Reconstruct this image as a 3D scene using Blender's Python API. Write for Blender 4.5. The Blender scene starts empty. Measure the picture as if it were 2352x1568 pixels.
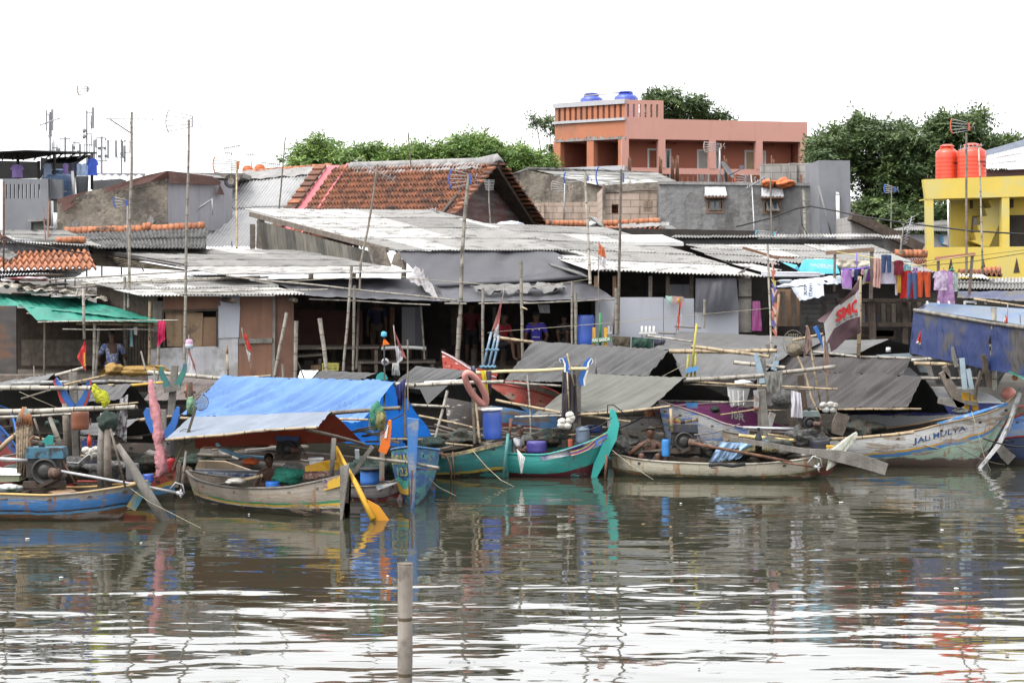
import bpy, bmesh, math, random
from mathutils import Vector, noise, Matrix
R=math.radians
rnd=random.Random(7)
S=bpy.context.scene; COL=S.collection
# ---------------- camera, sky, sun, exposure
F=4573.0; CX=1176.0; HY=640.0; CZ=4.0
cam=bpy.data.cameras.new("camera"); co=bpy.data.objects.new("camera",cam); COL.objects.link(co)
co.location=(0,0,CZ); co.rotation_euler=(R(90),0,0)
cam.lens=70; cam.sensor_width=36; cam.shift_y=-(784-HY)/2352; cam.clip_start=.5; cam.clip_end=6000
S.camera=co
W=bpy.data.worlds.new("World"); S.world=W; W.use_nodes=True
nt=W.node_tree; bg=nt.nodes['Background']; bg.inputs[1].default_value=0.15
sky=nt.nodes.new('ShaderNodeTexSky'); sky.sky_type='NISHITA'; sky.sun_disc=False
SUN_EL,SUN_AZ=R(60),R(-125)     # hazy sun, high on the left
sky.sun_elevation=SUN_EL; sky.sun_rotation=SUN_AZ; sky.air_density=1.0; sky.dust_density=8.0; sky.ozone_density=1.0; sky.altitude=0
hs=nt.nodes.new('ShaderNodeHueSaturation'); hs.inputs['Saturation'].default_value=.1
veil=nt.nodes.new('ShaderNodeMix'); veil.data_type='RGBA'; veil.blend_type='ADD'; veil.inputs[0].default_value=1; veil.inputs[7].default_value=(5.2,5.25,5.35,1)   # bright white overcast all round
nt.links.new(sky.outputs[0],hs.inputs['Color']); nt.links.new(hs.outputs[0],veil.inputs[6]); nt.links.new(veil.outputs[2],bg.inputs[0])
sun=bpy.data.lights.new("sun",'SUN'); so=bpy.data.objects.new("sun",sun); COL.objects.link(so)
sun.energy=.6; sun.angle=R(10); sun.color=(1,.96,.9)
sd=Vector((math.sin(SUN_AZ)*math.cos(SUN_EL),math.cos(SUN_AZ)*math.cos(SUN_EL),math.sin(SUN_EL)))
so.rotation_euler=sd.to_track_quat('Z','Y').to_euler(); so.location=(0,0,60)
S.view_settings.view_transform='Standard'; S.view_settings.look='None'
S.view_settings.exposure=1.1; S.view_settings.gamma=1
S.cycles.max_bounces=6; S.cycles.diffuse_bounces=3; S.cycles.glossy_bounces=3; S.cycles.transparent_max_bounces=8
# ---------------- pixel frames: a photo point at a chosen distance becomes a place
def P(x,y,Y): return Vector(((x-CX)/F*Y,Y,CZ-(y-HY)/F*Y))
class Fr:
    def __init__(s,x0,y0,w=1000.): s.x,s.y,s.k=x0*.644737,y0*.644737,w/2351*.644737
    def __call__(s,a,b,Y): return P(s.x+a*s.k,s.y+b*s.k,Y)
T1,T2,T3,T4=Fr(0,250),Fr(900,400),Fr(1800,250),Fr(2648,350)
M1,M2,M3,M4=Fr(0,800),Fr(900,800),Fr(1800,800),Fr(2648,800)
B1,B2,B3,B4=Fr(0,1250),Fr(900,1250),Fr(1800,1250),Fr(2648,1250)
Z1,Z2,Z3,Z4=Fr(0,1280,660.1),Fr(560,1320,660.1),Fr(1150,1320,660.1),Fr(2500,1180,660.1)
def px(n,Y): return n/F*Y
# ---------------- objects
def tag(o,label=None,cat=None,group=None,kind=None):
    if label: o['label']=label
    if cat: o['category']=cat
    if group: o['group']=group
    if kind: o['kind']=kind
    return o
def thing(name,label,cat,loc,group=None):
    o=bpy.data.objects.new(name,None); COL.objects.link(o); o.location=loc; o.empty_display_size=.1
    return tag(o,label,cat,group)
class MB:
    def __init__(s): s.v=[];s.f=[];s.m=[];s.t=[];s.uv=[];s.sm=[]
    def face(s,pts,m=0,t=.5,uv=None,sm=False):
        b=len(s.v); s.v.extend([Vector(p) for p in pts]); s.f.append(tuple(range(b,b+len(pts)))); s.m.append(m); s.t.append(t); s.uv.append(uv); s.sm.append(sm)
    def box(s,p,sx,sy,sz,m=0,t=.5,rz=0):          # p = centre of the base
        c,sn=math.cos(rz),math.sin(rz); q=[]
        for z in (0,sz):
            for a,b in ((-1,-1),(1,-1),(1,1),(-1,1)):
                x,y=a*sx/2,b*sy/2; q.append(Vector((p[0]+x*c-y*sn,p[1]+x*sn+y*c,p[2]+z)))
        s.hexa(q,m,t)
    def hexa(s,q,m=0,t=.5):
        for f in ((0,3,2,1),(4,5,6,7),(0,1,5,4),(1,2,6,5),(2,3,7,6),(3,0,4,7)): s.face([q[i] for i in f],m,t)
    def bar(s,a,b,w,h,m=0,t=.5,up=(0,0,1),w2=None,h2=None):         # rectangular bar from a to b
        a,b=Vector(a),Vector(b); d=(b-a).normalized(); u=Vector(up)
        if abs(d.dot(u))>.95: u=Vector((0,1,0))
        x=d.cross(u).normalized(); z=x.cross(d); w2=w2 or w; h2=h2 or h
        q=[p+x*(i*ww/2)+z*(j*hh/2) for p,ww,hh in ((a,w,h),(b,w2,h2)) for i,j in ((-1,-1),(1,-1),(1,1),(-1,1))]
        s.hexa(q,m,t)
    def slab(s,poly,vec,m=0,t=.5,mside=None):      # polygon extruded along vec
        vec=Vector(vec); n=len(poly); poly=[Vector(p) for p in poly]; q=[p+vec for p in poly]
        s.face(poly,m,t); s.face(q[::-1],m,t)
        for i in range(n): s.face([poly[i],q[i],q[(i+1)%n],poly[(i+1)%n]],m if mside is None else mside,t)
    def grid(s,fn,nu,nv,m=0,t=.5,tf=None,sm=True,uvs=(1,1)):
        b=len(s.v)
        for j in range(nv+1):
            for i in range(nu+1): s.v.append(Vector(fn(i/nu,j/nv)))
        for j in range(nv):
            for i in range(nu):
                a=b+j*(nu+1)+i; s.f.append((a,a+1,a+nu+2,a+nu+1)); s.m.append(m); s.t.append(tf(i,j) if tf else t); s.sm.append(sm)
                s.uv.append([(i/nu*uvs[0],j/nv*uvs[1]),((i+1)/nu*uvs[0],j/nv*uvs[1]),((i+1)/nu*uvs[0],(j+1)/nv*uvs[1]),(i/nu*uvs[0],(j+1)/nv*uvs[1])])
    def tube(s,pts,r,seg=8,m=0,t=.5,cap=True,flat=1.0):
        pts=[Vector(p) for p in pts]; n=len(pts)
        rr=r if isinstance(r,(list,tuple)) else [r]*n
        b=len(s.v); L=0; up=None
        for i,p in enumerate(pts):
            d=(pts[min(i+1,n-1)]-pts[max(i-1,0)])
            d=d.normalized() if d.length>1e-9 else Vector((0,0,1))
            if up is None:
                up=Vector((0,0,1)) if abs(d.z)<.9 else Vector((1,0,0))
            x=d.cross(up)
            x=x.normalized() if x.length>1e-6 else Vector((1,0,0))
            y=x.cross(d).normalized(); up=y
            for k in range(seg):
                a=2*math.pi*k/seg; s.v.append(p+x*(math.cos(a)*rr[i])+y*(math.sin(a)*rr[i]*flat))
        for i in range(n-1):
            l=(pts[i+1]-pts[i]).length
            for k in range(seg):
                k2=(k+1)%seg; a=b+i*seg
                s.f.append((a+k,a+k2,a+seg+k2,a+seg+k)); s.m.append(m); s.t.append(t); s.sm.append(True)
                s.uv.append([(k/seg,L),((k+1)/seg,L),((k+1)/seg,L+l),(k/seg,L+l)])
            L+=l
        if cap:
            for i in (0,n-1):
                f=tuple(b+i*seg+k for k in range(seg)); s.f.append(f if i else f[::-1]); s.m.append(m); s.t.append(t); s.sm.append(False); s.uv.append(None)
    def lathe(s,prof,o,axis=(0,0,1),seg=20,m=0,t=.5,sm=True):
        o=Vector(o); q=Vector(axis).normalized().to_track_quat('Z','Y'); b=len(s.v); n=len(prof)
        for r,z in prof:
            for k in range(seg):
                a=2*math.pi*k/seg; s.v.append(o+q@Vector((r*math.cos(a),r*math.sin(a),z)))
        for i in range(n-1):
            for k in range(seg):
                k2=(k+1)%seg; a=b+i*seg; s.f.append((a+k,a+k2,a+seg+k2,a+seg+k)); s.m.append(m); s.t.append(t); s.sm.append(sm)
                s.uv.append([(k/seg,i/(n-1)),((k+1)/seg,i/(n-1)),((k+1)/seg,(i+1)/(n-1)),(k/seg,(i+1)/(n-1))])
    def blob(s,c,rx,ry,rz,m=0,t=.5,seg=10,rings=7,nz=0.):
        c=Vector(c); sd=rnd.random()*50
        def fn(u,v):
            a=2*math.pi*u; p=math.pi*v; q=Vector((math.sin(p)*math.cos(a),math.sin(p)*math.sin(a),-math.cos(p)))
            k=1+nz*noise.noise(q*1.7+Vector((sd,sd,0))) if nz else 1
            return c+Vector((q.x*rx*k,q.y*ry*k,q.z*rz*k))
        s.grid(fn,seg,rings,m,t)
    def wall(s,o,u,W_,H_,op,th,m=0,mr=None,w=None):          # wall panel with real openings; o bottom corner, u unit direction along it
        o,u=Vector(o),Vector(u).normalized(); w=Vector(w) if w else Vector((0,0,1)); nrm=u.cross(w).normalized()   # nrm looks to the camera side
        xs=sorted({0,W_,*[a for p in op for a in (p[0],p[2])]}); zs=sorted({0,H_,*[a for p in op for a in (p[1],p[3])]})
        def inside(x,z): return any(p[0]<x<p[2] and p[1]<z<p[3] for p in op)
        def pt(x,z,d): return o+u*x+w*z-nrm*d
        for i in range(len(xs)-1):
            for j in range(len(zs)-1):
                if inside((xs[i]+xs[i+1])/2,(zs[j]+zs[j+1])/2): continue
                for d in (0,th): s.face([pt(xs[i],zs[j],d),pt(xs[i+1],zs[j],d),pt(xs[i+1],zs[j+1],d),pt(xs[i],zs[j+1],d)],m)
        mr=m if mr is None else mr
        for x0,z0,x1,z1 in list(op)+[(0,0,W_,H_)]:
            for a,b in (((x0,z0),(x1,z0)),((x1,z0),(x1,z1)),((x1,z1),(x0,z1)),((x0,z1),(x0,z0))):
                s.face([pt(*a,0),pt(*b,0),pt(*b,th),pt(*a,th)],mr)
    def build(s,name,mats,parent=None,org=None,solid=0.,weld=False):
        if not isinstance(mats,(list,tuple)): mats=[mats]
        if parent is not None: o0=Vector(parent['_w']) if '_w' in parent else Vector(parent.location)
        elif org is not None: o0=Vector(org)
        else:
            xs=[v.x for v in s.v]; ys=[v.y for v in s.v]; o0=Vector(((min(xs)+max(xs))/2,(min(ys)+max(ys))/2,min(v.z for v in s.v)))
        me=bpy.data.meshes.new(name); me.from_pydata([v-o0 for v in s.v],[],s.f)
        for q in mats: me.materials.append(q)
        me.polygons.foreach_set('material_index',s.m); me.polygons.foreach_set('use_smooth',s.sm)
        at=me.attributes.new('tint','FLOAT','FACE'); at.data.foreach_set('value',s.t)
        if any(s.uv):
            ul=me.uv_layers.new(name='UVMap'); flat=[]
            for f,u in zip(s.f,s.uv):
                for k in range(len(f)): flat.extend(u[k] if u else (0,0))
            ul.data.foreach_set('uv',flat)
        if weld:
            bm=bmesh.new(); bm.from_mesh(me); bmesh.ops.remove_doubles(bm,verts=bm.verts,dist=.0008); bmesh.ops.recalc_face_normals(bm,faces=bm.faces); bm.to_mesh(me); bm.free()
        me.update()
        o=bpy.data.objects.new(name,me); COL.objects.link(o)
        if parent is not None: o.parent=parent
        else: o.location=o0
        o['_w']=tuple(o0)
        if solid: md=o.modifiers.new('thickness','SOLIDIFY'); md.thickness=solid; md.offset=0
        return o
def solo(name,label,cat,mb,mats,group=None,solid=0.,weld=False):
    return tag(mb.build(name,mats,solid=solid,weld=weld),label,cat,group)
def struct(name,mb,mats,kind='structure'): return tag(mb.build(name,mats),kind=kind)
# ---------------- materials
_mc={}
def lin(c): return tuple(((x/12.92) if x<=.04045 else ((x+.055)/1.055)**2.4) for x in [k/255 for k in c])
def M(name,c,c2=None,ca=.5,csc=1.,rough=.75,var=.15,sc=3.,streak=0.,dirt=(.03,.026,.02),bump=0.,bsc=25.,metal=0.,tint=None,spec=.3,alpha=1.,st=(5,5,.5),transl=0.,cuv=None):
    g=lambda q:tuple(x*.6 for x in q) if q else q
    c,c2,tint,dirt=g(c),g(c2),g(tint),g(dirt)
    m=bpy.data.materials.new(name); m.use_nodes=True; n=m.node_tree.nodes; l=m.node_tree.links; b=n['Principled BSDF']
    tc=n.new('ShaderNodeTexCoord'); src=tc.outputs['Object']
    def nz(scale,det=5,vec=None,ro=.55):
        k=n.new('ShaderNodeTexNoise'); k.inputs['Scale'].default_value=scale; k.inputs['Detail'].default_value=det; k.inputs['Roughness'].default_value=ro; l.new(vec or src,k.inputs['Vector']); return k.outputs['Fac']
    def mix(f,a,bb,mode='MIX'):
        k=n.new('ShaderNodeMix'); k.data_type='RGBA'; k.blend_type=mode
        if isinstance(f,(int,float)): k.inputs[0].default_value=f
        else: l.new(f,k.inputs[0])
        for i,v in ((6,a),(7,bb)):
            if isinstance(v,tuple): k.inputs[i].default_value=(*v[:3],1)
            else: l.new(v,k.inputs[i])
        return k.outputs[2]
    def ramp(f,a,bb):
        k=n.new('ShaderNodeMapRange'); k.inputs[1].default_value=a; k.inputs[2].default_value=bb; k.clamp=True; l.new(f,k.inputs[0]); return k.outputs[0]
    lo=tuple(x*(1-var) for x in c); hi=tuple(min(1,x*(1+var)) for x in c)
    col=mix(ramp(nz(sc),.3,.7),lo,hi)
    if tint:
        a=n.new('ShaderNodeAttribute'); a.attribute_name='tint'; col=mix(a.outputs['Fac'],col,mix(ramp(nz(sc*1.3),.3,.7),tuple(x*(1-var) for x in tint),tuple(x*(1+var) for x in tint)))
    if c2:
        th=1-ca; col=mix(ramp(nz(csc,8,None,.65),.35+th*.3-.05,.35+th*.3+.05),col,tuple(c2))
    if streak:
        mp=n.new('ShaderNodeMapping'); mp.inputs['Scale'].default_value=st; l.new(src,mp.inputs[0])
        col=mix(ramp(nz(1.,6,mp.outputs[0],.6),.62-.3*streak,.80),col,mix(.6,col,dirt))
    l.new(col,b.inputs['Base Color'])
    b.inputs['Roughness'].default_value=rough; b.inputs['Metallic'].default_value=metal; b.inputs['Specular IOR Level'].default_value=spec; b.inputs['Alpha'].default_value=alpha
    if bump:
        k=n.new('ShaderNodeBump'); k.inputs['Strength'].default_value=bump; k.inputs['Distance'].default_value=.05; l.new(nz(bsc,4),k.inputs['Height']); l.new(k.outputs[0],b.inputs['Normal'])
    if transl:
        t=n.new('ShaderNodeBsdfTranslucent'); l.new(col,t.inputs[0]); ad=n.new('ShaderNodeMixShader'); ad.inputs[0].default_value=transl
        l.new(b.outputs[0],ad.inputs[1]); l.new(t.outputs[0],ad.inputs[2]); l.new(ad.outputs[0],n['Material Output'].inputs[0])
    return m
def blockmat(name,c1,c2,mort,bw,bh,ms=.012,streak=.4,rough=.85,dirt=(.05,.045,.04)):
    m=M(name,c1,rough=rough,streak=streak,dirt=dirt); n=m.node_tree.nodes; l=m.node_tree.links; b=n['Principled BSDF']
    tc=n.new('ShaderNodeTexCoord'); sp=n.new('ShaderNodeSeparateXYZ'); cb=n.new('ShaderNodeCombineXYZ'); l.new(tc.outputs['Object'],sp.inputs[0]); l.new(sp.outputs[0],cb.inputs[0]); l.new(sp.outputs[2],cb.inputs[1])
    br=n.new('ShaderNodeTexBrick'); l.new(cb.outputs[0],br.inputs['Vector']); br.inputs['Scale'].default_value=1; br.inputs['Brick Width'].default_value=bw; br.inputs['Row Height'].default_value=bh; br.inputs['Mortar Size'].default_value=ms
    br.inputs['Color1'].default_value=(*[x/max(c1) for x in c1],1); br.inputs['Color2'].default_value=(*[x/max(c1) for x in c2],1); br.inputs['Mortar'].default_value=(*[x/max(c1) for x in mort],1)
    k=n.new('ShaderNodeMix'); k.data_type='RGBA'; k.blend_type='MULTIPLY'; k.inputs[0].default_value=1
    old=b.inputs['Base Color'].links[0].from_socket; l.new(old,k.inputs[6]); l.new(br.outputs[0],k.inputs[7]); l.new(k.outputs[2],b.inputs['Base Color']); return m
def bambmat(name,c,node=(.05,.035,.02),var=.25):
    m=M(name,c,rough=.55,var=var,sc=5,c2=tuple(x*.55 for x in c),ca=.35,csc=4); n=m.node_tree.nodes; l=m.node_tree.links; b=n['Principled BSDF']
    uv=n.new('ShaderNodeUVMap'); sp=n.new('ShaderNodeSeparateXYZ'); l.new(uv.outputs[0],sp.inputs[0])
    a=n.new('ShaderNodeMath'); a.operation='PINGPONG'; a.inputs[1].default_value=.19; l.new(sp.outputs[1],a.inputs[0])
    g=n.new('ShaderNodeMath'); g.operation='LESS_THAN'; g.inputs[1].default_value=.012; l.new(a.outputs[0],g.inputs[0])
    k=n.new('ShaderNodeMix'); k.data_type='RGBA'; old=b.inputs['Base Color'].links[0].from_socket
    l.new(g.outputs[0],k.inputs[0]); l.new(old,k.inputs[6]); k.inputs[7].default_value=(*node,1); l.new(k.outputs[2],b.inputs['Base Color']); return m
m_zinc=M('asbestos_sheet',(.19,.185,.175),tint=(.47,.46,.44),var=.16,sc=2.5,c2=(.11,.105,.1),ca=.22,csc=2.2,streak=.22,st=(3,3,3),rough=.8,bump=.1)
m_zinc_dk=M('old_dark_sheet',(.10,.098,.095),tint=(.2,.195,.185),var=.3,sc=3,c2=(.03,.03,.03),ca=.45,csc=3,rough=.85)
m_zinc_wt=M('pale_sheet',(.55,.54,.52),tint=(.62,.615,.6),var=.08,sc=2,c2=(.35,.34,.33),ca=.2,csc=1.5,rough=.7)
m_zincwall=M('stained_wall_sheet',(.17,.16,.145),tint=(.46,.43,.36),var=.25,sc=2,streak=1.,dirt=(.02,.017,.014),st=(7,7,.35),rough=.85)
m_tile=M('clay_tile',(.31,.115,.055),tint=(.10,.045,.03),var=.3,sc=6,c2=(.05,.03,.022),ca=.3,csc=3,rough=.85)
m_tile_new=M('orange_clay_tile',(.42,.16,.075),tint=(.24,.09,.05),var=.2,sc=6,c2=(.08,.05,.035),ca=.25,csc=4,rough=.85)
m_cement=M('cement',(.27,.26,.255),var=.2,sc=2,streak=.5,rough=.9,bump=.3,bsc=12)
m_conc=M('grey_render',(.23,.228,.228),var=.18,sc=1.2,c2=(.15,.145,.14),ca=.35,csc=1.3,streak=.35,dirt=(.06,.055,.05),rough=.9,bump=.9,bsc=6)
m_conc2=M('smooth_grey_render',(.2,.205,.225),var=.15,sc=1,streak=.25,dirt=(.1,.1,.1),rough=.85)
m_conc3=M('light_grey_render',(.33,.33,.36),var=.1,sc=1,streak=.3,dirt=(.15,.14,.14),rough=.9)
m_plast=M('rough_old_plaster',(.25,.215,.175),var=.3,sc=2.5,c2=(.12,.105,.09),ca=.4,csc=1.2,streak=.4,rough=.95,bump=1.,bsc=7)
m_browntarp=M('brown_tarp',(.11,.05,.04),var=.25,sc=2,rough=.6,bump=.4,bsc=4)
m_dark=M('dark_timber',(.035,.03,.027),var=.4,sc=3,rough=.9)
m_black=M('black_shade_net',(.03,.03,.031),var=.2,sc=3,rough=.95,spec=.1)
m_wood=M('weathered_wood',(.17,.14,.115),var=.35,sc=6,streak=.7,st=(9,9,.8),dirt=(.05,.04,.03),rough=.85,bump=.3)
m_woodgrey=M('grey_weathered_wood',(.20,.185,.165),var=.3,sc=5,streak=.7,st=(9,9,1.2),dirt=(.06,.05,.04),rough=.85,bump=.3)
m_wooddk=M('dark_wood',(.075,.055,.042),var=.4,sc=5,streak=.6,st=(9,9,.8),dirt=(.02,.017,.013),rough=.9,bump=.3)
m_ply=M('plywood',(.28,.17,.10),var=.2,sc=2,streak=.5,st=(1.2,1.2,5),dirt=(.14,.085,.05),rough=.7)
m_ply2=M('brown_plywood',(.20,.10,.062),var=.2,sc=2,streak=.5,st=(7,7,.6),dirt=(.09,.05,.032),rough=.7)
m_whitepanel=M('white_board',(.40,.415,.46),var=.05,sc=1,streak=.25,dirt=(.3,.28,.26),rough=.6)
m_metal=M('galvanised',(.42,.42,.43),var=.15,sc=8,rough=.5,metal=.3)
m_mast=M('mast_paint',(.11,.115,.125),var=.05,rough=.6)
m_alu=M('aluminium',(.30,.30,.31),var=.1,rough=.5,metal=.2)
m_rust=M('rusty_iron',(.14,.07,.045),var=.4,sc=8,rough=.9)
m_blueplas=M('blue_plastic',(.03,.09,.42),var=.12,sc=2,rough=.4,spec=.5)
m_orangeplas=M('brown_orange_plastic',(.4,.14,.06),var=.15,rough=.5)
m_glass=M('window_glass',(.08,.1,.13),rough=.1,spec=.8,var=.1)
m_frame=M('frame_wood',(.2,.13,.09),var=.25,rough=.7)
m_whitep=M('white_paint',(.72,.72,.7),var=.06,sc=4,streak=.2,dirt=(.4,.37,.33),rough=.55)
m_rope=M('rope',(.33,.3,.22),var=.3,rough=.9)
m_cable=M('black_cable',(.02,.02,.02),rough=.7)
b_grey=bambmat('weathered_bamboo',(.25,.225,.19))
b_tan=bambmat('dry_bamboo',(.37,.28,.17))
b_pale=bambmat('pale_bamboo',(.38,.35,.295))
b_yel=bambmat('yellow_bamboo',(.55,.42,.17))
b_dk=bambmat('dark_bamboo',(.13,.105,.08))
# ---------------- shared builders
def bilin(A,B,C,D):
    A,B,C,D=map(Vector,(A,B,C,D))
    return lambda u,v:(A*(1-u)+B*u)*(1-v)+(D*(1-u)+C*u)*v
def corr(A,B,C,D,rows=3,pitch=.09,amp=.024,sheet=12,new=.25,mb=None,jit=.03,newrow=None,lift=.03):
    """corrugated sheets: A,B lower edge, C,D upper edge; rows overlap, each sheet has its own age"""
    mb=mb or MB(); f=bilin(A,B,C,D); Lu=max((Vector(B)-Vector(A)).length,(Vector(C)-Vector(D)).length); Lv=(Vector(D)-Vector(A)).length
    n=max(4,int(Lu/pitch)); nrm=(Vector(B)-Vector(A)).cross(Vector(D)-Vector(A)).normalized()
    if nrm.z<0: nrm=-nrm
    seg=4
    for r in range(rows):
        v0=r/rows; v1=min(1,(r+1)/rows+.05)
        for s0 in range(0,n,sheet):
            s1=min(n,s0+sheet); tt=rnd.random()
            tt=rnd.uniform(.7,1) if (rnd.random()<(new(s0/n,r/rows) if callable(new) else new) or r==newrow) else tt*.35
            j=rnd.uniform(-jit,jit)/Lv if r else rnd.uniform(-jit,jit*.3)/Lv; sk=rnd.uniform(-.006,.006)
            k=(s1-s0)*seg
            def fn(u,v,s0=s0,s1=s1,j=j,sk=sk):
                q=s0+(s1-s0)*u; vv=v0+(v1-v0)*v+j*(1-v)
                return f(q/n,vv)+nrm*(amp*math.sin(2*math.pi*q)+lift*(1-v)+sk*(u-.5)*4)
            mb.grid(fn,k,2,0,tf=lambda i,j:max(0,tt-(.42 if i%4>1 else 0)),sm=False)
    return mb
def tiles(A,B,C,D,rows,cols,amp=.035,lift=.06,dark=.35,mb=None):
    mb=mb or MB(); f=bilin(A,B,C,D); nrm=(Vector(B)-Vector(A)).cross(Vector(D)-Vector(A)).normalized()
    if nrm.z<0: nrm=-nrm
    for r in range(rows):
        off=(r%2)*.0
        for c in range(cols):
            t=rnd.random(); t=rnd.uniform(.55,1) if t<dark+.25*noise.noise(Vector((c*.15,r*.4,3))) else t*.45
            j=rnd.uniform(-.25,.25)
            def fn(u,v):
                q=(c+u+j*.0)/cols; pr=math.sin(2*math.pi*u-.6)*amp
                return f(q,(r+v*1.12+j*.12*(1-v))/rows if r<rows-1 else (r+v)/rows)+nrm*(pr+lift*(1-v))
            mb.grid(fn,5,1,0,t,sm=True)
            e=[fn(u/5,0) for u in range(6)]; lo=[p-nrm*(lift*.9) for p in e]
            for i in range(5): mb.face([lo[i],lo[i+1],e[i+1],e[i]],0,min(1,t+.3))
    return mb
def ridge(mb,a,b,n,r,t0=.1):
    a,b=Vector(a),Vector(b)
    for i in range(n):
        p=a.lerp(b,i/n); q=a.lerp(b,(i+1.12)/n); mb.tube([p+Vector((0,0,rnd.uniform(-.015,.015))),q],[r*1.08,r*.92],8,0,rnd.uniform(0,.8) if rnd.random()<.5 else t0)
def pole(pts,r0,r1=None,mat=None,seg=8,mb=None,nodes=True):
    """bamboo or timber pole through pts"""
    mb=mb or MB(); pts=[Vector(p) for p in pts]
    L=sum((pts[i+1]-pts[i]).length for i in range(len(pts)-1)); r1=r1 if r1 is not None else r0
    q=[];rr=[];acc=0;tot=L; sd=rnd.random()*99
    for i in range(len(pts)-1):
        d=pts[i+1]-pts[i]; l=d.length; k=max(1,int(l/.38)) if nodes else max(1,int(l/.6))
        for j in range(k):
            for a,m_ in ((0,1.07),(.04,1.0),(.5,.97),(.96,1.0)) if nodes else ((0,1),):
                s_=(j+a)/k; g=(acc+l*s_)/tot
                w=Vector((noise.noise(Vector((g*3,sd,0))),0,noise.noise(Vector((g*3,sd,9)))))*min(.03,L*.006)
                q.append(pts[i]+d*s_+w); rr.append((r0+(r1-r0)*g)*m_)
        acc+=l
    q.append(pts[-1]); rr.append(r1)
    mb.tube(q,rr,seg); return mb
def bam(label,pts,rp,mat,Y=None,cat='bamboo pole',name='bamboo_pole',group=None,rp2=None,parent=None):
    y=Y if Y else Vector(pts[0]).y
    mb=pole(pts,px(rp,y),px(rp2 if rp2 else rp*.85,y),nodes=(mat.name.find('bamboo')>=0))
    if parent is not None: return mb.build(name,mat,parent)
    return solo(name,label,cat,mb,mat,group)
def cloth(A,B,C,D,amp=.04,fu=9,skew=2.,sag=.06,nu=48,nv=14,seed=0,mb=None,m=0,edge=0.):
    """hung or stretched cloth: A,B lower edge, C,D upper edge"""
    mb=mb or MB(); f=bilin(A,B,C,D); nrm=(Vector(B)-Vector(A)).cross(Vector(D)-Vector(A)).normalized()
    if nrm.z<0 or (abs(nrm.z)<.05 and nrm.y>0): nrm=-nrm
    def fn(u,v):
        x=u*fu+(1-v)*skew; w=.7*noise.noise(Vector((x,v*.7,seed)))+.6*(1-2.5*abs(noise.noise(Vector((x*2.1,v*.9,seed+7)))))+.4*noise.noise(Vector((x*4.7,v*1.6,seed+3)))
        p=f(u,v)+nrm*(amp*w*(.35+.65*math.sin(math.pi*min(1,v*.9+.08)))-sag*math.sin(math.pi*v)*math.sin(math.pi*u))
        if edge: p=p+Vector((0,0,edge*(1-v)*noise.noise(Vector((u*14,seed,2)))))
        return p
    mb.grid(fn,nu,nv,m); return mb
def fan_antenna(label,arc_top,arc_bot,hub,pole_pts,col,rp=2.2,rods=5,pm=None,group='TV antennas above the roofs',tail=True):
    a,b,h=Vector(arc_top),Vector(arc_bot),Vector(hub); t=thing('tv_antenna',label,'antenna',Vector(pole_pts[-1]),group); Y=h.y
    H=(a-b).length; mid=(a+b)/2; d=(mid-h).normalized()
    arc=[a.lerp(b,i/8)+d*(-H*.13*(abs(i-4)/4)**2+H*.06) for i in range(9)]
    mb=MB(); mb.tube(arc,px(1.1,Y),5,flat=1.6); mb.build('reflector',col,t)
    mb=MB()
    for i in range(rods):
        g=.04+.92*i/(rods-1); p=a.lerp(b,g)+d*(-H*.13*((abs(g-.5)*2)**2)+H*.06); q=h+Vector((0,0,(.5-g)*H*.5)); mb.tube([p,q],px(1.0,Y),4)
    mb.build('rod',m_alu,t)
    mb=MB(); mb.box(h-Vector((0,0,H*.25)),px(3.2,Y),px(9,Y),H*.5); mb.build('driver_plate',col,t)
    if tail:
        mb=MB(); q=h-d*H*.35; mb.tube([h,q],px(.6,Y),4); mb.tube([q+Vector((0,0,-H*.3)),q+Vector((0,0,-H*.02)),q+d*.06+Vector((0,0,H*.02)),q+Vector((0,0,H*.3))],px(.8,Y),4); mb.build('director',m_alu,t)
    pole(pole_pts,px(rp*.8,Y),px(rp,Y),nodes=pm in (b_grey,b_tan,b_dk,b_pale)).build('mast',pm or m_metal,t)
    return t
def yagi(label,a,b,pole_pts,n=9,el=7.,rp=1.5,pm=None,group='TV antennas above the roofs',brace=None,eldir=(0,.35,1)):
    a,b=Vector(a),Vector(b); Y=a.y; t=thing('tv_antenna',label,'antenna',Vector(pole_pts[-1]),group)
    mb=MB(); mb.tube([a,b],px(1.2,Y),5); mb.build('boom',m_alu,t)
    mb=MB(); e=Vector(eldir).normalized()
    for i in range(n):
        p=a.lerp(b,(i+.5)/n); l=px(el*(1-.35*i/n),Y); mb.tube([p-e*l,p+e*l],px(.8,Y),4)
    mb.build('element',m_alu,t)
    pole(pole_pts,px(rp*.8,Y),px(rp,Y),nodes=pm in (b_grey,b_tan,b_dk)).build('mast',pm or m_metal,t)
    if brace: mb=MB(); mb.bar(brace[0],brace[1],px(3,Y),px(3,Y)); mb.build('brace',m_wood,t)
    return t
def leafmat(name,c,c2):
    m=M(name,c,tint=c2,var=.25,sc=1.5,rough=.55,spec=.3,transl=.25); return m
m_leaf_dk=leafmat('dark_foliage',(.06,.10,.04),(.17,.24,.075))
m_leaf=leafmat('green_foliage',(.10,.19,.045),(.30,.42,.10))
m_bark=M('bark',(.09,.07,.055),var=.4,sc=5,rough=.95,bump=.6)
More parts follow.
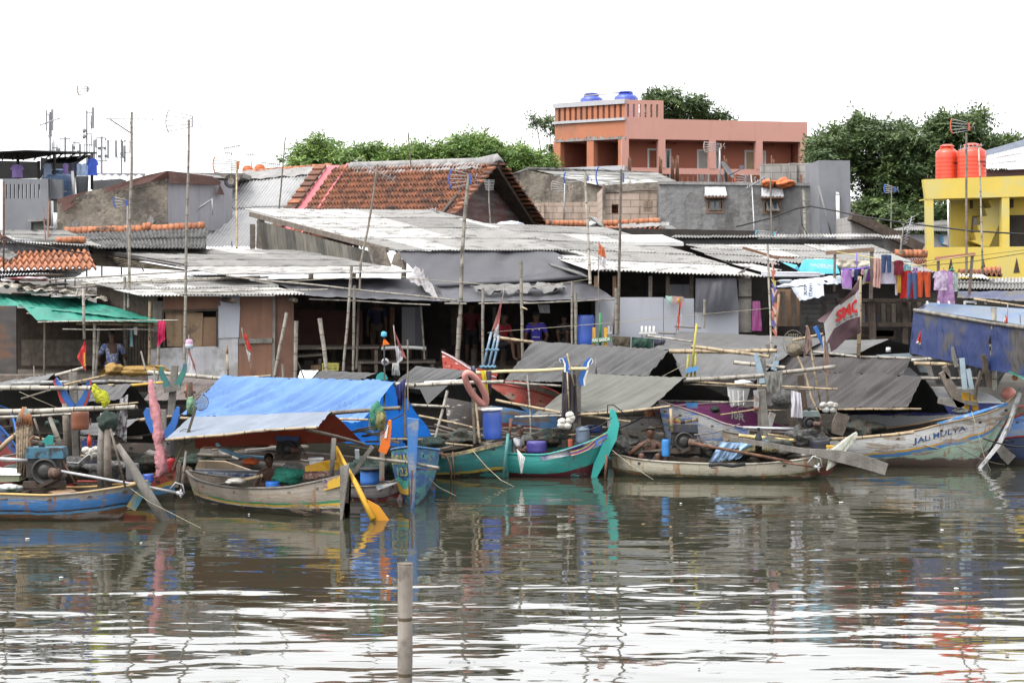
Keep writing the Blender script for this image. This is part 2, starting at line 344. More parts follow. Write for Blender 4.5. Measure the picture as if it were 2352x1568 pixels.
def tree(label,base,blobs,n,leaf,mat,group,clump=90,trunk_r=.18,seed=1,dens=1.):
    """trunk, limbs and a crown of leaf sprays; blobs = [(centre, rx, ry, rz, weight)]"""
    rg=random.Random(seed); base=Vector(base); t=thing('tree',label,'tree',base,group); tot=sum(b[4] for b in blobs)
    top=sum((Vector(b[0])*b[4] for b in blobs),Vector())/tot; mb=MB(); fork=base.lerp(top,.45)
    mb.tube([base,base.lerp(fork,.5)+Vector((rg.uniform(-.2,.2),0,0)),fork],[trunk_r,trunk_r*.8,trunk_r*.6],8)
    mb.build('trunk',m_bark,t); lm=MB(); cr=MB()
    for c,rx,ry,rz,w in blobs:
        c=Vector(c); k=fork.lerp(c,.5)+Vector((rg.uniform(-.3,.3),rg.uniform(-.3,.3),rg.uniform(-.2,.3)))
        lm.tube([fork,k,c],[trunk_r*.45,trunk_r*.3,trunk_r*.12],6)
        nc=max(3,int(n*w/tot/clump))
        for i in range(nc):
            while True:
                q=Vector((rg.uniform(-1,1),rg.uniform(-1,1),rg.uniform(-1,1)))
                if .2<q.length<1: break
            q=q.normalized()*(q.length**.45)*(.95+.55*noise.noise(q*1.6+c))
            if rg.random()<.13: q=q*rg.uniform(1.1,1.38)
            o=c+Vector((q.x*rx,q.y*ry,q.z*rz))
            if rg.random()<.35: lm.tube([c.lerp(o,.2),o],[trunk_r*.1,trunk_r*.03],4)
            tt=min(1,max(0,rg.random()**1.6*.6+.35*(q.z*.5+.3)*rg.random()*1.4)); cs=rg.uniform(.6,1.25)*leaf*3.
            for s_ in range(clump//9):
                d=Vector((rg.gauss(0,1),rg.gauss(0,1),rg.gauss(0,.75)+.15)).normalized(); st=o+d*cs*rg.uniform(0,.35); ln=cs*rg.uniform(.5,1.)
                side=d.cross(Vector((rg.gauss(0,.3),rg.gauss(0,.3),1))).normalized()
                for e in range(9):               # a drooping spray of paired leaves
                    g=(e//2+.6)/4.8; p=st+d*ln*g+Vector((0,0,-.35*ln*g*g)); sg=1 if e%2 else -1
                    if e==8: v1=d
                    else: v1=(side*sg+d*.55+Vector((0,0,-.25-.4*rg.random()))).normalized()
                    w1=v1.cross(Vector((rg.gauss(0,.6),rg.gauss(0,.6),1))).normalized()*leaf*.2; l1=v1*leaf*rg.uniform(.7,1.25)
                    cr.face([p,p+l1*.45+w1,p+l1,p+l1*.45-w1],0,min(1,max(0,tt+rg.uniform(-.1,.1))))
    lm.build('limbs',m_bark,t); cr.build('crown',mat,t); return t
def text_mesh(s,bold=.02):
    cu=bpy.data.curves.new('lettering','FONT'); cu.body=s; cu.size=1; cu.resolution_u=2; cu.offset=bold; cu.align_x='LEFT'
    o=bpy.data.objects.new('lettering',cu); COL.objects.link(o); bpy.context.view_layer.update()
    me=bpy.data.meshes.new_from_object(o.evaluated_get(bpy.context.evaluated_depsgraph_get()))
    vs=[v.co.copy() for v in me.vertices]; fs=[tuple(p.vertices) for p in me.polygons]
    bpy.data.objects.remove(o); bpy.data.meshes.remove(me); bpy.data.curves.remove(cu); return vs,fs
def lettering(s,fn,mat,parent,bold=.02,name='lettering'):
    """words laid on a surface: fn(u,v) with u,v in 0..1 across the words' own box"""
    vs,fs=text_mesh(s,bold); x0=min(v.x for v in vs); x1=max(v.x for v in vs); y0=min(v.y for v in vs); y1=max(v.y for v in vs)
    mb=MB(); mb.v=[Vector(fn((v.x-x0)/(x1-x0),(v.y-y0)/(y1-y0))) for v in vs]; mb.f=fs; k=len(fs); mb.m=[0]*k; mb.t=[.5]*k; mb.uv=[None]*k; mb.sm=[False]*k
    return mb.build(name,mat,parent)
def tank(label,base,r,h,mat,group=None,words=None,lid=.38,fn=None):
    t=thing('water_tank',label,'water tank',base,group); mb=MB(); b=Vector(base)
    pr=[(0,0),(r,0),(r*1.0,.02*h)]
    for i in range(1,7): z=h*(.02+.72*i/7); pr+= [(r*1.0,z-.02*h),(r*1.012,z),(r*1.0,z+.02*h)]
    pr+=[(r,h*.76),(r*.93,h*.81),(r*.6,h*.88),(r*.5,h*.90),(r*.5,h*.93)]
    mb.lathe(pr,b,seg=32); mb.build('tank_body',mat,t)
    mb=MB(); mb.lathe([(r*.62,h*.93),(r*.64,h*.945),(r*.6,h*.96),(r*.3,h*.995),(0,h)],b,seg=24)
    for a in range(4): q=b+Vector((math.cos(a*1.57+.5)*r*.66,math.sin(a*1.57+.5)*r*.66,h*.87)); mb.box(q,r*.16,r*.16,h*.05)
    mb.build('tank_lid',mat,t)
    if words:
        for wd,a0,a1,z0,z1,mt in words:
            lettering(wd,lambda u,v:b+Vector((math.sin(a0+(a1-a0)*u)*r*1.02,-math.cos(a0+(a1-a0)*u)*r*1.02,h*(z0+(z1-z0)*v))),mt,t)
    return t
# ================= SETTING
wm=bpy.data.materials.new('canal_water'); wm.use_nodes=True; n=wm.node_tree.nodes; l=wm.node_tree.links; b=n['Principled BSDF']
b.inputs['Base Color'].default_value=(.024,.024,.016,1); b.inputs['Roughness'].default_value=.03; b.inputs['IOR'].default_value=1.5; b.inputs['Specular IOR Level'].default_value=.62
tc=n.new('ShaderNodeTexCoord')
def wn(sx,sy,sc,det,rough=.5,dist=0.):
    mp=n.new('ShaderNodeMapping'); mp.inputs['Scale'].default_value=(sx,sy,1); mp.inputs['Rotation'].default_value=(0,0,R(6)); l.new(tc.outputs['Object'],mp.inputs[0])
    k=n.new('ShaderNodeTexNoise'); k.inputs['Scale'].default_value=sc; k.inputs['Detail'].default_value=det; k.inputs['Roughness'].default_value=rough; k.inputs['Distortion'].default_value=dist; l.new(mp.outputs[0],k.inputs['Vector']); return k.outputs[0]
def mth(op,a,bb):
    k=n.new('ShaderNodeMath'); k.operation=op
    for i,v in enumerate((a,bb)):
        if isinstance(v,(int,float)): k.inputs[i].default_value=v
        else: l.new(v,k.inputs[i])
    return k.outputs[0]
h1=wn(.42,1.,.85,2,.45,.5); h2=wn(.5,1.,2.6,2,.5); h3=wn(.4,.6,.09,2)
geo=n.new('ShaderNodeNewGeometry'); sp=n.new('ShaderNodeSeparateXYZ'); l.new(geo.outputs['Position'],sp.inputs[0])
cal=n.new('ShaderNodeMapRange'); l.new(sp.outputs[1],cal.inputs[0]); cal.inputs[1].default_value=19; cal.inputs[2].default_value=35; cal.inputs[3].default_value=.52; cal.inputs[4].default_value=.34   # calmer in the lee of the boats
hh=mth('MULTIPLY',mth('MULTIPLY',mth('ADD',h1,mth('MULTIPLY',h2,.16)),cal.outputs[0]),mth('ADD',.45,mth('MULTIPLY',h3,1.1)))
bp=n.new('ShaderNodeBump'); bp.inputs['Strength'].default_value=1.; bp.inputs['Distance'].default_value=.085; l.new(hh,bp.inputs['Height']); l.new(bp.outputs[0],b.inputs['Normal'])
mb=MB(); mb.face([(-300,-40,0),(300,-40,0),(300,70,0),(-300,70,0)]); struct('water',mb,wm)
m_mud=M('mud',(.07,.06,.05),var=.4,sc=1,rough=.9,bump=.5,bsc=5)
mb=MB()
gp=[(48.5,-.4),(51,.5),(54,1.2),(60,1.35),(3000,1.35)]
for (a,za),(c,zc) in zip(gp,gp[1:]): mb.face([(-1500,a,za),(1500,a,za),(1500,c,zc),(-1500,c,zc)])
struct('ground',mb,m_mud)

# ================= FAR LEFT: telecom masts on roofs beyond
m_panel=M('antenna_panel_grey',(.25,.255,.27),var=.04)
def tmast(label,cx,y0,y1,Y,w=7,panels=(),bars=(),pipes=(),dishes=(),boxes=()):
    f=T1; base=f(cx,y1,Y); base.z=1.35; t=thing('telecom_mast',label,'telecom mast',base,'telecom masts on the skyline')
    k=T1.k; mb=MB(); mb.tube([base,f(cx,y0,Y)],px(w*k*.85,Y),6)
    for x,a,c in pipes: mb.tube([f(x,a,Y),f(x,c,Y)],px(3.4*k,Y),5)
    for x0,x1,y in bars: mb.tube([f(x0,y,Y),f(x1,y,Y)],px(4*k,Y),5)
    mb.build('mast_pole',m_mast,t)
    for x,a,c,ww in panels:
        q=MB(); w_=px(ww*k,Y); q.slab([f(x-ww/2,c,Y),f(x+ww/2,c,Y),f(x+ww/2,a,Y),f(x-ww/2,a,Y)],(0,w_*.6,0)); q.build('antenna_panel',m_panel,t)
    for x,y,r in dishes:
        q=MB(); rr=px(r*k,Y); q.lathe([(0,-.2*rr),(rr*.8,-.1*rr),(rr,.25*rr),(rr*.4,.75*rr),(0,.8*rr)],f(x,y,Y),(-.7,-.7,0)); q.build('microwave_dish',m_panel,t)
    for x,y in boxes:
        q=MB(); q.box(f(x,y+13,Y),px(20*k,Y),px(14*k,Y),px(24*k,Y)); q.build('radio_box',m_mast,t)
tmast('pale telecom mast carrying two tall panels, leftmost on the skyline',420,350,760,210,10,[(388,335,510,13),(437,328,506,20)],[(395,425,376),(400,435,553)],[(410,370,570),(432,500,560),(450,570,700)],[(424,566,9)])
tmast('short pale mast with one round drum beside the leftmost mast',470,620,760,210,6,[(437,605,690,10)],[(437,490,652)],[(455,590,760)],[(492,665,20)])
tmast('bare thin telecom mast with a crossbar and no panels',548,560,760,205,10,[],[(503,590,575)],[(505,560,760),(588,560,760),(541,565,760)])
tmast('low telecom mast with two squat panels and spiked top',628,585,760,200,6,[(605,620,700,11),(672,618,720,14)],[(610,665,608)],[(615,600,740),(665,600,740)],[],[(620,650),(655,685)])
tmast('tallest telecom mast with two round drums and one long panel',727,338,760,190,9,[(778,312,488,22)],[(727,770,355),(727,768,535),(705,778,628)],[(765,380,640),(752,560,700),(708,610,700)],[(708,507,23),(708,555,23)])
tmast('telecom mast with wide slanted panels and a drum at its top corner',853,555,900,185,9,[(788,585,740,17),(803,578,650,12),(905,583,740,17)],[(810,885,568),(810,900,760),(815,885,650)],[(810,560,740),(886,570,760),(845,560,900)],[(887,577,12)],[(830,655),(877,655),(885,720),(830,722)])
tmast('telecom mast with three grouped panels behind the antenna pole',1017,580,900,195,9,[(970,588,730,18),(1022,592,735,18),(1043,632,770,18)],[(980,1090,596),(1040,1090,690),(980,1050,730)],[(1047,550,900),(1087,600,690),(980,640,760)],[(1047,590,9)],[(1018,700)])

# ================= TREES
def grove(cs,Y,ry,n,leaf,mat,group,seed0,kinds):
    for i,(label,bl) in enumerate(zip(kinds,cs)):
        bls=[(P(x,y,Y+dy),px(rx*.82,Y),ry,px(rz*.84,Y),w) for x,y,rx,rz,dy,w in bl]
        b0=bls[0][0]; tree(label,(b0.x,b0.y+.3,1.35),bls,n,leaf,mat,group,seed=seed0+i)
GL='feathery trees behind the tiled roof'
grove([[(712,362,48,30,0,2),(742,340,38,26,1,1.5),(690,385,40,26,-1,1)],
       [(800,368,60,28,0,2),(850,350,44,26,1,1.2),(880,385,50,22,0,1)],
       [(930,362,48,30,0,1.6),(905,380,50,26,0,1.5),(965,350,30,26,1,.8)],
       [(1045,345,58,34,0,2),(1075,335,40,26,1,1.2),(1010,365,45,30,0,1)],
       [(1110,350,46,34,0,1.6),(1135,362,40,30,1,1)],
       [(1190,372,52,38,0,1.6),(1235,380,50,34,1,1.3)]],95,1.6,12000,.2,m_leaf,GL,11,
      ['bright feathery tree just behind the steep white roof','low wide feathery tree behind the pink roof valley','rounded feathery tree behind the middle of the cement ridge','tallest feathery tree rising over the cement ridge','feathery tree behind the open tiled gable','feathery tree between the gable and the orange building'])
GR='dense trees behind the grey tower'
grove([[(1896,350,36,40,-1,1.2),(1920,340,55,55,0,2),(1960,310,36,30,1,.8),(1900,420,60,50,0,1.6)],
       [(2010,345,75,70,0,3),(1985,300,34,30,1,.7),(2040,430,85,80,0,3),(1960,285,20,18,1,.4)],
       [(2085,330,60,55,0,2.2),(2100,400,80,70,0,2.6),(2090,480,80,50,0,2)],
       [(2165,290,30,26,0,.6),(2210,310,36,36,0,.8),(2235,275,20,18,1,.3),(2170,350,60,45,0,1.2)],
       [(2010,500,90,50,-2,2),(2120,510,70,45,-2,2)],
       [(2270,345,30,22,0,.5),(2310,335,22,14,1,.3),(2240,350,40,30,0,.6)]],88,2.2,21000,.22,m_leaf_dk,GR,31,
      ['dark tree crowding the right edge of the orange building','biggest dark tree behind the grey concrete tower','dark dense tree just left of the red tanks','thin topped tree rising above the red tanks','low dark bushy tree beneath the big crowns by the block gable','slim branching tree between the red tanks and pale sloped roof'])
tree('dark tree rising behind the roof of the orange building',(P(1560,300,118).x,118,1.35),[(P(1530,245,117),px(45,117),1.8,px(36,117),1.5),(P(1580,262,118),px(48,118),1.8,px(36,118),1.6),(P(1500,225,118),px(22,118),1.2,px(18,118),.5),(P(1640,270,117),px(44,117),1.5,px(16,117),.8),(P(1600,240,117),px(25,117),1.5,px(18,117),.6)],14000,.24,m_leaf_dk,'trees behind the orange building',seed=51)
tree('thin leafy branches sticking out beside the orange building',(P(1262,300,112).x,112,1.35),[(P(1262,290,112),px(32,112),1.2,px(26,112),1.2),(P(1230,275,112),px(18,112),1.,px(10,112),.4),(P(1275,345,112),px(12,112),.8,px(30,112),.5)],2600,.2,m_leaf_dk,'trees behind the orange building',seed=55)

# ================= ORANGE BUILDING
m_or=M('orange_paint',(.42,.16,.085),c2=(.29,.15,.10),ca=.25,csc=.6,var=.06,sc=1,rough=.8); m_or_sheen=M('orange_sheen_paint',(.52,.27,.22),var=.04,sc=.8,rough=.75,streak=.12,dirt=(.33,.18,.13))  # right face pinker and paler: its sheen is put into the paint colour
m_or2=M('deep_orange_paint',(.42,.15,.095),var=.06,sc=.7,rough=.8); m_band=M('pale_band_paint',(.42,.42,.44),var=.06,rough=.8); m_red=M('red_paint',(.55,.05,.03),rough=.6)
Yo=100.; c0=T3(1002,248,Yo)                      # the corner towards us
ob=thing('orange_building','two storey orange building with blue tanks and an open upper gallery','building',(c0.x+4,Yo+4,1.35))
uR=Vector((math.cos(R(14)),math.sin(R(14)),0)); uL=Vector((-math.cos(R(38)),math.sin(R(38)),0))
def onwall(u,fr,a,b_):                           # point on the vertical wall through the corner along u seen at a crop pixel
    d=fr(a,b_,1.)-Vector((0,0,CZ)); s_=(c0.y*d.x/d.y-c0.x)/(u.x-u.y*d.x/d.y); q=c0+u*s_; return Vector((q.x,q.y,CZ+d.z*q.y/d.y)),s_
def hgt(fr,b_): return onwall(uR,fr,1002,b_)[0].z
zT,zB0,zB1,zC,zR,zF=hgt(T3,248),hgt(T3,398),hgt(T3,420),hgt(T3,575),hgt(T3,815),hgt(T3,815)-.95
LL=onwall(uL,T3,415,300)[1]; LR=onwall(uR,T4,537,300)[1]; sP=onwall(uR,T3,1325,300)[1]
zP=zT-(hgt(T3,248)-hgt(T3,404)); zS=1.35
dn=Vector((uR.y,-uR.x,0)); dl=Vector((uL.y,-uL.x,0)); dl=dl if dl.y<0 else -dl
def sl(k,a): return onwall(k,T3,a,500)[1]
mb=MB()   # right face: parapet with slots, beam, columns, rail with slots, ground storey
op=[]
for i in range(6):
    s0=sl(uR,1020+49*i); op.append((s0,hgt(T3,392)-zC,s0+sl(uR,1037+49*i)-sl(uR,1020+49*i),hgt(T3,283)-zC))
mb.wall(c0-Vector((0,0,c0.z-zC)),uR,sP,zT-zC,op,.2,0); o2=c0+uR*sP; o2.z=zC; mb.wall(o2,uR,LR-sP,zP-zC,[],.2,0)
mb.build('parapet',[m_or_sheen],ob)
mb=MB(); op=[]
o3=Vector(c0); o3.z=zF-.2
for a in [1060+47*i for i in range(26)]:
    s0=sl(uR,a); 
    if s0+.3<LR: op.append((s0,.42,s0+.34,.85))
mb.wall(o3,uR,LR,1.15,op,.15,0); mb.build('gallery_rail',[m_or_sheen],ob)
for a,w in ((1005,20),(1312,30),(1735,28),(2127,38)):
    mb=MB(); s0=sl(uR,a); q=c0+uR*s0+Vector((uR.y,-uR.x,0))*-.15; mb.box((q.x,q.y,zF+.95),.36,.34,zC-zF-.95,rz=R(14)); mb.build('column',m_or_sheen,ob)
mb=MB(); q=c0+uR*(LR-.18)-dn*.15; mb.box((q.x,q.y,zF+.95),.4,.34,zC-zF-.95,rz=R(14)); mb.build('column',m_or_sheen,ob)
mb=MB()   # left face: slot parapet between pale bands, fascia, columns
op=[(s*LL/12.6+.22,.0,s*LL/12.6+.22+LL/12.6*.42,hgt(T3,282)-zB0) for s in range(12)]
oL=Vector(c0)+uL*LL; oL.z=zB0; mb.wall(oL,-uL,LL,hgt(T3,282)-zB0,op,.22,0); mb.build('slotted_parapet',[m_or],ob)
mb=MB()
for za,zb,e in ((hgt(T3,282),zT+.04,.06),(zB1,zB0,.08),(zR-.15,zR+.1,.08)):
    q=c0+uL*(LL/2)+dl*-.1; mb.box((q.x,q.y,za),LL+.1,.34+e,zb-za,rz=R(-38))
mb.build('pale_band',m_band,ob)
mb=MB(); oL=Vector(c0)+uL*LL; oL.z=zC+.02; mb.wall(oL,-uL,LL,zB1-zC-.02,[],.2); mb.build('fascia',m_or,ob)
mb=MB(); 
for i in range(40):
    s0=LL*i/40; q=c0+uL*s0+dl*.012; h=rnd.uniform(.05,.22); mb.box((q.x,q.y,zC),LL/40,.05,h,rz=R(-38))
mb.build('unpainted_render_edge',m_cement,ob)
for a in (435,712,975):
    s0=sl(uL,a); mb=MB(); q=c0+uL*s0-dl*.17; mb.box((q.x,q.y,zF),.42,.36,zC-zF,rz=R(-38)); mb.build('column',m_or,ob)
mb=MB(); q=c0+uL*(LL/2)+dl*.0; mb.box((q.x,q.y,zS),LL,.2,zR-.15-zS,rz=R(-38)); mb.build('lower_wall',m_red,ob)
# body behind: recessed gallery wall with doors, slab, core
dep=1.5; mb=MB(); o4=c0+uR*0.6-dn*dep; o4.z=zF; doors=[]
def dsp(a): d=T3(a,700,1.)-Vector((0,0,CZ)); return (o4.y*d.x/d.y-o4.x)/(uR.x-uR.y*d.x/d.y)
for a0,a1 in ((1190,1283),(1335,1388),(1605,1707),(1755,1790),(2003,2098),(2150,2182)): doors.append((dsp(a0),0.05,dsp(a1),2.02))
ops=list(doors)
for a0 in (1197,1250,1335,1612,1675,2010,2062,2152): ops.append((dsp(a0),2.24,dsp(a0)+.62,2.46))
mb.wall(o4,uR,LR-.9,zC-zF,ops,.15,0); mb.build('gallery_wall',[m_or2],ob)
for i,(d0,a,d1,b_) in enumerate(doors):
    p=MB(); q=lambda s_,z,dd=.04:o4+uR*s_+Vector((0,0,z))-dn*-dd
    for s_ in (d0,d1-.09): p.slab([q(s_,.05),q(s_+.09,.05),q(s_+.09,2.02),q(s_,2.02)],dn*-.1)
    p.slab([q(d0+.09,1.93),q(d1-.09,1.93),q(d1-.09,2.02),q(d0+.09,2.02)],dn*-.1)
    fr_=p.build('door_frame',m_whitep,ob)
    if i!=0: p=MB(); p.slab([q(d0+.09,.05,-.03),q(d1-.09,.05,-.03),q(d1-.09,1.93,-.03),q(d0+.09,1.93,-.03)],dn*-.04); p.build('door',{1:m_glass,3:m_glass,5:m_glass,2:M('pale_door',(.42,.42,.4)),4:M('ply_door',(.42,.32,.2))}[i],ob)
mb=MB(); q=c0+uR*(LR/2)-dn*5.2; mb.box((q.x,q.y,zS),LR-1,7.2,zP-zS-.3,rz=R(14)); mb.build('inner_core',m_or2,ob)
mb=MB(); A_=c0+uL*LL-dl*2.5; mb.wall(Vector((A_.x,A_.y,zF)),-uL,LL,zC-zF,[],.2); B_=c0+uL*(LL*.52)-dl*.2
mb.slab([(B_.x,B_.y,zF),(B_.x,B_.y,zC),(B_.x-dl.x*2.4,B_.y-dl.y*2.4,zC),(B_.x-dl.x*2.4,B_.y-dl.y*2.4,zF)],uL*.15); E_=c0+uL*(LL-.15)-dl*.3; mb.slab([(E_.x,E_.y,zF),(E_.x,E_.y,zC),(E_.x-dl.x*2.6,E_.y-dl.y*2.6,zC),(E_.x-dl.x*2.6,E_.y-dl.y*2.6,zF)],uL*.1); mb.build('balcony_wall',m_or2,ob); mb=MB(); E_=c0+uR*(LR-.16)-dn*.3; mb.slab([(E_.x,E_.y,zF),(E_.x,E_.y,zC),(E_.x-dn.x*1.9,E_.y-dn.y*1.9,zC),(E_.x-dn.x*1.9,E_.y-dn.y*1.9,zF)],uR*.1); mb.build('end_wall',m_or2,ob)
mb=MB(); F0=c0+uL*LL; F1=c0+uR*LR
for za in (zF-.2,zC+.01): mb.slab([(c0.x,c0.y+.1,za),(F1.x,F1.y+.1,za),(F1.x,F1.y+7,za),(F0.x,F0.y+5,za),(F0.x,F0.y+.1,za)],(0,0,.16))
mb.build('floor_slab',m_or_sheen,ob)
mb=MB(); q=c0+uR*(LR/2)-dn*.3; mb.box((q.x,q.y,zS),LR,.3,zF-.2-zS,rz=R(14)); mb.build('ground_storey',m_or_sheen,ob)
m_tank=M('royal_blue_tank',(.035,.07,.42),var=.1,rough=.35,spec=.5)
GT='blue water tanks on the orange building'
q=T3(722,265,104); tank('blue roof tank, the left one on the orange building',(q.x,q.y,T3(0,188,104).z-1.6),px(97*T3.k,104),1.6,m_tank,GT)
q=T3(1010,245,103); tank('blue roof tank, set higher, near the orange building corner',(q.x,q.y,T3(0,172,103).z-1.6),px(99*T3.k,103),1.6,m_tank,GT)
mb=MB(); mb.tube([T3(640,218,103),T3(890,200,103),T3(890,187,103),T3(945,190,103)],.03,5); solo('water_pipe','thin pipe linking the two blue roof tanks','pipe',mb,m_metal)

# ================= YELLOW HOUSE
m_yel=M('yellow_paint',(.66,.50,.10),c2=(.58,.50,.19),ca=.35,csc=.7,var=.06,sc=1,rough=.8,streak=.1,dirt=(.5,.4,.15))
Yy=66.; yh=thing('yellow_house','bright yellow two storey house with a zigzag stair and red tanks','house',T4(1900,1500,Yy+3))
def YW(a,b_,d=0): return T4(a,b_,Yy+d)
def yslab(poly,d0,d1,nm,mat=m_yel): q=MB(); q.slab([YW(a,b_,d0) for a,b_ in poly],(0,d1-d0,0)); return q.build(nm,mat,yh)
yslab([(1510,680),(2700,636),(2700,815),(1532,845)],0,.35,'parapet'); yslab([(1535,846),(1592,845),(1597,1250),(1540,1250)],.02,.4,'column'); yslab([(2165,830),(2228,828),(2230,1245),(2168,1245)],.02,.4,'column')
mb=MB(); w0=YW(1533,1700); w1=YW(2700,1700); zt=YW(1533,1250).z; tri=[]
mb.slab([YW(1533,1250),YW(2700,1238),YW(2700,1700),YW(1533,1700)],(0,.3,0)); lw=mb.build('lower_wall',m_yel,yh)
for a in (1740,2010,2290): q=MB(); q.slab([YW(a-28,1462,-.012),YW(a+26,1460,-.012),YW(a,1335,-.012)],(0,.02,0)); q.build('triangular_vent',m_wooddk,lw)
yslab([(1735,846),(2172,830),(2172,1250),(1735,1250)],1.5,1.7,'inner_wall'); yslab([(2228,825),(2700,815),(2700,1250),(2228,1250)],1.1,1.3,'inner_wall')
yslab([(1535,840),(2700,815),(2700,828),(1535,850)],.36,1.6,'ceiling_slab'); yslab([(1540,1248),(2700,1240),(2700,1262),(1540,1262)],.36,1.6,'floor_slab')
for a,b_,c_,d_ in ((1900,853,1925,923),(2238,845,2264,917)): yslab([(a,b_),(c_,b_),(c_,d_),(a,d_)],1.0,1.09,'slit_vent',m_wooddk)
fr_=yslab([(1920,985),(2035,985),(2020,1000),(2000,1055),(1960,1110),(1950,1185),(1905,1190),(1893,1245)],1.46,1.495,'window_frame',m_frame); q=MB(); q.slab([YW(1930,1003,1.44),YW(1968,1003,1.44),YW(1962,1120,1.44),YW(1918,1175,1.44)],(0,.012,0)); q.build('pane',m_whitepanel,fr_)
yslab([(2228,980),(2700,970),(2700,1242),(2228,1242)],1.03,1.09,'door',m_dark)
st=[(2050,850),(2145,836),(2165,880),(2165,1010),(2060,1240),(2010,1240),(1905,1195),(1950,1185),(1935,1125),(1975,1118),(1962,1062),(2008,1058),(1995,990),(2040,985),(2022,922),(2078,915)]
yslab(st,.7,1.45,'stair')
m_rt=M('bright_red_tank',(.72,.06,.02),var=.1,sc=1,rough=.4,spec=.5); GT2='bright red water tanks on the yellow house'
m_blk=M('black_lettering',(.03,.02,.02),rough=.7)
r_=px(95*T4.k,67); q=T4(1706,680,67.2); hT=px(320*T4.k,67)
tank('bright red water tank, left of the pair on the yellow roof',(q.x,q.y,q.z-.1),r_,hT,m_rt,GT2,[('PENGUIN',.35,1.5,.46,.52,m_blk)])
q=T4(1915,665,66.6); tank('bright red water tank, right of the pair, with black print',(q.x,q.y,q.z-.12),r_*1.22,hT*.99,m_rt,GT2,[('PENGUIN',.3,1.25,.46,.52,m_blk),('700',.65,1.05,.36,.42,m_blk)])
mb=corr(T4(2030,600,74),T4(2700,575,74),T4(2700,320,80),T4(2040,480,80),3,.1,.02,new=1.); hr=thing('pale_house','house with a shiny pale sloped roof behind the red tanks','house',T4(2300,700,76)); mb.build('roof',m_zinc_wt,hr)
mb=MB(); mb.bar(T4(2035,490,80.1),T4(2700,300,80.1),.35,.5); mb.build('ridge_cap',M('blue_grey_paint',(.26,.29,.36)),hr)
mb=MB(); mb.slab([T4(2030,605,74.3),T4(2700,580,74.3),T4(2700,1300,74.3),T4(2030,1300,74.3)],(0,5,0)); mb.build('wall',m_browntarp,hr)

# ================= GREY WALL HOUSES, centre right
m_block=blockmat('white_blocks',(.42,.37,.33),(.48,.43,.40),(.22,.19,.17),.62,.24,.014,.35)
m_blockg=blockmat('grey_blocks',(.30,.29,.28),(.34,.33,.32),(.17,.16,.15),.6,.25,.014,.5)
Yg=68.; gh=thing('grey_rendered_house','grey rendered house with two small white hooded windows','house',T3(1700,1400,Yg+3))
def GW(a,b_,d=0): return T3(a,b_,Yg+d)
x0=GW(1295,1000); W_=(GW(2620,1000)-x0).x; zb=GW(0,1480).z; H_=GW(0,945).z-zb; kk=lambda a:(GW(a,0)-x0).x
wz=lambda b_:GW(0,b_).z-zb
mb=MB(); wins=[(kk(1700),wz(1180),kk(1815),wz(1085)),(kk(2175),wz(1185),kk(2290),wz(1090))]
mb.wall((x0.x,Yg,zb),(1,0,0),W_,H_,wins,.2,0); mb.slab([(x0.x,Yg+.2,zb),(x0.x+W_,Yg+.2,zb),(x0.x+W_,Yg+.2,zb+H_),(x0.x,Yg+.2,zb+H_)],(0,5,0)); mb.build('wall',m_conc,gh)
mb=MB(); mb.bar(GW(1280,945,.1),GW(2620,960,.1),.32,.1); mb.build('coping',m_cement,gh)
for i,(a0,b0,a1,b1) in enumerate(wins):
    q=MB(); o_=Vector((x0.x,Yg,zb)); pt=lambda x,z,d:o_+Vector((x,-d,z))
    for e in ((a0-.08,b0-.08,a1+.08,b0),(a0-.08,b1,a1+.08,b1+.07),(a0-.08,b0,a0,b1),(a1,b0,a1+.08,b1)): q.slab([pt(e[0],e[1],.03),pt(e[2],e[1],.03),pt(e[2],e[3],.03),pt(e[0],e[3],.03)],(0,.12,0))
    w_=q.build('window',m_frame,gh,)
    q=MB(); sh=0 if i==0 else .28
    q.slab([pt(a0+.03,b0+.02,sh),pt(a1-.03,b0+.02,sh),pt(a1-.03,b1-.02,.0),pt(a0+.03,b1-.02,0)],(0,.03,0)); q.build('sash',m_glass,w_)
    q=MB(); xm=(a0+a1)/2
    for u0 in (a0+.03,xm-.03,a1-.09): q.bar(pt(u0+.03,b0+.02,sh+.02),pt(u0+.03,b1-.02,.02),.06,.04)
    q.bar(pt(a0,b0+.05,sh+.02),pt(a1,b0+.05,sh+.02),.05,.06); q.bar(pt(a0,b1-.04,.02),pt(a1,b1-.04,.02),.05,.06); q.build('glazing_bar',m_woodgrey,w_)
    q=MB(); f_=bilin(pt(a0-.14,b1+.1,.22),pt(a1+.16,b1+.1,.22),pt(a1+.12,b1+.42,.02),pt(a0-.12,b1+.42,.02))
    q.grid(lambda u,v:f_(u,v)+Vector((0,-.05*noise.noise(Vector((u*6,v*4,i*3))),.04*math.sin(u*40)*(1-v))),16,6); q.build('white_hood',M('white_mortar',(.5,.5,.52),var=.2,bump=.8,bsc=6),gh,solid=.06)
    q=MB(); q.bar(pt(a0-.15,b1+.07,.2),pt(a1+.15,b1+.07,.2),.36,.04); q.build('hood_board',m_rust,gh)
bt=thing('grey_concrete_tower','tall plain grey concrete tower slab with a white drain pipe','tower',T4(760,1160,66.5))
mb=MB(); mb.slab([T4(630,520,66),T4(893,522,66),T4(903,1200,66),T4(640,1200,66)],(0,3,0)); mb.build('tower_wall',m_conc2,bt)
mb=MB(); mb.tube([T4(790,815,65.9),T4(797,1160,65.9)],px(4.5,66),8); mb.tube([T4(790,820,65.9),T4(790,798,65.9),T4(777,800,65.9)],px(4,66),8); mb.build('drain_pipe',m_whitep,bt)
mb=MB(); mb.tube([T4(630,735,65.8),T4(740,1155,65.8)],px(2.,66),6); mb.build('slanting_pipe',m_cement,bt)
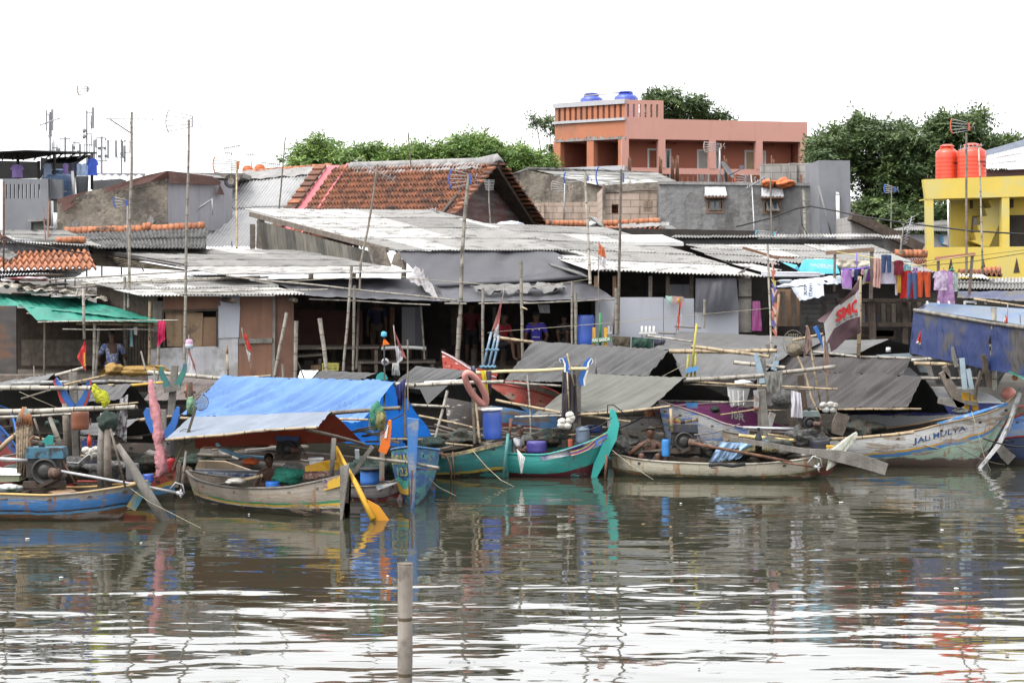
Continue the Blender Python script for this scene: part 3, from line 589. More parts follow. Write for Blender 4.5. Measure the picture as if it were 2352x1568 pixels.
mb=MB(); mb.slab([T4(145,552,70),T4(410,548,70),T4(410,715,70),T4(145,715,70)],(0,.2,0)); mb.slab([T4(413,548,70),T4(625,540,69.5),T4(625,730,69.5),T4(413,730,70)],(0,.2,0)); mb.bar(T4(412,545,69.9),T4(412,730,69.9),.25,.3)
mb.slab([T4(145,700,70.2),T4(625,700,70.2),T4(625,1100,70.2),T4(145,1100,70.2)],(0,4,0))
for a in (475,550): mb.slab([T4(a,640,69.6),T4(a+18,640,69.6),T4(a+18,718,69.6),T4(a,718,69.6)],(0,.05,0),1)
solo('block_wall','unfinished grey block wall on the roof beside the concrete tower','wall',mb,[m_blockg,m_ply2])
for lab,c_,x0_,w_ in (('long folded orange tarp lying on the grey parapet','g',250,175),('small orange tarp heap beside an antenna on the grey parapet','h',150,110)):
    mb=MB(); mb.blob(T4(x0_+w_/2,712,67.9),px(w_*T4.k/2,68),.3,px(38*T4.k,68),seg=22,rings=12,nz=.5); solo('folded_tarp',lab,'tarp',mb,M('orange_tarp',(.5,.13,.035),var=.3,sc=4,rough=.6,bump=.8,bsc=5))
# block gable house right of the tower, and the low grey roof behind
hg=thing('block_gable_house','low block house with a dark sagging roof edge right of the tower','house',T4(1150,1250,63.5))
mb=MB(); mb.slab([T4(905,990,63),T4(970,990,63),T4(1320,1170,63),T4(1420,1290,63),T4(905,1290,63)],(0,4,0)); mb.build('gable_wall',blockmat('dull_white_blocks',(.36,.35,.34),(.4,.39,.38),(.25,.24,.23),.6,.25,.01,.2),hg)
mb=MB(); mb.bar(T4(900,985,62.8),T4(1130,1090,62.8),.8,.28); mb.bar(T4(1100,1075,62.75),T4(1495,1258,62.6),.8,.3); mb.build('roof_edge',m_wooddk,hg)
hq=thing('shabby_house','shabby low house with posters between the gable and yellow house','house',T4(1500,1300,72))
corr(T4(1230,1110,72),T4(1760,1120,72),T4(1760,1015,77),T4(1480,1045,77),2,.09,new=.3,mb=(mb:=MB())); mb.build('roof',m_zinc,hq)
mb=MB(); mb.slab([T4(1380,1140,72.3),T4(1760,1140,72.3),T4(1760,1500,72.3),T4(1380,1500,72.3)],(0,4,0)); mb.build('wall',m_whitepanel,hq)
mb=MB(); mb.slab([T4(1640,1150,72.2),T4(1735,1150,72.2),T4(1735,1235,72.2),T4(1660,1220,72.2)],(0,.04,0)); mb.build('poster',M('blue_poster',(.1,.3,.5),c2=(.6,.6,.6),csc=2),hq)
mb=MB(); mb.tube([T4(1713,848,65.6),T4(1718,1250,65.6)],px(1.6,66),6); solo('steel_pipe','white steel pipe standing inside the yellow house gallery','pipe',mb,m_whitep)

# brick house with a grey sloped roof, white block house
hb=thing('old_brick_house','old brick gable house with a grey sheet roof below the orange building','house',T3(500,1300,76))
mb=MB(); mb.slab([T3(20,893,76),T3(180,838,76),T3(810,965,76),T3(815,1100,76),T3(330,1115,76),T3(190,1115,76)],(0,.25,0)); mb.build('gable_wall',m_plast,hb)
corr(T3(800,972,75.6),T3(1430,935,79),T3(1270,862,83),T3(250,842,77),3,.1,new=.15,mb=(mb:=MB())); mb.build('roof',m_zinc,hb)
mb=MB(); mb.tube([T3(178,826,76.5),T3(760,845,80),T3(1265,868,83)],px(4.5,78),6); mb.tube([T3(20,890,75.9),T3(178,832,75.9)],px(3,76),5); mb.build('ridge_cap',m_zinc_dk,hb)
mb=MB(); mb.slab([T3(190,1115,75.9),T3(820,1100,75.9),T3(820,1330,75.9),T3(190,1330,75.9)],(0,4,0)); mb.bar(T3(312,1110,75.8),T3(312,1330,75.8),px(22*T3.k,76),.2); mb.build('block_wall',m_block,hb)
hw=thing('white_block_house','unplastered white block house with a square hole and a lattice vent','house',T3(1050,1320,69))
x0=T3(820,0,69); W_=(T3(1297,0,69)-x0).x; zb=T3(0,1400,69).z; kk=lambda a:(T3(a,0,69)-x0).x; wz=lambda b_:T3(0,b_,69).z-zb
mb=MB(); mb.wall((x0.x,69,zb),(1,0,0),W_,wz(980),[(kk(1158),wz(1188),kk(1234),wz(1096)),(kk(890),wz(1203),kk(948),wz(1123))],.25,0); mb.slab([(x0.x,69.8,zb),(x0.x+W_,69.8,zb),(x0.x+W_,69.8,zb+wz(980)),(x0.x,69.8,zb+wz(980))],(0,4,0)); mb.build('wall',m_block,hw)
mb=MB(); mb.slab([T3(815,968,68.95),T3(1300,935,68.95),T3(1300,1010,68.95),T3(1130,1005,68.95),T3(835,1030,68.95)],(0,.1,0)); mb.bar(T3(826,960,68.9),T3(826,1400,68.9),px(22*T3.k,69),.2); mb.bar(T3(1282,940,68.9),T3(1282,1400,68.9),px(26*T3.k,69),.15); mb.build('cement_beam',m_plast,hw)
mb=MB(); 
for i in range(4):
    for j in range(5): q=T3(897+i*14.5,1131+j*16,69.1); mb.lathe([(.05,0),(.075,0),(.075,.1),(.05,.1)],q,(0,1,0),8)
mb.build('lattice_vent',m_tile_new,hw)
mb=MB(); [mb.tube([T3(a+dx,740+rnd.uniform(-30,10),92),T3(a+dx*.9,935,92)],.03,4) for a in (1040,1300,1400,1440,1845,2240) for dx in (-10,0,10)]
solo('rebar','bare rusty rebar rods rising in front of the orange building','rebar',mb,m_rust)
for lab,pts in (('satellite_dish',0),):
    dt=thing('satellite_dish','grey satellite dish tilted to the sky on the grey house parapet','satellite dish',T3(1810,985,68.6)); q=T3(1855,845,68.6); ax=Vector((.75,-.35,.55))
    mb=MB(); r_=px(24,68.6); mb.lathe([(r_*i/6,.16*r_*(i/6)**2) for i in range(7)]+[(r_,.14*r_),(0,-.03)],q,ax,seg=24); mb.build('dish',m_mast,dt)
    mb=MB(); mb.tube([q-ax*.05,T3(1835,880,68.7),T3(1840,930,68.7),T3(1805,990,68.7)],.05,6); mb.tube([T3(1880,880,68.5),T3(1975,828,68.1)],.025,5); mb.box(T3(1980,832,68.1),.12,.12,.14); mb.build('arm',m_mast,dt)
# ================= LEFT UPPER HOUSES
lh=thing('grey_slotted_house','grey rendered house with a slotted parapet under a black canopy','house',T1(220,1340,63))
x0=T1(20,0,62); zb=T1(0,1400,62).z; W_=(T1(405,0,62)-x0).x; kk=lambda a:(T1(a,0,62)-x0).x; wz=lambda b_:T1(0,b_,62).z-zb
mb=MB(); op=[(kk(50+34*i),wz(1073),kk(50+34*i+11),wz(955)) for i in range(9)]+[(kk(262),wz(1342),kk(368),wz(1275))]
mb.wall((x0.x,62,zb),(1,0,0),W_,wz(910),op,.15); mb.slab([T1(405,905,62),T1(412,905,62.2),T1(420,1330,62.2),T1(405,1340,62)],(0,.3,0)); mb.slab([T1(410,915,62.4),T1(522,918,62.4),T1(522,1080,62.4),T1(410,1080,62.4)],(0,.2,0)); mb.build('wall',m_conc2,lh)
mb=MB(); mb.slab([T1(420,1080,62.5),T1(490,1080,62.5),T1(490,1345,62.5),T1(420,1345,62.5)],(0,3,0)); mb.slab([T1(20,1080,63.4),T1(420,1080,63.4),T1(420,1400,63.4),T1(20,1400,63.4)],(0,.2,0)); mb.build('side_wall',m_cement,lh)
mb=MB(); mb.bar(T1(250,1262,61.8),T1(375,1255,61.8),.5,.08); mb.build('window_ledge',m_cement,lh)
mb=MB(); mb.slab([T1(264,1342,62.1),T1(366,1342,62.1),T1(366,1277,62.1),T1(264,1277,62.1)],(0,.04,0)); mb.build('window_pane',M('greenish_pane',(.14,.16,.13),rough=.3),lh)
for a,b_ in ((435,467),): mb=MB(); mb.tube([T1(435,1095,62.2),T1(438,1330,62.2)],.05,6); mb.tube([T1(467,1195,62.1),T1(467,1340,62.1)],.08,6); mb.build('drain_pipe',m_whitep,lh)
cn=thing('black_canopy','black shade net canopy on posts over the roof laundry','canopy',T1(300,900,64))
mb=MB(); f_=[T1(-60,690,62),T1(215,676,62),T1(810,694,62),T1(810,702,62),T1(470,708,63),T1(200,752,64.5),T1(-60,745,64.5)]; mb.slab(f_,(0,.03,.03)); mb.build('roof_net',m_black,cn)
mb=MB(); mb.slab([T1(-60,757,66),T1(330,768,66),T1(345,905,66),T1(-60,915,66)],(0,.03,0)); cloth(T1(340,780,64),T1(640,790,64),T1(770,710,64),T1(440,735,64),.1,4,0,.45,20,8,3,mb); mb.slab([T1(735,710,64.05),T1(775,712,64.05),T1(770,800,64.05),T1(735,800,64.05)],(0,.03,0)); mb.slab([T1(340,730,65),T1(640,790,65),T1(640,900,65),T1(340,900,65)],(0,.03,0)); mb.build('side_net',m_black,cn)
for a,b0 in ((150,690),(770,700),(455,705),(325,760)): mb=MB(); mb.tube([T1(a,b0,63.2),T1(a,1000,63.2)],.05,6); mb.build('post',m_dark,cn)
for i in range(8): 
    mb=MB(); mb.tube([T1(40+i*100,690,62.2),T1(20+i*88,752,64.4)],.03,4); mb.build('rafter',m_dark,cn)
m_tb=M('dull_blue_tank',(.09,.15,.27),var=.1,rough=.5); q=T1(483,1075,63.6)
tank('large dull blue water tank behind the slotted parapet',(q.x,q.y,q.z-.2),px(134*T1.k,63.6),px(300*T1.k,63.6),m_tb,words=[('PENGUIN',.35,.8,.34,.38,m_whitep)])
mb=MB(); q=T1(688,1035,63.2); mb.lathe([(0,0),(px(13,63),0),(px(15,63),px(38,63)),(px(15.5,63),px(40,63)),(0,px(41,63))],q,seg=20); solo('drum','grey plastic drum beside the dull blue tank','drum',mb,M('grey_drum',(.16,.17,.19),rough=.6))
mb=MB(); mb.tube([T1(605,845,62.9),T1(622,1035,62.9)],.05,6); solo('overflow_pipe','white pipe leaning against the dull blue tank','pipe',mb,m_whitep)
mb=MB(); mb.slab([T1(770,925,66),T1(1008,910,66),T1(1008,990,66),T1(770,1005,66)],(0,1.,0)); solo('dark_parapet','dark grey parapet wall behind the plaster gable','wall',mb,M('dark_parapet_paint',(.09,.09,.095)))
hf=thing('far_tiled_house','far house with a pale ridged roof behind the plaster gable','house',T1(950,1000,70)); corr(T1(735,920,70),T1(1240,920,70),T1(1215,878,73),T1(760,878,73),1,.3,.04,new=.8,mb=(mb:=MB())); mb.build('roof',m_zinc_wt,hf); mb=MB(); mb.bar(T1(760,876,73),T1(1215,880,73),.2,.12); mb.build('ridge_cap',m_conc2,hf)
# laundry on that roof
m_purple=M('purple_cloth',(.25,.17,.42),var=.2,sc=5,rough=.9); m_bluecl=M('blue_cloth',(.05,.1,.42),var=.2,rough=.9); m_paleb=M('pale_blue_cloth',(.3,.36,.5),var=.2,rough=.9)
def shirt(mb,fr,cx,y0,y1,w,Y,slv=.5,seed=0,flare=1.15,bend=0):
    """hanging shirt: body and two sleeves, a real folded sheet with front and back"""
    def pt(x,y,d): return fr(cx+x+bend*(y-y0),y,Y)+Vector((0,d,0))
    h=y1-y0
    for d in (-.03,.03):
        def fn(u,v):
            ww=w*(.5+(.5*flare-.5)*v) ; yy=y0+h*v; q=pt((2*u-1)*ww,yy+(h*.07*abs(2*u-1)**2 if v<.2 else 0),d*math.sin(math.pi*u)); q.y+=.03*noise.noise(Vector((u*5,v*2+seed,d*9))); return q
        mb.grid(fn,10,8)
        for s_ in (-1,1):
            mb.face([pt(s_*w*.46,y0+h*.04,d*.5),pt(s_*w*(.5+slv*.5),y0+h*(.28+slv*.15),d),pt(s_*w*(.36+slv*.4),y0+h*(.36+slv*.15),d),pt(s_*w*.46,y0+h*.26,d*.5)])
GC='laundry under the black canopy'
def garment(label,fr,cx,y0,y1,w,Y,mat,group,slv=.5,cat='shirt',name='hanging_shirt',**k):
    mb=MB(); shirt(mb,fr,cx,y0,y1,w,Y,slv,seed=cx,**k); return solo(name,label,cat,mb,mat,group)
garment('lilac shirt hanging from a post under the black canopy',T1,145,790,900,80,63.0,m_purple,GC)
garment('bright blue shirt at the end of the canopy laundry',T1,775,738,882,70,62.6,M('royal_cloth',(.045,.1,.5),rough=.9),GC)
for i,(a,b_,w,mt,lab) in enumerate(((400,900,60,m_paleb,'faded blue garment behind the dull blue tank'),(550,870,40,m_purple,'purple garment right above the tank lid'),(625,880,36,M('navy_cloth',(.03,.035,.08)),'navy garment hanging beside the tank'),(665,885,40,m_paleb,'pale striped garment left of the bright blue shirt'),(712,885,48,M('light_blue_cloth',(.3,.4,.6)),'light blue trousers next to the bright blue shirt'))):
    garment(lab,T1,a,780,b_,w,63.2,mt,GC,.2)
# plaster gable house
hp=thing('plaster_gable_house','house with a rough plaster gable and torn brown tarp along its roof','house',T1(1200,1350,61))
mb=MB(); mb.slab([T1(480,1110,59),T1(620,1050,59),T1(740,1015,59),T1(880,985,59),T1(1100,930,59),T1(1402,880,59),T1(1405,1345,59),T1(480,1345,59)],(0,.3,0)); mb.build('gable_wall',m_plast,hp)
mb=MB(); mb.slab([T1(1402,900,59.05),T1(1935,930,62.5),T1(1935,1345,62.5),T1(1405,1345,59.05)],(0,.3,0)); mb.build('side_wall',m_conc3,hp)
mb=MB(); mb.slab([T1(1850,880,63),T1(2030,875,63),T1(1885,1090,63),T1(1850,1100,63)],(0,.2,0)); mb.build('back_wall',m_plast,hp)
mb=MB()
for poly,d in (([(880,985),(1100,918),(1250,875),(1405,842),(1420,905),(1250,940),(1100,975),(890,1022)],-.25),([(1405,842),(1470,850),(1560,860),(1780,890),(1850,935),(1840,962),(1700,960),(1560,950),(1412,948),(1418,905)],-.3),([(480,1085),(560,1055),(735,1012),(640,1060),(590,1120),(655,1110),(540,1182),(520,1175),(515,1100),(482,1120)],-.2),([(1840,955),(1880,1045),(1815,1040)],-.3)):
    mb.slab([T1(a,b_,59+d+(max(0,a-1402)/530*3.4)) for a,b_ in poly],(0,.08,0))
mb.build('roof_tarp',m_browntarp,hp)
mb=MB(); mb.slab([T1(1402,850,59.5),T1(1560,858,62),T1(2040,862,64),T1(2040,900,64),T1(1900,905,63),T1(1405,880,59.5)],(0,4,0)); mb.build('roof_slab',m_cement,hp)
for a,b_ in ((628,1290),(1262,1262)):
    mb=MB(); mb.slab([T1(a-32,b_,58.97),T1(a,b_-48,58.97),T1(a+32,b_,58.97),T1(a,b_+48,58.97)],(0,.05,0)); mb.build('diamond_vent',m_cement,hp)
mb=MB(); [mb.lathe([(px(12,61)*k,-.02),(px(12,61)*k+.02,0),(px(12,61)*k,.02)],T1(1935,930,61.5),(0,1,0),14) for k in (.7,.9,1.1,1.25)]; solo('cable_coil','coil of black cable hung beside the steep white roof','cable',mb,m_cable)
GO='orange tanks far behind the steep roof'
for lab,a,b_ in (('orange water tank lid far behind the steep roof, nearer the antenna',2075,820),('orange water tank lid on the white ridge far behind',2175,810)):
    q=T1(a,b_+70,80); tank(lab,(q.x,80,q.z),px(12.5,80),px(25,80),M('orange_tank_plastic',(.62,.13,.03),rough=.5),GO)
# dark sheet roof with orange ridge tiles
hd=thing('dark_roofed_house','house with a dark sheet roof and a line of orange ridge tiles','house',T1(1100,1480,57))
corr(P(195,572,54.5),P(470,572,54.5),P(478,523,58),P(150,535,58),2,.12,.025,new=.1,mb=(mb:=MB())); mb.build('roof',m_zinc_dk,hd)
mb=MB(); ridge(mb,T1(545,1352,58),T1(1190,1335,58),13,.13); ridge(mb,T1(1200,1320,58),T1(1265,1312,58),2,.13); ridge(mb,T1(1270,1334,58),T1(1710,1308,58),9,.13); mb.build('ridge_tiles',m_tile_new,hd)
mb=MB(); mb.slab([P(150,537,58.1),P(470,530,58.1),P(470,600,58.1),P(150,600,58.1)],(0,.3,0)); mb.build('wall',m_plast,hd)
hc=thing('grey_roofed_house','low house with a plain grey sheet roof beneath the slotted house','house',T1(300,1480,57))
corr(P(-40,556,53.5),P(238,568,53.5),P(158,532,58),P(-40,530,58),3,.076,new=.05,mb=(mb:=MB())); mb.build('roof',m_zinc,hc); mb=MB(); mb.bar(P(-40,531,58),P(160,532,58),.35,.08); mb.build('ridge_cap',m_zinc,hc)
ht=thing('tiled_shack','shack with large orange clay tiles and a pale blue wall strip','house',P(90,600,53))
tiles(P(-30,619,51.5),P(222,618,51.5),P(200,572,53.8),P(-30,580,53.8),3,17,.05,.08,.15,mb=(mb:=MB())); mb.build('roof',m_tile_new,ht)
mb=MB(); mb.slab([P(-30,590,53.9),P(205,590,53.9),P(190,552,53.9),P(-30,549,53.9)],(0,.3,0)); mb.build('wall',M('pale_blue_render',(.3,.33,.38),c2=(.14,.13,.12),ca=.35,csc=1.5,streak=.4),ht)
mb=MB(); mb.slab([P(8,572,53.5),P(40,590,52.8),P(20,602,52.2),P(-5,585,52.9)],(0,0,.06)); mb.build('dark_patch',m_zinc_dk,ht); mb=MB(); ridge(mb,P(-20,550,53.9),P(10,549,53.9),3,.1); ridge(mb,P(130,552,53.9),P(195,551,53.9),5,.09); mb.build('ridge_tiles',m_tile_new,ht)

# ================= STEEP WHITE ROOF + TILED ROOF HOUSE
hs_=thing('steep_roofed_house','house with a steep pale sheet roof beside the red tiled roof','house',P(600,600,63))
corr(P(437,568,60.5),P(636,568,60.5),P(762,386,66),P(562,402,66.3),2,.11,.022,new=1.,sheet=10,mb=(mb:=MB())); mb.build('roof',M('steep_sheet',(.30,.30,.30),tint=(.42,.42,.42),var=.06,c2=(.24,.24,.24),ca=.25,csc=.8,rough=.6),hs_)
mb=MB(); f_=bilin(P(545,418,65.7),P(752,402,65.6),P(764,384,66.2),P(560,398,66.4)); mb.grid(lambda u,v:f_(u,v)+Vector((0,-.06+.05*noise.noise(Vector((u*14,v*3,1))),.06+.06*noise.noise(Vector((u*9,v*4,5))))),40,5); mb.build('cement_ridge',m_cement,hs_); mb=MB(); ridge(mb,P(565,397,66.5),P(760,383,66.3),14,.11); mb.build('ridge_tiles',m_tile_new,hs_)
hr=thing('red_tiled_house','house with a weathered red clay tile roof and a dark boarded gable','house',P(1000,560,64))
tl,tr,bl,br=P(770,386,65),P(1132,374,63.3),P(640,568,60.3),P(985,568,58.0)
tiles(bl,br,tr,tl,14,46,.055,.08,.33,mb=(mb:=MB())); mb.build('roof',m_tile,hr)
mb=MB(); f_=bilin(P(800,412,64.2),P(1105,392,62.9),P(1140,371,63.4),P(800,382,65.1))
mb.grid(lambda u,v:f_(u,v)+Vector((0,-.05,.09+.07*noise.noise(Vector((u*22,v*3,1)))-.05*(1-v)*abs(noise.noise(Vector((u*30,2,3)))))),60,6); mb.tube([P(805+i*335/12,384-i*.95,64.9-i*.13) for i in range(13)],.16,8); mb.tube([P(1095,378,63.4),P(1142,370,63.2),P(1145,378,63.1)],[.2,.24,.2],8); mb.build('cement_ridge',m_cement,hr)
m_pink=M('pink_paint',(.52,.13,.15),var=.15,rough=.7,streak=.3,dirt=(.35,.1,.1))
mb=MB(); mb.bar(P(768,384,65.3),P(655,545,60.9),.42,.14); mb.build('valley_gutter',m_pink,hr)
mb=MB(); n_=12
for k in (-1,1):
    for i in range(n_):
        a=P(768,384,65.2).lerp(P(655,545,60.8),(i+.1)/n_); c_=P(768,384,65.2).lerp(P(655,545,60.8),(i+1.05)/n_); o_=Vector((k*.42,0,.05)); mb.bar(a+o_,c_+o_+Vector((0,0,.05)),.36,.1,0,rnd.random())
mb.build('valley_tiles',m_tile,hr); mb=MB(); mb.bar(P(778,385,65.1)+Vector((.3,0,.1)),P(668,545,60.7)+Vector((.35,0,.1)),.07,.1); mb.build('pink_flashing',m_pink,hr)
ap,fl_,bk=P(1141,376,63.2),P(1020,520,58.9),P(1240,522,66.8); mb=MB(); mb.slab([ap+Vector((-.5,.2,-.15)),fl_+Vector((-.3,.3,0)),fl_+Vector((-.3,.3,-2)),bk+Vector((-.3,.3,-2)),bk+Vector((-.3,0,0))],(-.1,.2,0)); mb.build('gable_boards',M('dark_gable_boards',(.045,.03,.027),c2=(.09,.03,.025),ca=.45,csc=.9,var=.4,streak=.6,dirt=(.2,.2,.2),st=(1,1,8)),hr)
mb=MB(); tiles(bk+Vector((.3,-.4,-.05)),bk+Vector((-2,1,0)),ap+Vector((-2,1.,.1)),ap+Vector((.15,-.3,.05)),16,6,.03,.1,.6,mb=mb); mb.build('far_slope',m_tile,hr)
mb=MB(); 
for i in range(15):
    a=ap.lerp(bk,(i+.05)/15)+Vector((.12,-.25,0)); c_=ap.lerp(bk,(i+1.1)/15)+Vector((.12,-.25,.0)); mb.bar(a+Vector((0,0,-.02)),c_+Vector((0,0,.09)),.3,.06,0,rnd.random())
for i in range(14):
    a=ap.lerp(fl_,(i+.05)/14)+Vector((.0,-.05,0)); c_=ap.lerp(fl_,(i+1.1)/14)+Vector((.0,-.05,0)); mb.bar(a+Vector((0,0,.02)),c_+Vector((0,0,.1)),.22,.06,0,rnd.random())
mb.build('verge_tiles',m_tile,hr)
mb=MB(); mb.bar(ap+Vector((-.2,-.2,-.1)),bk+Vector((-.3,-.2,-.1)),.5,.12); mb.bar(ap+Vector((-.6,0,-.3)),fl_+Vector((-.4,0,-.1)),.1,.25); mb.build('barge_board',m_wooddk,hr)

# ================= CENTRAL SHEET ROOFS
ch=thing('central_shack','wide shack with a pale sloping sheet roof and stained sheet side wall','house',P(950,640,55))
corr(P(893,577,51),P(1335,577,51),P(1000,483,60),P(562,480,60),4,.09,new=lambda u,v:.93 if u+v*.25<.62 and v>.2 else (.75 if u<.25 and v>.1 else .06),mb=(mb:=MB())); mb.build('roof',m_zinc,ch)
mb=MB(); f1=[P(590,497,58.7),P(885,576,51.2)]; 
def sidef(u,v):
    top=f1[0].lerp(f1[1],u); bot=P(597,572,58.7).lerp(P(893,612,51.2),u); q=bot.lerp(top+Vector((0,0,-.12)),v); return q+Vector((0,0,0))+Vector((-.5,-.86,0))*(.03*math.sin(u*2*math.pi*80))
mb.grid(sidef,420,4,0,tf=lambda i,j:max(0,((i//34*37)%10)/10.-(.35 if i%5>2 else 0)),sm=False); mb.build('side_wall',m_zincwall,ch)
mb=MB(); mb.bar(P(575,492,59.2),P(890,574,51.1),.08,.14); mb.bar(P(600,497,58.6),P(597,572,58.6),.2,.12); mb.bar(P(580,515,58.9),P(580,572,58.9),.14,.1); mb.build('timber_frame',m_wood,ch)
mb=MB(); mb.slab([P(842,562,51.6),P(886,573,51),P(900,612,51),P(855,607,51.6)],(0,.03,0)); mb.build('loose_board',m_plast,ch); mb=MB(); mb.slab([P(898,607,50.6),P(905,585,50.6),P(918,575,50.6),P(928,617,50.6)],(0,.03,0)); mb.build('loose_board',m_plast,ch)
rh=thing('wide_shack','shack with a grey roof stepping down to a bright white lower sheet','house',P(1500,690,52))
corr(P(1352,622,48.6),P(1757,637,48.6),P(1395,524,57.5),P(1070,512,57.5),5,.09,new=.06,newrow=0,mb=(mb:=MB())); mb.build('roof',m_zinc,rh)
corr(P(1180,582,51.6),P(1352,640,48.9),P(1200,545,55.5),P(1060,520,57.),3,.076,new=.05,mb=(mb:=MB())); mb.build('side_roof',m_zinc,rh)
mb=MB(); mb.slab([P(1430,563,53.6),P(1570,565,53.6),P(1520,547,55.4),P(1425,548,55.4)],(0,0,.1)); mb.build('new_sheet',m_zinc_wt,rh)
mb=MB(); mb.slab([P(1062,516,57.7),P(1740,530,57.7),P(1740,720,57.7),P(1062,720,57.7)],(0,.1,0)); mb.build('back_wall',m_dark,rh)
mb=MB(); mb.bar(P(1080,521,57.4),P(1388,526,57.4),.3,.1); mb.build('ridge_cap',m_zinc_wt,rh)
# tile remnant and junk on the ridge
hx=thing('low_tiled_house','low house with a short run of orange tiles before the block house','house',T3(1150,1400,62))
tiles(T3(990,1430,60.5),T3(1400,1430,60.5),T3(1290,1310,62.5),T3(820,1310,62.5),3,11,.05,.08,.2,mb=(mb:=MB())); mb.build('roof',m_tile_new,hx); mb=MB(); ridge(mb,T3(340,1283,62.6),T3(690,1290,62.6),9,.1); ridge(mb,T3(820,1285,62.5),T3(1290,1262,62.5),11,.1); mb.build('ridge_tiles',m_tile_new,hx)
mb=MB(); f_=bilin(T3(950,1330,62),T3(1370,1300,62),T3(1370,1275,62.4),T3(940,1290,62.4)); mb.grid(lambda u,v:f_(u,v)+Vector((0,-.1,.08*noise.noise(Vector((u*14,v*3,0))))),24,4); mb.build('mortar_edge',m_cement,hx)
corr(T3(1400,1405,61.5),T3(1490,1392,61.5),T3(1400,1298,63.3),T3(1335,1310,63.3),1,.1,.02,new=0,mb=(mb:=MB())); mb.build('side_sheet',m_zinc,hx)
mb=MB(); mb.slab([T3(340,1305,62.8),T3(830,1300,62.8),T3(830,1340,62.8),T3(340,1340,62.8)],(0,.5,0)); mb.build('wall',m_cement,hx)
for lab,a,b_,w,h,mt in (('crumpled white tarp beside the tiled gable foot',2160,925,210,38,m_whitep),):
    mb=MB(); mb.blob(T2(a,b_+20,58.4),px(w*T2.k/2,58),.4,px(h*T2.k,58),seg=20,rings=8,nz=.3); solo('white_tarp',lab,'tarp',mb,M('pale_tarp',(.5,.53,.6),rough=.5,bump=.8,bsc=4))
mb=MB(); mb.blob(T3(735,1292,58.6),px(10,58),.3,px(8,58),nz=.4); solo('plastic_bag','white plastic bag lying by the bent roof sheet','bag',mb,m_whitep)
mb=MB(); f_=bilin(T3(780,1312,58.5),T3(830,1318,58.5),T3(770,1245,58.6),T3(690,1220,58.6)); mb.grid(lambda u,v:f_(u,v)+Vector((0,-.2*math.sin(u*3),.03*math.sin(u*30))),10,6); solo('bent_sheet','bent grey roofing sheet sticking up on the ridge','sheet',mb,m_zinc,solid=.01)
# right: dark fascia roof and laundry roof
fh=thing('dark_fascia_house','house with a long low sheet roof over a dark timber fascia','house',P(1800,575,57))
corr(P(1540,548,56),P(2035,546,56),P(2020,538,59),P(1560,538,59),1,.09,.02,new=.2,mb=(mb:=MB())); corr(T4(1150,1175,61),T4(1320,1185,61),T4(1320,1150,62),T4(1150,1150,62),1,.09,mb=mb); mb.build('roof',m_zinc,fh)
mb=MB(); mb.slab([P(1545,549,56.2),P(2030,549,56.2),P(2025,566,56.2),P(1800,566,56.3),P(1560,564,56.2)],(0,.1,0)); mb.slab([P(1540,560,58),P(2030,560,58),P(2030,640,58),P(1540,640,58)],(0,.2,0),0); mb.build('fascia',M('dark_grey_board',(.085,.083,.085),var=.3,streak=.5,dirt=(.16,.15,.15)),fh)
lr=thing('laundry_roof_house','house with a broad pale sheet roof behind the laundry line','house',P(1900,640,53))
corr(P(1705,598,51.5),P(2150,628,50.),P(2005,563,55.5),P(1575,562,55.5),3,.09,new=.35,mb=(mb:=MB())); mb.build('roof',m_zinc,lr)
corr(P(1660,600,50.6),P(1790,610,50.),P(1720,575,53.2),P(1585,570,53.2),2,.09,new=.1,mb=(mb:=MB())); corr(P(1755,628,49.),P(1795,622,49.),P(1700,600,51.),P(1660,600,51.),1,.09,mb=mb); mb.build('side_roof',m_zinc,lr)
mb=MB(); mb.bar(M4(0,195,51.),M4(290,280,50.4),.1,.06); mb.bar(M4(230,270,50.5),M4(420,280,50.2),.12,.05); mb.build('rusty_batten',m_rust,lr)
mb=MB(); mb.tube([M4(-300,530,49.4),M4(0,430,49.2)],.05,5); mb.build('pole',b_grey,lr)
# right edge low roofs below the yellow house
re_=thing('low_pale_house','low house with pale sheet roofs at the foot of the yellow house','house',P(2250,680,53))
corr(P(2190,664,50.5),P(2420,668,50.5),P(2420,637,53),P(2190,640,53),2,.09,new=.4,mb=(mb:=MB())); corr(M4(1790,440,52.5),M4(2080,468,52.),M4(2010,420,53.5),M4(1790,410,53.5),1,.09,new=.9,mb=mb); mb.build('roof',m_zinc,re_)
tiles(M4(1790,412,53.8),M4(2170,425,53.8),M4(2150,380,54.8),M4(1870,392,54.8),1,9,.06,.08,.1,mb=(mb:=MB())); ridge(mb,M4(2000,392,54.9),M4(2150,380,54.9),4,.1); mb.build('tile_edge',m_tile_new,re_)
mb=MB(); mb.slab([M4(1930,430,53.9),M4(2170,440,53.9),M4(2120,385,54),M4(1930,410,54)],(0,.05,0)); mb.slab([P(2150,690,52.8),P(2420,690,52.8),P(2420,640,53),P(2150,640,53)],(0,.1,0)); mb.build('wall',m_dark,re_)
tiles(T4(1390,1400,58),T4(1535,1410,58),T4(1535,1345,60),T4(1400,1345,60),2,7,.05,.08,.3,mb=(mb:=MB())); ridge(mb,T4(1270,1300,61),T4(1535,1305,61),7,.13); solo('tile_stub','short clay tiled roof stub against the yellow wall','roof',mb,m_tile_new)
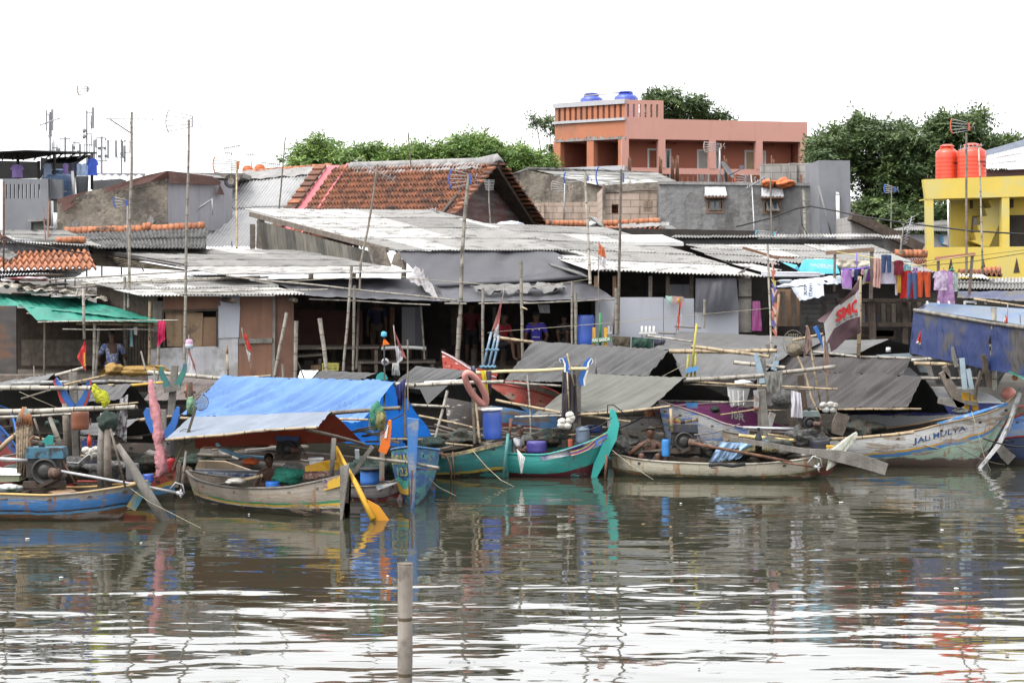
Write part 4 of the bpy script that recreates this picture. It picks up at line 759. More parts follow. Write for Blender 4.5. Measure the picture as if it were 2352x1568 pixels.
# ================= LEFT SHORE SHACKS
m_gtarp=M('green_tarp',(.02,.21,.15),var=.12,sc=2,c2=(.015,.15,.11),ca=.3,csc=1.5,rough=.55,bump=.25,bsc=5,transl=.1)
m_greytarp=M('grey_tarp',(.075,.075,.085),var=.1,sc=1.2,c2=(.05,.05,.058),ca=.3,csc=.8,rough=.6,bump=.2,bsc=4)
m_thatch=M('old_sheet_litter',(.34,.31,.26),var=.35,sc=5,c2=(.1,.08,.06),ca=.35,csc=4,rough=.9)
l1=thing('long_roofed_shack','long low shack with grey sheets above one bright white sheet row','house',P(600,690,52))
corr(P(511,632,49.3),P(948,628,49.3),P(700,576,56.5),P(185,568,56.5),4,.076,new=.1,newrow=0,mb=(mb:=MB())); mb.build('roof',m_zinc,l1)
mb=MB(); A_,B_=P(187,571,56.3),P(428,612,51.3)
def swf(u,v):
    t_=A_.lerp(B_,u)+Vector((0,0,-.08)); bo=P(202,610,56.3).lerp(P(425,622,51.3),u); return t_.lerp(bo,v)+Vector((0,0,0))+Vector((-.6,-.8,0))*(.03*math.sin(v*2*math.pi*(7-4*u)))
mb.grid(swf,24,60,0,tf=lambda i,j:.8); mb.build('side_wall',M('cream_wall_sheet',(.33,.28,.2),c2=(.09,.075,.06),ca=.3,csc=1.6,streak=.7,st=(.8,.8,7),dirt=(.06,.05,.04),rough=.85),l1)
mb=MB(); mb.bar(P(182,568,56.6),P(425,611,51.2),.1,.1); mb.bar(P(196,572,56.2),P(200,592,56.2),.35,.2); mb.bar(P(320,602,53),P(330,622,52.6),.03,.03); mb.build('timber_frame',m_dark,l1)
l2=thing('low_front_shack','low front shack with layered pale sheets tied down by bamboo poles','house',P(450,760,50))
corr(P(322,682,47.8),P(705,678,47.8),P(520,631,51.6),P(168,640,51.6),3,.085,new=.55,mb=(mb:=MB())); mb.build('roof',m_zinc,l2)
mb=MB(); mb.slab([P(222,650,51),P(345,682,48.6),P(345,730,48.6),P(222,700,51)],(.1,.3,0)); mb.build('side_wall',m_wooddk,l2)
GP='bamboo poles tying down the front shack roof'
for lab,a,b_,y0,y1,r_,mt in (('long grey bamboo pole lying on the upper sheet of the front roof',(450,530),(2250,440),50.6,49.5,9,b_grey),('pale whitewashed bamboo pole along the middle of the front roof',(680,500),(2180,430),50.4,49.3,8,b_pale),('dark bamboo pole tight under the white sheet row of the long roof',(400,465),(1700,385),51.4,50.8,8,b_grey),('whitewashed bamboo pole on the lowest sheets of the front roof',(1075,572),(2750,540),48.6,47.7,7,b_pale)):
    bam(lab,[M1(*a,y0),M1(*b_,y1)],r_*M1.k,mt,y0,group=GP)
bam('pale bamboo pole sticking out beside the plywood shack wall',[M1(640,595,49.8),M1(655,535,49.8)],3,b_pale,49.8)
# plywood house
pw=thing('plywood_shack','waterside shack of brown plywood and white boards under the pale sheets','house',P(470,860,48.5))
Yp=48.4
def panel(fr,poly,d,nm,mat,par,th=.03): q=MB(); q.slab([fr(a,b_,Yp+d) for a,b_ in poly],(0,th,0)); return q.build(nm,mat,par)
panel(M1,[(1365,605),(1848,605),(1848,712),(1365,722)],0,'wall_board',m_ply2,pw); panel(M1,[(1848,590),(2008,590),(2008,688),(1848,688)],-.02,'wall_board',m_whitepanel,pw)
panel(M1,[(1828,680),(2012,682),(2000,945),(1824,952)],-.05,'wall_board',m_whitepanel,pw); panel(M1,[(1240,1050),(1340,1035),(1545,1025),(1820,1018),(1820,952),(1995,948),(1990,1400),(1240,1400)],-.02,'wall_board',M('dirty_white_board',(.44,.44,.46),c2=(.3,.29,.28),ca=.3,csc=2,streak=.4,dirt=(.2,.18,.16)),pw)
panel(M1,[(2010,605),(2298,605),(2290,1400),(1990,1400)],-.03,'door',m_ply2,pw); panel(M1,[(2300,590),(2460,590),(2460,1400),(2290,1400)],0,'wall_board',M('dark_plywood',(.15,.075,.05),streak=.5,var=.2),pw)
panel(M1,[(2000,955),(2290,950),(2290,990),(2000,998)],-.08,'cross_batten',m_woodgrey,pw); panel(M1,[(2285,600),(2308,600),(2300,1400),(2278,1400)],-.08,'door_post',m_woodgrey,pw)
panel(M1,[(1383,722),(1520,715),(1700,740),(1690,1020),(1400,1020)],.12,'shutter_board',M('light_plywood',(.30,.205,.125),c2=(.16,.11,.075),ca=.3,csc=2,streak=.4,var=.15),pw); panel(M1,[(1700,775),(1815,775),(1815,1020),(1690,1020)],.15,'shutter_board',m_ply,pw)
panel(M1,[(1240,600),(1320,600),(1320,1400),(1240,1400)],.15,'corner_board',m_wood,pw); panel(M1,[(1280,640),(1365,640),(1365,900),(1280,900)],.1,'slat_wall',m_woodgrey,pw); panel(M1,[(1240,600),(2400,600),(2400,1400),(1240,1400)],.5,'inner_wall',m_dark,pw)
q=MB(); q.bar(M1(1365,722,Yp-.04),M1(1828,712,Yp-.04),.06,.06); q.bar(M1(1365,722,Yp-.04),M1(1375,1020,Yp-.04),.05,.05); q.bar(M1(1820,712,Yp-.04),M1(1818,1020,Yp-.04),.05,.05); q.build('window_frame',m_wooddk,pw)
q=MB(); q.tube([M1(1835,622,Yp+.2),M1(1970,640,Yp-.6)],px(5.5,Yp),10); q.build('roof_beam',m_wooddk,pw); q=MB(); q.tube([M2(270,610,Yp+.2),M2(365,635,Yp-.5)],px(4.8,Yp),10); q.build('roof_beam',b_grey,pw)
# left end hut under the green awning
gh_=thing('waterside_hut','dark open waterside hut behind the green awning','house',P(120,860,50))
mb=MB(); mb.slab([M1(-200,700,52),M1(1250,700,52),M1(1250,1400,52),M1(-200,1400,52)],(0,.1,0)); mb.build('back_wall',m_wooddk,gh_)
mb=MB(); mb.slab([M1(-200,680,49),M1(135,680,49),M1(140,1350,49),M1(-200,1350,49)],(0,.1,0)); mb.build('side_wall',M('charred_boards',(.075,.068,.065),c2=(.15,.08,.05),ca=.25,csc=1.4,var=.3,streak=.6,st=(1.,1.,6),dirt=(.03,.03,.03)),gh_)
mb=MB(); mb.slab([M1(180,965,50.8),M1(840,965,50.8),M1(840,1180,50.8),M1(180,1180,50.8)],(0,.05,0)); mb.build('low_wall',m_wood,gh_)
mb=MB(); mb.box(P(150,868,50.),9.,3.2,.15); mb.build('deck',m_wood,gh_)
mb=MB()
for i in range(9): mb.slab([M1(1030+25*i,850,50.5),M1(1048+25*i,850,50.5),M1(1048+25*i,1400,50.5),M1(1030+25*i,1400,50.5)],(0,.03,0),0,rnd.random())
mb.build('slat_wall',m_wood,gh_)
mb=MB(); f_=bilin(P(-40,650,50.5),P(250,690,49.8),P(220,668,52.5),P(-40,640,53)); mb.grid(lambda u,v:f_(u,v)+Vector((0,0,.12*noise.noise(Vector((u*18,v*8,2))))),60,12,sm=False); mb.build('littered_roof',m_thatch,gh_)
corr(M1(-60,470,52),M1(600,455,52),M1(760,365,54.5),M1(-60,385,54.5),2,.09,new=.1,mb=(mb:=MB())); mb.build('roof',m_zinc,gh_)
rg=random.Random(5)
for i,(lab,a,b_,w,h,mt) in enumerate((('red and white crumpled cloth on the hut roof',260,455,330,36,M('red_white_cloth',(.32,.06,.08),c2=(.55,.5,.5),ca=.5,csc=5,rough=.9)),('white plastic heap on the hut roof edge',330,560,330,34,M('white_rubbish',(.55,.55,.53),c2=(.2,.18,.16),ca=.4,csc=5,rough=.8)),('dark tyre scraps on the hut roof',500,497,150,26,m_dark),('crumpled pale paper above the green awning end',600,600,300,24,M('pale_rubbish',(.4,.38,.36),c2=(.15,.14,.13),ca=.4,csc=6)))):
    mb=MB(); mb.blob(M1(a,b_,51-.3*i),px(w*M1.k/2,51),.35,px(h*M1.k/2,51),seg=26,rings=10,nz=.8); solo('roof_rubbish',lab,'rubbish',mb,mt)
for lab,a,b_ in (('dark plank lying on the hut roof',(300,420),(525,422)),('short dark plank on the white rubbish',(100,580),(260,585))): bam(lab,[M1(*a,51),M1(*b_,50.9)],3,m_wooddk,51,'plank','plank')
mb=MB(); 
for d in (0,1): cloth(M1(190,690,48.9),M1(1385,818,47.6),M1(640,612,51),M1(-60,572,51.6),.05,6,1.5,.12,50,14,4,mb) if d==0 else cloth(M1(310,806,47.9),M1(1385,820,47.55),M1(1240,775,48.2),M1(190,680,48.95),.05,9,1,.05,40,6,9,mb)
cloth(M1(-60,700,49.4),M1(200,690,48.95),M1(-20,580,51.5),M1(-200,570,51.6),.05,5,1,.05,14,8,2,mb)
solo('green_awning','faded green tarp awning stretched over the waterside hut','awning',mb,m_gtarp)
GA='bamboo poles under the green awning'
for lab,a,b_,y0,y1,r_,mt in (('pale bamboo pole along the front edge of the green awning',(315,815),(1500,800),47.7,47.4,6,b_pale),('yellowish bamboo beam right under the green awning',(640,825),(1320,842),48.2,48.,13,b_tan),('thin bamboo rail hanging below the green awning',(520,878),(1290,880),47.8,47.7,6,b_grey),('short bamboo stub at the torn corner of the green awning',(225,742),(375,748),48.6,48.3,6,b_pale),('pale bamboo post at the middle of the green awning',(795,820),(785,1300),47.9,47.9,15,b_grey),('grey angled bamboo brace by the middle awning post',(830,860),(800,1300),48.2,48.,12,b_grey),('dark post near the charred wall under the green awning',(378,820),(370,1330),48.4,48.4,11,b_dk),('sturdy bamboo post behind the green awning end',(1045,435),(1050,1300),49.2,49.2,13,b_grey),('short white stake standing before the charred wall',(283,1180),(287,1290),47.5,47.5,5,b_pale),('bamboo post at the corner of the plywood shack',(1255,640),(1250,1260),48.,48.,13,b_tan),('grey post beneath the red cloth',(1330,980),(1320,1300),47.6,47.6,15,b_grey)):
    bam(lab,[M1(*a,y0),M1(*b_,y1)],r_*M1.k,mt,y0,group=GA)
mb=MB(); cloth(M1(1318,1030,47.3),M1(1385,960,47.3),M1(1390,810,47.4),M1(1325,805,47.4),.07,6,.5,-.05,16,16,4,mb); solo('red_cloth','crimson cloth hanging from the green awning corner','cloth',mb,M('crimson_cloth',(.5,.02,.09),rough=.9,var=.2,transl=.15))
mb=MB(); mb.slab([M1(1120,855,48.5),M1(1150,855,48.5),M1(1148,925,48.5),M1(1125,920,48.5)],(0,.02,0)); solo('white_rag','small white rag hanging beneath the green awning rail','cloth',mb,m_whitep)
mb=MB(); cloth(M1(1090,1020,48.6),M1(1112,1020,48.6),M1(1108,880,48.6),M1(1092,880,48.6),.03,3,0,.02,6,8,1,mb); solo('cyan_cloth','thin pale cyan cloth hanging by the slat wall','cloth',mb,M('cyan_cloth',(.25,.5,.55)))
mb=MB(); mb.tube([M1(1250,965,47.6),M1(1262,905,47.6),M1(1280,965,47.6),M1(1250,965,47.6)],.012,5); solo('wire_hanger','black wire hanger dangling under the green awning','hanger',mb,m_cable)
# ================= CENTRE: tarps, dark open house, decks
om=thing('open_stilt_house','long dark open stilt house behind grey tarps with a plank deck','house',P(1000,860,51))
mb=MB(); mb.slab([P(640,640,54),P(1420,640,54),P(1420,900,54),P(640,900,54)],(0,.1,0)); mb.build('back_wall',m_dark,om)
mb=MB(); mb.slab([M2(270,600,52.6),M2(690,600,52.6),M2(690,720,52.6),M2(270,720,52.6)],(0,.05,0)); mb.build('slat_screen',m_wooddk,om)
mb=MB(); mb.slab([M2(270,710,52.5),M2(920,720,52.5),M2(920,1020,52.5),M2(270,1020,52.5)],(0,.05,0)); mb.build('wall_board',M('red_brown_board',(.11,.05,.04),var=.2),om)
for a,w,mt in ((1150,40,m_rust),(1250,110,m_conc3),(1360,60,m_conc2),(1660,90,m_wooddk),(2010,30,m_woodgrey)):
    mb=MB(); mb.slab([M2(a,690,53),M2(a+w,690,53),M2(a+w,1010,53),M2(a,1010,53)],(0,.05,0)); mb.build('door_panel',mt,om)
mb=MB(); z0=P(0,848,50.5).z; mb.box(Vector((P(640,0,50.5).x/2+P(1420,0,50.5).x/2,51.5,z0)),P(1420,0,50.5).x-P(640,0,50.5).x,3.2,.12); mb.build('deck',m_wooddk,om)
for i,a in enumerate(list(range(280,2400,130))): mb=MB(); mb.tube([M2(a+rnd.uniform(-20,20),1040,50.2),M2(a+rnd.uniform(-20,20),1330,50.2)],.09,6); mb.build('stilt',m_wooddk,om)
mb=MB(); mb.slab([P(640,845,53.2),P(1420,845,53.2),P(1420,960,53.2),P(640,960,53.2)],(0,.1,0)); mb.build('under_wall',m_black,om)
for lab,pts in (('rough bench of planks on thin legs in front of the brown door',(270,590,1120,1090)),('long plank bench standing below the grey tarp',(870,1530,1165,1150)),('low table of planks by the red brown board',(270,1060,1048,1030))):
    x0,x1,y0,y1=pts; bt=thing('plank_bench',lab,'bench',M2((x0+x1)/2,1230,49.3)); mb=MB(); mb.slab([M2(x0,y0,49.2),M2(x1,y1+8,49.2),M2(x1,y1-10,50),M2(x0,y0-22,50)],(0,0,.05)); mb.build('seat',m_wood,bt)
    for x_ in (x0+25,x1-25):
        mb=MB(); mb.bar(M2(x_,y0,49.3),M2(x_,1235,49.3),.08,.08); mb.build('leg',m_wood,bt)
mb=MB(); mb.grid(lambda u,v:M2(1078+375*u,1045-10*math.sin(math.pi*u)-(28*v),49+.5*v),14,2); mb.grid(lambda u,v:M2(1078+375*u,1045-10*math.sin(math.pi*u)-(20*v),49),14,1); solo('white_board','long white curved board lying on the deck edge','board',mb,m_whitep,solid=.03)
mb=MB()
q=M2(290,1095,49.1); mb.box(q,.44,.4,.62); solo('white_box','white foam box standing by the plank bench','box',mb,m_conc3)
for lab,a,c_,y0,y1 in (('yellow plastic crate under the bench in front of the leaning post',580,720,1160,1222),('brownish crate in shadow beside the yellow crate',490,570,1180,1215)):
    ct=thing('plastic_crate',lab,'crate',M2((a+c_)/2,y1,49)); mt=M('crate_plastic',(.50,.46,.12),rough=.6) if a==580 else m_ply; w=(M2(c_,0,49)-M2(a,0,49)).x; h=M2(0,y0,49).z-M2(0,y1,49).z; o_=M2(a,y1,49)
    mb=MB(); mb.wall(o_,(1,0,0),w,h,[(w*(.08+.3*i),h*(.15+.4*j),w*(.08+.3*i+.22),h*(.15+.4*j+.25)) for i in range(3) for j in range(2)],.03); mb.box(o_+Vector((w/2,.3,0)),w,.03,h); mb.box(o_+Vector((w/2,.17,0)),w,.3,.03)
    for e in (0.015,w-.015): mb.box(o_+Vector((e,.17,0)),.03,.3,h)
    mb.build('crate_body',mt,ct)
# tarps
mb=MB(); cloth(P(985,660,49.6),P(1360,634,49.4),P(1268,577,51.1),P(905,577,51.1),.10,3,1,.18,40,14,5,mb); solo('grey_tarp','large dark grey tarp hung from the eave of the central shack','tarp',mb,m_greytarp)
mb=MB(); mb.tube([M2(1530,515,49.5),M2(1900,492,49.4),M2(2351,470,49.3),M3(690,437,49.2)],px(4.5,49.4),8); solo('rolled_tarp','rolled dark tarp edge along the bottom of the grey tarp','tarp',mb,M('rolled_tarp_cloth',(.06,.06,.07),rough=.7))
mb=MB(); cloth(P(696,679,47.9),P(1035,694,47.9),P(1000,640,50.3),P(610,640,50.3),.06,4,1,.12,40,12,8,mb); cloth(P(990,694,47.9),P(1035,694,47.9),P(985,645,50.2),P(950,625,50.6),.12,6,2,.1,16,12,3,mb); solo('grey_awning','pale grey awning tarp over the plank benches','awning',mb,m_greytarp)
mb=MB(); cloth(P(1025,695,47.9),P(1412,687,47.7),P(1352,648,49.4),P(985,660,49.6),.05,5,1,.1,40,10,12,mb); f_=bilin(P(1110,675,48.6),P(1300,668,48.5),P(1290,655,49),P(1080,662,49)); mb.grid(lambda u,v:f_(u,v)+Vector((0,-.05,.08+.06*noise.noise(Vector((u*9,v*4,1)))-(.1 if noise.noise(Vector((u*7,v*3,4)))<-.1 else 0))),30,8,1); solo('torn_awning','torn grey awning tarp right of the pale one','awning',mb,[m_greytarp,M('torn_tarp',(.17,.165,.16),var=.2,sc=5)])
mb=MB(); f_=bilin(P(940,640,49.3),P(1010,690,48.),P(985,640,49.5),P(955,608,50.3)); mb.grid(lambda u,v:f_(u,v)+Vector((0,-.1+.15*noise.noise(Vector((u*5,v*6,1))),.15*noise.noise(Vector((u*6,v*5,7))))),18,14); solo('bunched_plastic','bunched translucent plastic where the two grey tarps meet','plastic sheet',mb,M('bunched_film',(.3,.28,.28),rough=.35,alpha=.75))
GB='bamboo poles along the tarp eaves'
for lab,a,b_,y0,y1,r_,mt in (('long dark bamboo pole slanting across the pale grey awning',M2(-220,430,48.6),M2(1710,635,47.3),48.6,0,9,b_grey),('bamboo pole carrying the lower edge of the pale grey awning',M2(470,622,48.),M2(1490,672,47.8),48,0,7,b_grey),('thick grey pole along the torn awning edge',M2(1890,662,47.7),M2(2300,650,47.6),47.7,0,8,b_grey),('pale pipe sticking out at the torn awning corner',M2(1605,660,47.4),M2(1790,663,47.6),47.5,0,7,b_pale),('grey bamboo along the right end of the torn awning',M3(150,660,47.6),M3(915,627,47.4),47.5,0,7,b_grey)):
    bam(lab,[a,b_],r_*M2.k,mt,a.y,group=GB)
# ================= RIGHT: white board house
wh=thing('white_board_shack','shack with white front boards under the bright white sheet','house',P(1530,860,49.5))
Yp=48.8
panel(M3,[(755,608),(1325,608),(1325,1200),(755,1200)],0,'wall_board',m_whitepanel,wh); panel(M3,[(1329,615),(1582,618),(1582,1200),(1329,1200)],-.03,'wall_board',m_whitepanel,wh); panel(M3,[(1586,732),(1953,722),(1955,1200),(1586,1200)],-.01,'wall_board',m_whitepanel,wh)
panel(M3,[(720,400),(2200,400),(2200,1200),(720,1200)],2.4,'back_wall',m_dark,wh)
for a,mt in ((915,m_ply2),(1215,m_wood),(760,m_ply),(1360,m_wooddk),(1560,m_wooddk)): q=MB(); q.bar(M3(a,430,Yp+.15),M3(a,620,Yp+.15),.09,.07); q.build('stud',mt,wh)
panel(M3,[(1370,500),(1560,500),(1560,620),(1370,620)],.8,'inner_board',m_conc2,wh); panel(M3,[(1955,450),(2062,450),(2062,900),(1955,900)],.1,'plank_wall',m_woodgrey,wh); panel(M3,[(1955,600),(2062,600),(2062,612),(1955,612)],.06,'plank_gap',m_dark,wh)
mb=MB(); cloth(M3(1590,735,48.5),M3(1958,725,48.5),M3(1935,450,48.7),M3(1595,450,48.7),.05,4,.3,-.06,20,14,6,mb); solo('black_tarp','black tarp covering the window of the white board shack','tarp',mb,M('black_tarp_cloth',(.035,.035,.045),var=.2,rough=.55,bump=.3,bsc=3))
mb=MB(); cloth(M3(1370,680,48.5),M3(1400,640,48.5),M3(1400,600,48.6),M3(1340,598,48.6),.05,5,0,-.02,10,10,2,mb); solo('hung_cloth','pale green cloth hung over the white board','cloth',mb,M('pale_green_cloth',(.22,.33,.29)))
mb=MB(); cloth(M3(1395,660,48.45),M3(1490,685,48.45),M3(1497,605,48.6),M3(1400,600,48.6),.06,5,0,-.03,10,10,5,mb); solo('hung_cloth','brown faded cloth beside the pale green cloth on the board','cloth',mb,M('brown_cloth',(.22,.14,.12)))
mb=MB(); cloth(M3(2065,890,48.8),M3(2150,890,48.8),M3(2135,640,48.9),M3(2070,640,48.9),.06,5,.3,-.03,12,16,5,mb); solo('purple_curtain','shiny purple curtain hanging by the grey planks','curtain',mb,M('purple_sheen',(.22,.035,.15),rough=.4))
for lab,x_,n_ in (('little white picket rack standing before the white board',1145,4),('shorter white picket rack beside the blue drum',865,2)):
    mb=MB()
    for i in range(n_): mb.tube([M3(x_+33*i,945,48.3),M3(x_+33*i,850,48.3)],.03,5)
    mb.bar(M3(x_-25,908,48.3),M3(x_+33*(n_-1)+18,905,48.3),.05,.04); solo('picket_rack',lab,'rack',mb,m_whitep)
# ================= wooden shack + balcony with laundry
wb=thing('dark_plank_shack','dark plank shack with a boarded balcony behind the laundry line','house',P(1950,860,50.5))
Yp=49.5
mb=MB()
for i in range(8):
    y_=580+42*i; mb.slab([M4(475,y_,49.4),M4(800,y_,49.4),M4(800,y_+36,49.4),M4(475,y_+36,49.4)],(0,.05,0),0)
mb.build('plank_wall',M('dark_grey_planks',(.085,.08,.078),c2=(.04,.035,.03),ca=.35,csc=3,var=.35,streak=.6,st=(.8,.8,7),dirt=(.02,.02,.02)),wb)
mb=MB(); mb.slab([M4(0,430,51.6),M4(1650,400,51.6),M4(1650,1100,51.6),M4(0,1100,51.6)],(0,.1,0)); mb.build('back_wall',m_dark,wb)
panel(M4,[(240,540),(480,540),(480,850),(240,850)],.5,'plywood_wall',m_ply,wb)
for a,b_ in ((310,560),(395,545)): q=MB(); q.slab([M4(a,b_,49.6),M4(a+42,b_,49.6),M4(a+55,850,49.6),M4(a+15,850,49.6)],(0,.04,0)); q.build('vertical_board',m_wood,wb)
panel(M4,[(0,430),(60,430),(60,900),(0,900)],.2,'plank_wall',m_woodgrey,wb)
for i in range(15):
    a=985+43.*i; h=rnd.uniform(-8,8)
    if a<1620: q=MB(); q.slab([M4(a,655+h,49.5),M4(a+34+rnd.uniform(-3,3),655+h,49.5),M4(a+34,830,49.5),M4(a+2,830,49.5)],(0,.04,0)); q.build('balcony_board',m_wooddk if rnd.random()<.6 else m_wood,wb)
mb=MB(); mb.bar(M4(780,632,49.3),M4(1640,636,49.3),.22,.08); mb.bar(M4(980,835,49.45),M4(1500,838,49.45),.3,.1); mb.build('balcony_rail',m_wooddk,wb)
mb=MB(); mb.bar(M4(1070,640,49.3),M4(1085,1010,49.3),.16,.14); mb.bar(M4(1350,640,49.4),M4(1355,1000,49.4),.13,.13); mb.build('balcony_post',m_wooddk,wb)
for a,c_,y0,y1 in ((980,1260,880,935),(1110,1280,885,960),(640,960,840,960)): panel(M4,[(a,y0),(c_,y0),(c_,y1),(a,y1)],.3,'under_board',m_wooddk,wb)
panel(M4,[(985,760),(1120,755),(1120,810),(985,815)],.2,'blue_sheet',m_blueplas,wb)
# laundry frame
lf=thing('clothes_rack','wooden clothes frame with a cross beam over the balcony','clothes rack',M4(930,640,49)); 
for a,y0,y1,w in ((768,222,560,18),(1076,205,620,26)): mb=MB(); mb.bar(M4(a,y0,49),M4(a-8,y1,49),px(w*M4.k,49),.09); mb.build('post',m_wood,lf)
mb=MB(); mb.bar(M4(692,238,48.95),M4(1095,208,48.95),.08,.1); mb.build('beam',m_frame,lf)
lf2=thing('clothes_rack','wooden clothes frame by the yellow house','clothes rack',M4(1780,640,49))
for a,y0,y1,w in ((1632,292,430,20),(1918,262,640,20)): mb=MB(); mb.bar(M4(a,y0,49),M4(a-30 if a>1900 else a,y1,49),px(w*M4.k,49),.09); mb.build('post',m_wood,lf2)
mb=MB(); mb.bar(M4(1608,288,48.95),M4(1940,248,48.95),.09,.09); mb.build('beam',M('pale_red_wood',(.33,.15,.10),var=.25),lf2)
GL2='clothes drying on the balcony line'
cl=lambda n,c:M(n,c,var=.18,sc=5,rough=.9,transl=.12)
c_den,c_red,c_or,c_wht,c_lil,c_mar,c_mus,c_pnk,c_blk=cl('denim',(.035,.06,.14)),cl('red_cotton',(.5,.02,.015)),cl('rust_orange_cotton',(.48,.07,.02)),cl('white_lilac_cotton',(.52,.48,.58)),cl('lilac_cotton',(.38,.2,.5)),cl('maroon_cotton',(.16,.012,.025)),cl('mustard_cotton',(.5,.27,.04)),cl('dusty_pink_cotton',(.5,.29,.25)),cl('black_cotton',(.02,.02,.025))
c_pur,c_nav=cl('deep_purple_cotton',(.13,.03,.2)),cl('navy_cotton',(.03,.035,.1))
def trousers(label,fr,cx,y0,y1,w,Y,mat,spread=.3,seed=0):
    mb=MB(); h=y1-y0
    for s_ in (-1,1):
        for d in (-.03,.03):
            def fn(u,v):
                x=(s_*w*.25*(1+spread*v*1.4))+(u-.5)*w*(.5-.12*v) if v>.32 else s_*w*.25+(u-.5)*w*.5
                q=fr(cx+x,y0+h*v,Y); q.y+=d*math.sin(math.pi*u)+.02*noise.noise(Vector((u*4,v*5+seed,s_))); return q
            mb.grid(fn,6,10)
    return solo('hanging_trousers',label,'trousers',mb,mat,GL2)
def sheetc(label,fr,poly,Y,mat,name='hanging_cloth',cat='cloth',seed=0,amp=.05,fu=5,group=GL2):
    mb=MB(); a,b_,c_,d=[fr(*p,Y) for p in poly]; cloth(a,b_,c_,d,amp,fu,.3,0,14,12,seed,mb); return solo(name,label,cat,mb,mat,group)
Yl=48.6
garment('purple hooded top with a pale print, first on the line',M4,868,375,528,70,Yl,c_lil,GL2,.5); garment('deep purple long shirt squeezed next to the hooded top',M4,895,375,500,40,Yl+.15,c_pur,GL2,.3)
sheetc('pale pink cloth hanging behind the purple hooded top',M4,[(830,535),(910,545),(900,380),(815,375)],Yl+.25,c_wht,seed=2); sheetc('navy hooped garment hanging left of the tall post',M4,[(930,470),(965,462),(968,378),(915,378)],Yl,c_nav,seed=3); sheetc('small white baby garment before the navy one',M4,[(910,435),(925,437),(928,375),(908,375)],Yl-.1,c_wht,seed=4)
sheetc('pale green child leggings beside the tall post',M4,[(995,500),(1012,500),(1045,375),(1015,375)],Yl,cl('pale_green_cotton',(.42,.46,.36)),seed=5); sheetc('pink small cloth on the peg hanger',M4,[(985,420),(1012,420),(1008,370),(990,370)],Yl-.1,cl('pink_cotton',(.6,.3,.38)),seed=6); sheetc('dark purple cloth touching the tall post',M4,[(1020,480),(1060,475),(1060,370),(1040,370)],Yl+.1,c_pur,seed=7); sheetc('yellow hem hanging low beside the tall post',M4,[(1020,495),(1060,488),(1060,470),(1020,470)],Yl+.15,c_mus,seed=8)
mb=MB(); mb.tube([M4(820,374,48.7),M4(960,372,48.7),M4(1060,355,48.7)],.02,5); mb.tube([M4(950,240,48.8),M4(952,372,48.7)],.012,4); solo('peg_hanger','violet peg hanger holding small clothes','hanger',mb,M('violet_plastic',(.15,.09,.5)))
sheetc('long dusty pink towel right of the tall post',M4,[(1085,520),(1145,532),(1150,285),(1090,278)],Yl,c_pnk,seed=9)
garment('white lilac T-shirt under the denim trousers',M4,1205,300,495,130,Yl+.08,c_wht,GL2,.35); trousers('small denim trousers folded over the line',M4,1198,255,405,85,Yl-.12,c_den,.1)
garment('maroon top with a white label',M4,1302,298,420,72,Yl,c_mar,GL2,.2); sheetc('mustard cloth hanging below the maroon top',M4,[(1285,570),(1322,572),(1320,405),(1278,400)],Yl+.05,c_mus,seed=11,fu=3); sheetc('thin white cloth strip left of the mustard cloth',M4,[(1272,590),(1290,590),(1284,420),(1268,400)],Yl+.1,c_wht,seed=12,fu=2); sheetc('pale blue shorts pegged high on the line',M4,[(1340,385),(1405,385),(1402,318),(1342,318)],Yl+.1,cl('pale_blue_cotton',(.35,.48,.58)),seed=13)
garment('bright red T-shirt behind the blue jeans',M4,1368,385,615,95,Yl+.1,c_red,GL2,.3); trousers('faded blue jeans in front of the red T-shirt',M4,1412,405,622,78,Yl-.1,cl('faded_denim',(.06,.09,.19)),.35,3); sheetc('lilac blouse peeking between jeans and rust trousers',M4,[(1425,405),(1460,405),(1462,362),(1420,360)],Yl+.2,c_lil,seed=14)
trousers('rust orange trousers on the line',M4,1512,395,608,112,Yl-.05,c_or,.15,5); garment('black T-shirt behind the rust trousers',M4,1583,400,570,56,Yl+.1,c_blk,GL2,.3)
m_plaid=M('plaid_cloth',(.3,.2,.33),c2=(.5,.42,.5),ca=.5,csc=9,var=.5,sc=14); garment('plaid checked shirt on a pink hanger',M4,1650,388,548,95,Yl-.1,m_plaid,GL2,.35); sheetc('long lilac checked sarong, longest cloth on the line',M4,[(1615,668),(1772,670),(1752,395),(1665,380)],Yl+.1,M('lilac_check',(.38,.2,.42),c2=(.5,.32,.5),ca=.45,csc=6,var=.25),seed=15,fu=4); garment('green checked shirt, last on the line',M4,1768,395,560,55,Yl+.15,M('green_check',(.2,.27,.24),c2=(.42,.45,.42),csc=9,var=.4),GL2,.2)
for lab,a,c_,y_ in (('peach plastic hanger above the rust trousers',1500,1525,358),('pink plastic hanger above the lilac sarong',1660,1690,350),('green plastic hanger above the green checked shirt',1730,1760,345),('green plastic hanger above the red T-shirt',1360,1395,345)):
    mb=MB(); x_=(a+c_)/2; mb.tube([M4(a-12,y_+45,48.5),M4(x_,y_+25,48.5),M4(c_+12,y_+45,48.5)],.014,5); mb.tube([M4(x_,y_+25,48.5),M4(x_,y_+8,48.5),M4(x_+8,y_,48.5)],.012,5); solo('clothes_hanger',lab,'hanger',mb,M('hanger_plastic',(.6,.25,.3) if 'p' in lab[:2] else (.1,.35,.25)))
mb=MB(); mb.tube([M4(780,228,48.9),M4(1120,285,48.7),M4(1450,345,48.6),M4(1640,300,48.8)],.012,4); mb.tube([M4(1640,295,48.8),M4(1930,255,48.9)],.012,4); solo('clothes_line','thin yellow clothes line between the two frames','line',mb,M('yellow_cord',(.5,.42,.15)))
